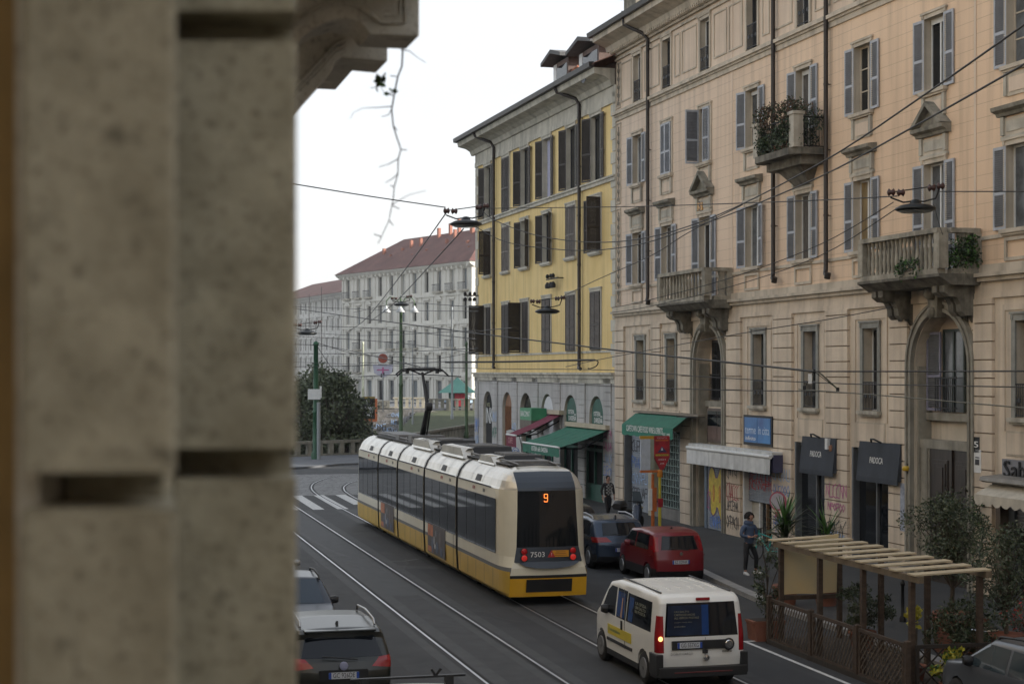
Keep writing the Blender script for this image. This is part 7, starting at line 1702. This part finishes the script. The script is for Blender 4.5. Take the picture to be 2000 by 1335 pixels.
c=S(18.9,33.4,.12); tree('olive_tree','large potted olive tree in front of the big wooden doorway',c,3.05,1.1,5200,.085,[LG1,LG1,LG2],6,.06,.35,None,'tree',(.4,.55),34)
c=S(18.6,30.6,.12); tree('olive_tree','second potted olive tree spilling over the near end of the pergola roof',c,2.6,.95,3600,.08,[LG1,LG2],7,.05,.3,None,'tree',(.38,.5),32)
tree('potted_shrub','dark bushy shrub inside the fence between the pergola and the grey blue car',S(16.4,28.4,.1),1.5,.75,3200,.08,[LG2,LG1],8,.03,.15,None,'shrub',(.3,.4),20)
tree('potted_shrub','yellowing shrub growing through the crossed lattice panel',S(15.6,27.6,.0),1.0,.4,420,.10,[LGY,LGY,LG3],9,.02,.25,None,'shrub',(.2,.3),9,asp=.7)
tree('potted_shrub','small yellow leaved shrub inside the pergola near the corner post',S(15.6,28.9,.1),1.35,.3,170,.10,[LGY],10,.02,.65,None,'shrub',(.2,.3),5,asp=.7)
tree('potted_shrub','dark leafy shrub inside the pergola under the canvas screen',S(16.2,32.4,.1),1.35,.6,2200,.08,[LG2,LG1],11,.03,.15,None,'shrub',(.3,.4),16)
tree('potted_shrub','shrub with red flowers on the terracotta planter behind the pergola',S(18.3,29.2,.7),1.0,.55,1500,.07,[LG2,LG1,LG1,mat('red flowers',(.35,.03,.02),.6)],12,.02,.15,None,'shrub',None,12)
# climbing vine beside the right hand pier
s_=fs(1918,.15); T=FT('climbing_vine','leafy vine climbing the pier right of the big wooden doorway','vine',s_,.12,.12); rg=random.Random(4); b=MB(); zt=fz(1918,975,.15)-.12; P=[(0.1*math.sin(k*1.3),-.05,zt*k/9) for k in range(10)]; b.tube(P,[.035-.003*k for k in range(10)],BARK,5); b.build('stem',T); b=MB()
for k in range(60):
    t=rg.uniform(.15,1); leaves(b,clump_pts(rg,(0.1*math.sin(t*11)+rg.uniform(-.3,.3)*(1.2-t*.6),-.1-rg.uniform(0,.15),zt*t),.16,14),.085,[LG1,LG2,LG3],rg)
b.build('leaves',T)
# balcony plants
T=FT('balcony_plant','russet and green hedge plant filling the second floor balcony','plant',(sC0+sC1)/2,.55,13.32); rg=random.Random(8); b=MB(); hw=(sC1-sC0)/2
for k in range(95):
    x=rg.uniform(-hw-.1,hw+.15); y=rg.choice([-.5,-.45,rg.uniform(-.5,.4)]); z=rg.uniform(.1,1.55); leaves(b,clump_pts(rg,(x,y,z),.25,60),.10,[LGR,LG2] if z>.9 else [LG2,LG2,LG1],rg,.55)
b.build('foliage',T); b=MB(); b.box(-hw+.2,hw-.2,-.35,-.1,.0,.3,TERR); b.build('trough',T)
for lab,s_,o_,z,n in (('small green plant hanging through the side of the large stone balcony',sB1-.0,.45,8.85,34),('tiny weeds growing from the foot of the large stone balcony front',sB1-1.2,1.27,8.75,8)):
    T=FT('balcony_plant',lab,'plant',s_,o_,z); b=MB(); rg=random.Random(n)
    for k in range(n): leaves(b,clump_pts(rg,(rg.uniform(-.05,.2) if n>20 else rg.uniform(-.9,.5),rg.uniform(-.4,.4) if n>20 else -.05,rg.uniform(.0,.85) if n>20 else rg.uniform(0,.35)),.16,40),.09,[LG2,LG3,LG2],rg,.6)
    b.build('foliage',T)
# ================================================================ near stone palazzo that carries the camera's balcony
def granite(name,c1,c2,c3,sc1=9.,sc2=60.):
    m=mat(name,c1,.8,0,0,sc1,0,col2=c2,detail=10); N=m.node_tree.nodes; Lk=m.node_tree.links; b=N['Principled BSDF']; src=b.inputs['Base Color'].links[0].from_socket
    tc=N.new('ShaderNodeTexCoord')
    for s_,p0,p1,col in ((sc2,.56,.66,c3),(sc2*.35,.60,.72,tuple(v*.45 for v in c1)),(sc2*.12,.55,.75,tuple(v*1.25 for v in c2))):
        n=N.new('ShaderNodeTexNoise'); n.inputs['Scale'].default_value=s_; n.inputs['Detail'].default_value=4; Lk.new(tc.outputs['Object'],n.inputs['Vector'])
        r=N.new('ShaderNodeMapRange'); r.inputs[1].default_value=p0; r.inputs[2].default_value=p1; r.inputs[4].default_value=.75; Lk.new(n.outputs[0],r.inputs[0])
        x=N.new('ShaderNodeMix'); x.data_type='RGBA'; x.inputs[7].default_value=(*col,1); Lk.new(r.outputs[0],x.inputs[0]); Lk.new(src,x.inputs[6]); src=x.outputs[2]
    Lk.new(src,b.inputs['Base Color'])
    n=N.new('ShaderNodeTexNoise'); n.inputs['Scale'].default_value=35; n.inputs['Detail'].default_value=8; Lk.new(tc.outputs['Object'],n.inputs['Vector']); bp=N.new('ShaderNodeBump'); bp.inputs['Strength'].default_value=.45; bp.inputs['Distance'].default_value=.008; Lk.new(n.outputs[0],bp.inputs['Height']); Lk.new(bp.outputs[0],b.inputs['Normal'])
    return m
GRN=granite('beige granite',(.29,.258,.18),(.41,.37,.27),(.17,.15,.105)); GRN2=granite('pale corbel stone',(.52,.50,.43),(.62,.60,.53),(.40,.37,.31),5,40)
NB=empty('stone_palazzo',(-.45,2.3,0),0,'big granite pilaster of rusticated blocks filling the left of the view, with carved corbels','building')
OF=Vector((-.45,2.3,0))
def nb(mb,x0,x1,y0,y1,z0,z1,m): mb.box(x0-OF.x,x1-OF.x,y0-OF.y,y1-OF.y,z0,z1,m)
def nbp(mb,pl,z0,z1,m): mb.prism([(x-OF.x,y-OF.y) for x,y in pl],2,z0-OF.z,z1-OF.z,m)
zj=[(5.946,5.984)]; pit=.641
zs=[5.965+pit*k for k in range(-9,5)]
for k in range(len(zs)-1):
    b=MB(); nbp(b,[(-.50,2.40),(-.315,2.40),(-.42,2.95),(-.50,2.95)],zs[k]+.022,zs[k+1]-.022,GRN); o=b.build('pilaster_block',NB,bevel=.008)
    b=MB(); nbp(b,[(-.556,1.85),(-.379,1.85),(-.50,2.395),(-.556,2.395)],zs[k]+.021,zs[k+1]-.021,GRN); o=b.build('pilaster_block',NB,bevel=.008)
b=MB(); nbp(b,[(-.60,2.52),(-.338,2.52),(-.43,2.93),(-.60,2.93)],0,9,GRN); nbp(b,[(-.55,2.02),(-.43,2.02),(-.50,2.42),(-.55,2.42)],0,9,GRN); nb(b,-.585,-.5565,1.93,2.5,0,9,GRN2); b.build('pilaster_core',NB)
b=MB(); nb(b,-4,-.60,2.05,2.9,0,9,mat('ochre plaster',(.30,.20,.08),.85,0,.2,4,.3,30)); b.build('return_wall',NB)
def PAp(x,y,a):
    k=(x-CX)/F; Y=a/(math.cos(SA)-k*math.sin(SA)); X=k*Y; return (X*math.cos(SA)+Y*math.sin(SA), H+(HY-y)/F*Y)
def corbel(out,a,th,name='corbel'):
    P=[PAp(x,y,a) for x,y in out]; b=MB()
    f=[S(p,a,z)-OF for p,z in P]; r=[S(p,a+th,z)-OF for p,z in P]; n=len(P)
    b.add(f+r,[tuple(range(n))[::-1],tuple(range(n,2*n))]+[(i,(i+1)%n,n+(i+1)%n,n+i) for i in range(n)],GRN2); o=b.build(name,NB,bevel=.006); o.modifiers[0].limit_method='ANGLE'; return o
c1=[(480,-60),(819,-60),(819,71),(722,67),(709,50),(697,42),(680,38),(660,38),(640,43),(620,52),(600,64),(585,76),(568,88),(540,110),(480,120)]
o=corbel(c1,6.6,.28)
b=MB()
def onf(pts,a,r): return [S(*(lambda q:(q[0],a))(PAp(x,y,a)),PAp(x,y,a)[1])-OF for x,y in pts]
for off in (14,22):
    b.tube(onf([(540,92-off*1.4),(568,72-off),(600,46-off),(640,24-off*.9),(670,18-off*.8),(700,22-off*.7),(722,36-off*.5),(740,48-off*.3)],6.592,0),.006,GRN2,5)
b.tube(onf([(742,45),(792,45),(792,-60)],6.592,0),.006,GRN2,5); b.tube(onf([(752,30),(782,30),(782,-60)],6.592,0),.004,GRN2,5)
b.build('carved_moulding',o)
c2=[(480,-20),(757,-20),(757,120),(668,112),(655,120),(648,140),(630,160),(612,180),(598,196),(583,216),(560,245),(480,260)]
o=corbel(c2,7.25,.30)
b=MB()
for off in (0,10,20): b.tube(onf([(575,190-off),(600,165-off),(625,140-off),(640,122-off),(655,105-off),(675,98-off)],7.242,0),.008,GRN2,5)
b.build('carved_moulding',o)
b=MB(); q0=[S(-.6,5.9),S(.95,5.9),S(.95,9.5),S(-.6,9.5)]
pA=PAp(819,-60,6.6)[0]
q0=[S(-.9,5.2),S(pA+.08,5.2),S(pA+.08,9.5),S(-.9,9.5)]
b.prism([(q.x-OF.x,q.y-OF.y) for q in q0],2,7.74,7.92,GRN2); b.build('balcony_slab',NB)
def longwall(name,lab,p,a0,a1,side,h_):
    """a street wall parallel to the rails; side=+1 its front faces +p"""
    t=empty(name,S(p,a0 if side<0 else a1,0),SA+math.pi/2*(1 if side<0 else -1)*1.0,lab,'building'); return t
# palazzo wing hidden by the pilaster, shaped to shade the road and bounce light
W3=empty('added_palazzo_wing',S(-.75,-26,0),SA+math.pi/2,'grey stone palazzo wing running up the left of the street','building')
b=MB(); hs=[(x,x+1.3,z,z+2.2) for x in [2.5+3.6*k for k in range(22)] for z in (1.2,5.3,9.6,13.8)]
b.T=Matrix.Scale(1,4); wall_holes(b,0,84,0,20,[h for h in hs if not (24<h[0]<34) and h[3]<20],mat('added wing cream stucco',(.55,.47,.36),.85,0,.15,.3,grime=.4),0,.3); b.poly([(0,0,20),(84,0,20),(84,14,20),(0,14,20)],FRF); b.poly([(84,0,0),(84,14,0),(84,14,20),(84,0,20)],STONED); b.poly([(0,14,0),(84,14,0),(84,14,20),(0,14,20)],STONED); b.poly([(0,0,0),(0,14,0),(0,14,20),(0,0,20)],STONED)
b.build('wall',W3); b=MB(); b.poly([(0,.29,0),(84,.29,0),(84,.29,20),(0,.29,20)],GLASS); b.build('window',W3)
W4=empty('apartment_building',fw(S1+.1),FROT,'ochre apartment house continuing the right hand street front beyond the view','building')  # out of view, added to block the low sun from the near street
b=MB(); wall_holes(b,0,62,0,20,[(x,x+1.1,z,z+2.1) for x in [2+4*k for k in range(15)] for z in (1,5,9.5,13.9,17.3)],PEACHF,0,.3); b.box(0,62,.31,13,0,20,PEACHF); b.build('wall',W4)
b=MB(); b.box(0,62,.29,.3,.5,19.9,GLASS); b.build('window',W4); b=MB(); b.box(0,62,-1,13.5,20.02,20.5,TRIM); b.build('cornice',W4)
W5=empty('apartment_building',S(-14,-52,0),SA,'grey apartment house closing the street behind the viewpoint','building')  # out of view, added so the tram's rear glass reflects something dark
b=MB(); b.box(0,60,-10,0,0,19,mat('added block grey stone',(.24,.22,.20),.85)); b.build('wall',W5); b=MB()
for k in range(15):
    for z in (1,5,9.5,14): b.box(1.5+k*4,2.8+k*4,0,.02,z,z+2.1,GLASS)
b.build('window',W5)
W6=empty('apartment_building',(9,101,0),R(90),'ochre canal side apartment house standing behind the yellow corner house','building')  # hidden mass added to shade the near balustrade, trees and bank
b=MB(); b.box(0,112,-22,0,0,18,PEACHF); b.build('wall',W6); b=MB()
for k in range(28):
    for z in (1,5,9.5,14): b.box(1.5+k*4,2.8+k*4,-.0,.02,z,z+2.1,GLASS)
b.build('window',W6)
# ---- hanging creeper twig
def P7(x,y,Y=7.0): return pt(x,y,Y)
T=empty('creeper_twig',P7(787,97),0,'dry creeper twig with a few green leaves hanging from the carved corbel against the sky','plant'); O_=P7(787,97)
b=MB(); tr=[(787,90),(785,130),(777,150),(770,185),(765,215),(768,245),(773,262),(783,292),(778,310),(777,340),(770,365),(768,390),(765,402),(760,430),(745,462),(738,476)]
b.tube([P7(x,y)-O_ for x,y in tr],[.0042-.00018*i for i in range(16)],BARK,5)
for l in ([(783,97),(800,100),(815,112),(832,123)],[(777,150),(762,148)],[(770,187),(757,184),(748,178),(742,165)],[(765,208),(740,210),(710,211),(692,219),(683,232)],[(766,212),(758,225),(745,228)],[(768,245),(776,255)],[(783,292),(795,293)],[(778,310),(760,320),(740,326)],[(777,340),(765,350),(752,357)],[(765,402),(772,395),(800,380),(832,372)],[(768,402),(780,408)],[(745,462),(730,457)],[(770,365),(762,362)],[(760,430),(768,440)]):
    b.tube([P7(x,y)-O_ for x,y in l],[.0024,.0018,.0012,.0010,.0008][:len(l)],BARK,4)
b.build('stem',T); b=MB(); rg=random.Random(3)
for x,y,n in ((741,160,12),(738,168,5),(762,183,7),(748,155,4),(757,178,3)):
    leaves(b,[P7(x+rg.uniform(-6,6),y+rg.uniform(-7,7))-O_ for _ in range(n)],.035,[LG3,LG2],rg,.6)
b.build('leaves',T)
# ================================================================ overhead wires and hung lamps
WIR=mat('dark overhead cable',(.014,.014,.014),.6,0,0); WIR2=mat('weathered pale cable',(.10,.10,.075),.6,0,0)
def wire(lab,pts,r=.012,m=WIR,name='overhead_wire'):
    P=[pt(*q) for q in pts]; Q=[]
    n=len(P)
    for i in range(n-1):
        p0=P[max(i-1,0)];p1=P[i];p2=P[i+1];p3=P[min(i+2,n-1)]
        for k in range(5):
            t=k/5; Q.append(.5*((2*p1)+(-p0+p2)*t+(2*p0-5*p1+4*p2-p3)*t*t+(-p0+3*p1-3*p2+p3)*t**3) if n>2 else p1+(p2-p1)*t)
    Q.append(P[-1]); O=Q[0]; t=empty(name,O,0,lab,'wire'); b=MB(); b.tube([q-O for q in Q],r,m,5); b.build('cable',t); return t
wire('thin span wire crossing the open sky from the stone pilaster',[(123,290,53.3),(440,338,58),(572,359,60),(720,383,63),(870,405,66)],.022)
wire('nearly level span wire joining the yellow house corner lamp to the nearer hanging lamp',[(938,407,66),(1205,404,60),(1385,399,54),(1600,391,46),(1752,383,41)],.016)
wire('level wire from the nearer hanging lamp to the right edge, the upper of two',[(1835,374,40),(1920,374,38),(2060,374,36)],.014)
wire('upper of the two steep cables that leave the picture at the top right corner',[(942,412,66),(968,431,64),(1050,460,60),(1160,473,55),(1269,463,50),(1402,420,44),(1600,320,34),(1800,189,27),(2080,-8,20)],.017)
wire('lower of the two steep cables that leave the picture at the top right',[(931,444,66),(994,474,63),(1125,489,57),(1240,479,52),(1338,449,47),(1427,418,43),(1600,346,35),(1800,239,27),(2080,80,20)],.017)
wire('thick black feeder cable slanting from the far left to the white tube',[(560,600,110),(700,620,90),(925,650,68),(1100,671,57),(1240,688,50),(1420,707,43),(1590,725,37)],.026)
wire('taut trolley wire running level to the right edge across the big arch window',[(1590,725,37),(1800,725,33),(2080,724,28)],.016)
wire('thick horizontal cable just above the grey ground floor of the yellow house',[(870,707,72),(1000,706,68),(1135,703,62),(1162,703,61)],.04)
wire('small curled cable end on the yellow wall beside its right downpipe',[(1162,703,61),(1168,706,61),(1165,714,61),(1155,719,61),(1148,719,61)],.022)
wire('wire crossing the mezzanine windows at mid height, upper of two below the feeder',[(560,706,100),(880,718,70),(1180,722,56),(1400,737,47),(1620,748,40),(1800,752,34),(2080,757,29)],.013)
wire('wire crossing the mezzanine windows lower down, level along their sills',[(935,742,70),(1180,753,56),(1400,761,47),(1620,764,40)],.013)
wire('pale greenish wire slanting gently down to the right edge below the big arch shutter',[(1560,760,42),(1700,770,37),(1850,783,33),(2080,803,28)],.014,WIR2)
wire('thin wire rising from the yellow house corner to the large stone balcony',[(1105,716,62),(1180,700,58),(1320,674,52),(1447,651,47),(1620,623,44),(1745,599,43)],.013)
wire('thin wire rising from the lamp on the yellow wall to the lattice of steep cables',[(1087,585,63),(1160,549,58),(1270,500,52),(1343,455,48),(1450,400,42)],.014)
wire('upper thin wire from the nearer hanging lamp down to the left balcony',[(1745,395,41),(1600,478,45),(1425,543,51),(1270,585,56),(1195,601,60)],.013)
wire('lower thin wire from the nearer hanging lamp down to the left balcony',[(1750,408,41),(1600,500,45),(1425,560,51),(1270,598,56),(1195,610,60)],.013)
wire('thin stay dropping from the nearer hanging lamp to the large stone balcony rail',[(1824,400,40),(1832,430,40.5),(1841,458,41)],.008)
wire('short bare rod with a square weight slung between the mezzanine wires',[(1600,727,37),(1617,742,37),(1634,758,37)],.018,WIR2)
wire('left diagonal stay from the yellow house lamp down to the triple lamp post',[(872,415,66),(800,515,90),(718,619,125),(680,647,140)],.028)
wire('right diagonal stay from the yellow house lamp down to the triple lamp post',[(905,447,66),(820,540,90),(770,592,120),(725,626,138)],.028)
fl=[((560,636,105),(720,640,115),(931,662,80),'from the hung lamp at far left to the yellow corner shutter'),((560,690,108),(700,690,118),(935,680,82),'crossing the pale blocks just above the evergreen tree top'),
 ((560,716,104),(700,714,112),(870,706,78),'sagging over the evergreen tree towards the pantograph'),((560,598,150),(750,605,140),(935,608,85),'highest of the bundle crossing the pale stone blocks'),
 ((560,655,120),(760,668,125),(935,690,84),'crossing behind the triple lamp post at the round sign'),((690,610,140),(783,592,140),(935,600,85),'from the top of the triple lamp post to the yellow house'),
 ((617,668,112),(700,692,120),(783,697,140),'between the dark green pole and the triple lamp post'),((783,697,140),(850,700,145),(911,690,150),'between the triple lamp post and the pole by the kiosk'),
 ((617,672,112),(660,730,112),(700,726,118),'short bracket stay beside the dark green pole'),((700,735,90),(800,731,70),(900,735,66),'just below the pantograph head'),
 ((911,668,150),(925,650,100),(1000,640,70),'from the kiosk side pole to the yellow wall'),((560,645,140),(700,655,140),(935,645,90),'thin one midway down the pale stone blocks'),((560,672,100),(640,676,104),(820,716,62),'running down to the pantograph head')]
for a,b_,c,lab in fl: wire('overhead wire '+lab,[a,b_,c],.022)
wire('vertical thin cable hanging in front of the second row of pale block windows',[(628,560,150),(628,700,150)],.03); wire('vertical thin cable hanging left of the dark green pole',[(604,575,150),(604,640,150)],.03)
SHD=mat('dark green enamel lamp',(.008,.010,.010),.4,.2,0)
def hung_lamp(lab,x,y,Y,s=1.,mirror_=1):
    c=pt(x,y,Y); t=empty('hanging_street_lamp',c,0,lab,'street lamp','lamps hung from the span wires'); m=mirror_; t.scale=(s,s,s)
    b=MB(); b.lathe([(0,-.02),(.42,-.02),(.5,.02),(.5,.06),(.36,.13),(.15,.17),(.1,.26),(0,.28)],(0,0,0),SHD,16); b.build('lamp_shade',t)
    b=MB(); b.lathe([(0,-.06),(.36,-.05),(.42,-.02),(0,-.02)],(0,0,0),mat('grey lamp glass',(.12,.13,.13),.2,0,0),14); b.build('diffuser',t)
    b=MB()
    b.tube([(-.62*m,0,.32),(-.3*m,0,.2),(0,0,.24)],.022,IRON,5); b.tube([(.62*m,0,.62),(.5*m,0,.3),(.2*m,0,.22),(0,0,.24)],.022,IRON,5); b.tube([(-.62*m,0,.45),(.62*m,0,.62)],.015,IRON,5)
    b.build('bracket',t)
    for x_,z_ in ((-.6,.45),(-.36,.44),(.4,.56),(.62,.6)):
        b=MB(); b.lathe([(.03,-.1),(.1,-.06),(.05,0),(.1,.06),(.03,.1)],(x_*m,0,z_),mat('brown insulator',(.06,.025,.02),.4),8,ax=0); b.build('insulator',t)
hung_lamp('dark hanging street lamp against the sky at the corner of the yellow house',910,440,66,1.3)
hung_lamp('small dark hanging street lamp in front of the lower yellow wall',1069,610,66)
hung_lamp('dark hanging street lamp in front of the first floor window above the large stone balcony',1788,411,40.5)
hung_lamp('small dark hanging street lamp at far left in front of the pale blocks',600,652,105,1.3)
hung_lamp('dark hanging street lamp in front of the triple lamp post head',784,596,118,1.1)
# slung shade and weights on the mezzanine wires
T=empty('wire_weight',pt(1590,725,37),0,'white tube and square weights slung from the trolley wire before the mezzanine window','weight'); O=pt(1590,725,37)
b=MB(); q=pt(1582,740,37)-O; b.box(q.x-.04,q.x+.04,-.02,.02,q.z-.1,q.z+.12,WHITEP); b.build('tube',T)
b=MB()
for x,y in ((1571,757),(1636,760)): q=pt(x,y,37)-O; b.box(q.x-.035,q.x+.035,-.02,.02,q.z-.045,q.z+.045,IRON)
b.tube([(0,0,0),pt(1571,757,37)-O],.008,IRON,4); b.tube([(0,0,0),pt(1634,758,37)-O],.008,IRON,4); b.build('weights',T)
T=empty('insulator_bracket',pt(918,577,66),0,'small black insulator bracket sticking out left of the yellow house corner','bracket'); b=MB(); b.tube([(-.25,0,0),(.35,0,0)],.03,IRON,6)
for dx in (-.2,0,.18):
    b.lathe([(.05,0),(.07,.06),(.03,.13)],(dx,0,.02),IRON,6); b.lathe([(.07,-.2),(.08,-.12),(.03,-.05)],(dx,0,-.02),IRON,6)
b.build('bracket',T)
# crow on the ridge
c=fw(fs(1221,.8),.8,0); zc=fz(1221,29,.8)
T=empty('bird',(c.x,c.y,zc-.15),0,'small dark pigeon perched on the peach roof edge against the sky','bird'); b=MB(); DB=mat('dark bird feathers',(.02,.02,.022),.7)
b.loft([[Vector((x+r*.0,r*math.cos(t),z+r*math.sin(t))) for t in [2*math.pi*k/8 for k in range(8)]] for x,z,r in ((.2,.0,.01),(.1,.08,.05),(0,.14,.075),(-.07,.2,.06),(-.1,.26,.035),(-.13,.29,.035),(-.17,.28,.008))],DB,True); b.tube([(0,.02,.1),(0,.02,-.02)],.006,DB,4); b.tube([(0,-.02,.1),(0,-.02,-.02)],.006,DB,4); b.build('body',T)
# ================================================================ haze
HZ=.00022
b=MB(); b.box(-650,650,-120,700,-5.4,40,None); 
me=bpy.data.meshes.new('haze'); me.from_pydata(b.v,[],b.f); hz=bpy.data.objects.new('haze',me); COL.objects.link(hz); hz['kind']='stuff'
m=bpy.data.materials.new('haze'); m.use_nodes=True; N=m.node_tree.nodes; N.remove(N['Principled BSDF']); v=N.new('ShaderNodeVolumePrincipled'); v.inputs['Density'].default_value=HZ; v.inputs['Color'].default_value=(.93,.94,.96,1); v.inputs['Anisotropy'].default_value=.2
m.node_tree.links.new(v.outputs[0],N['Material Output'].inputs['Volume']); me.materials.append(m)
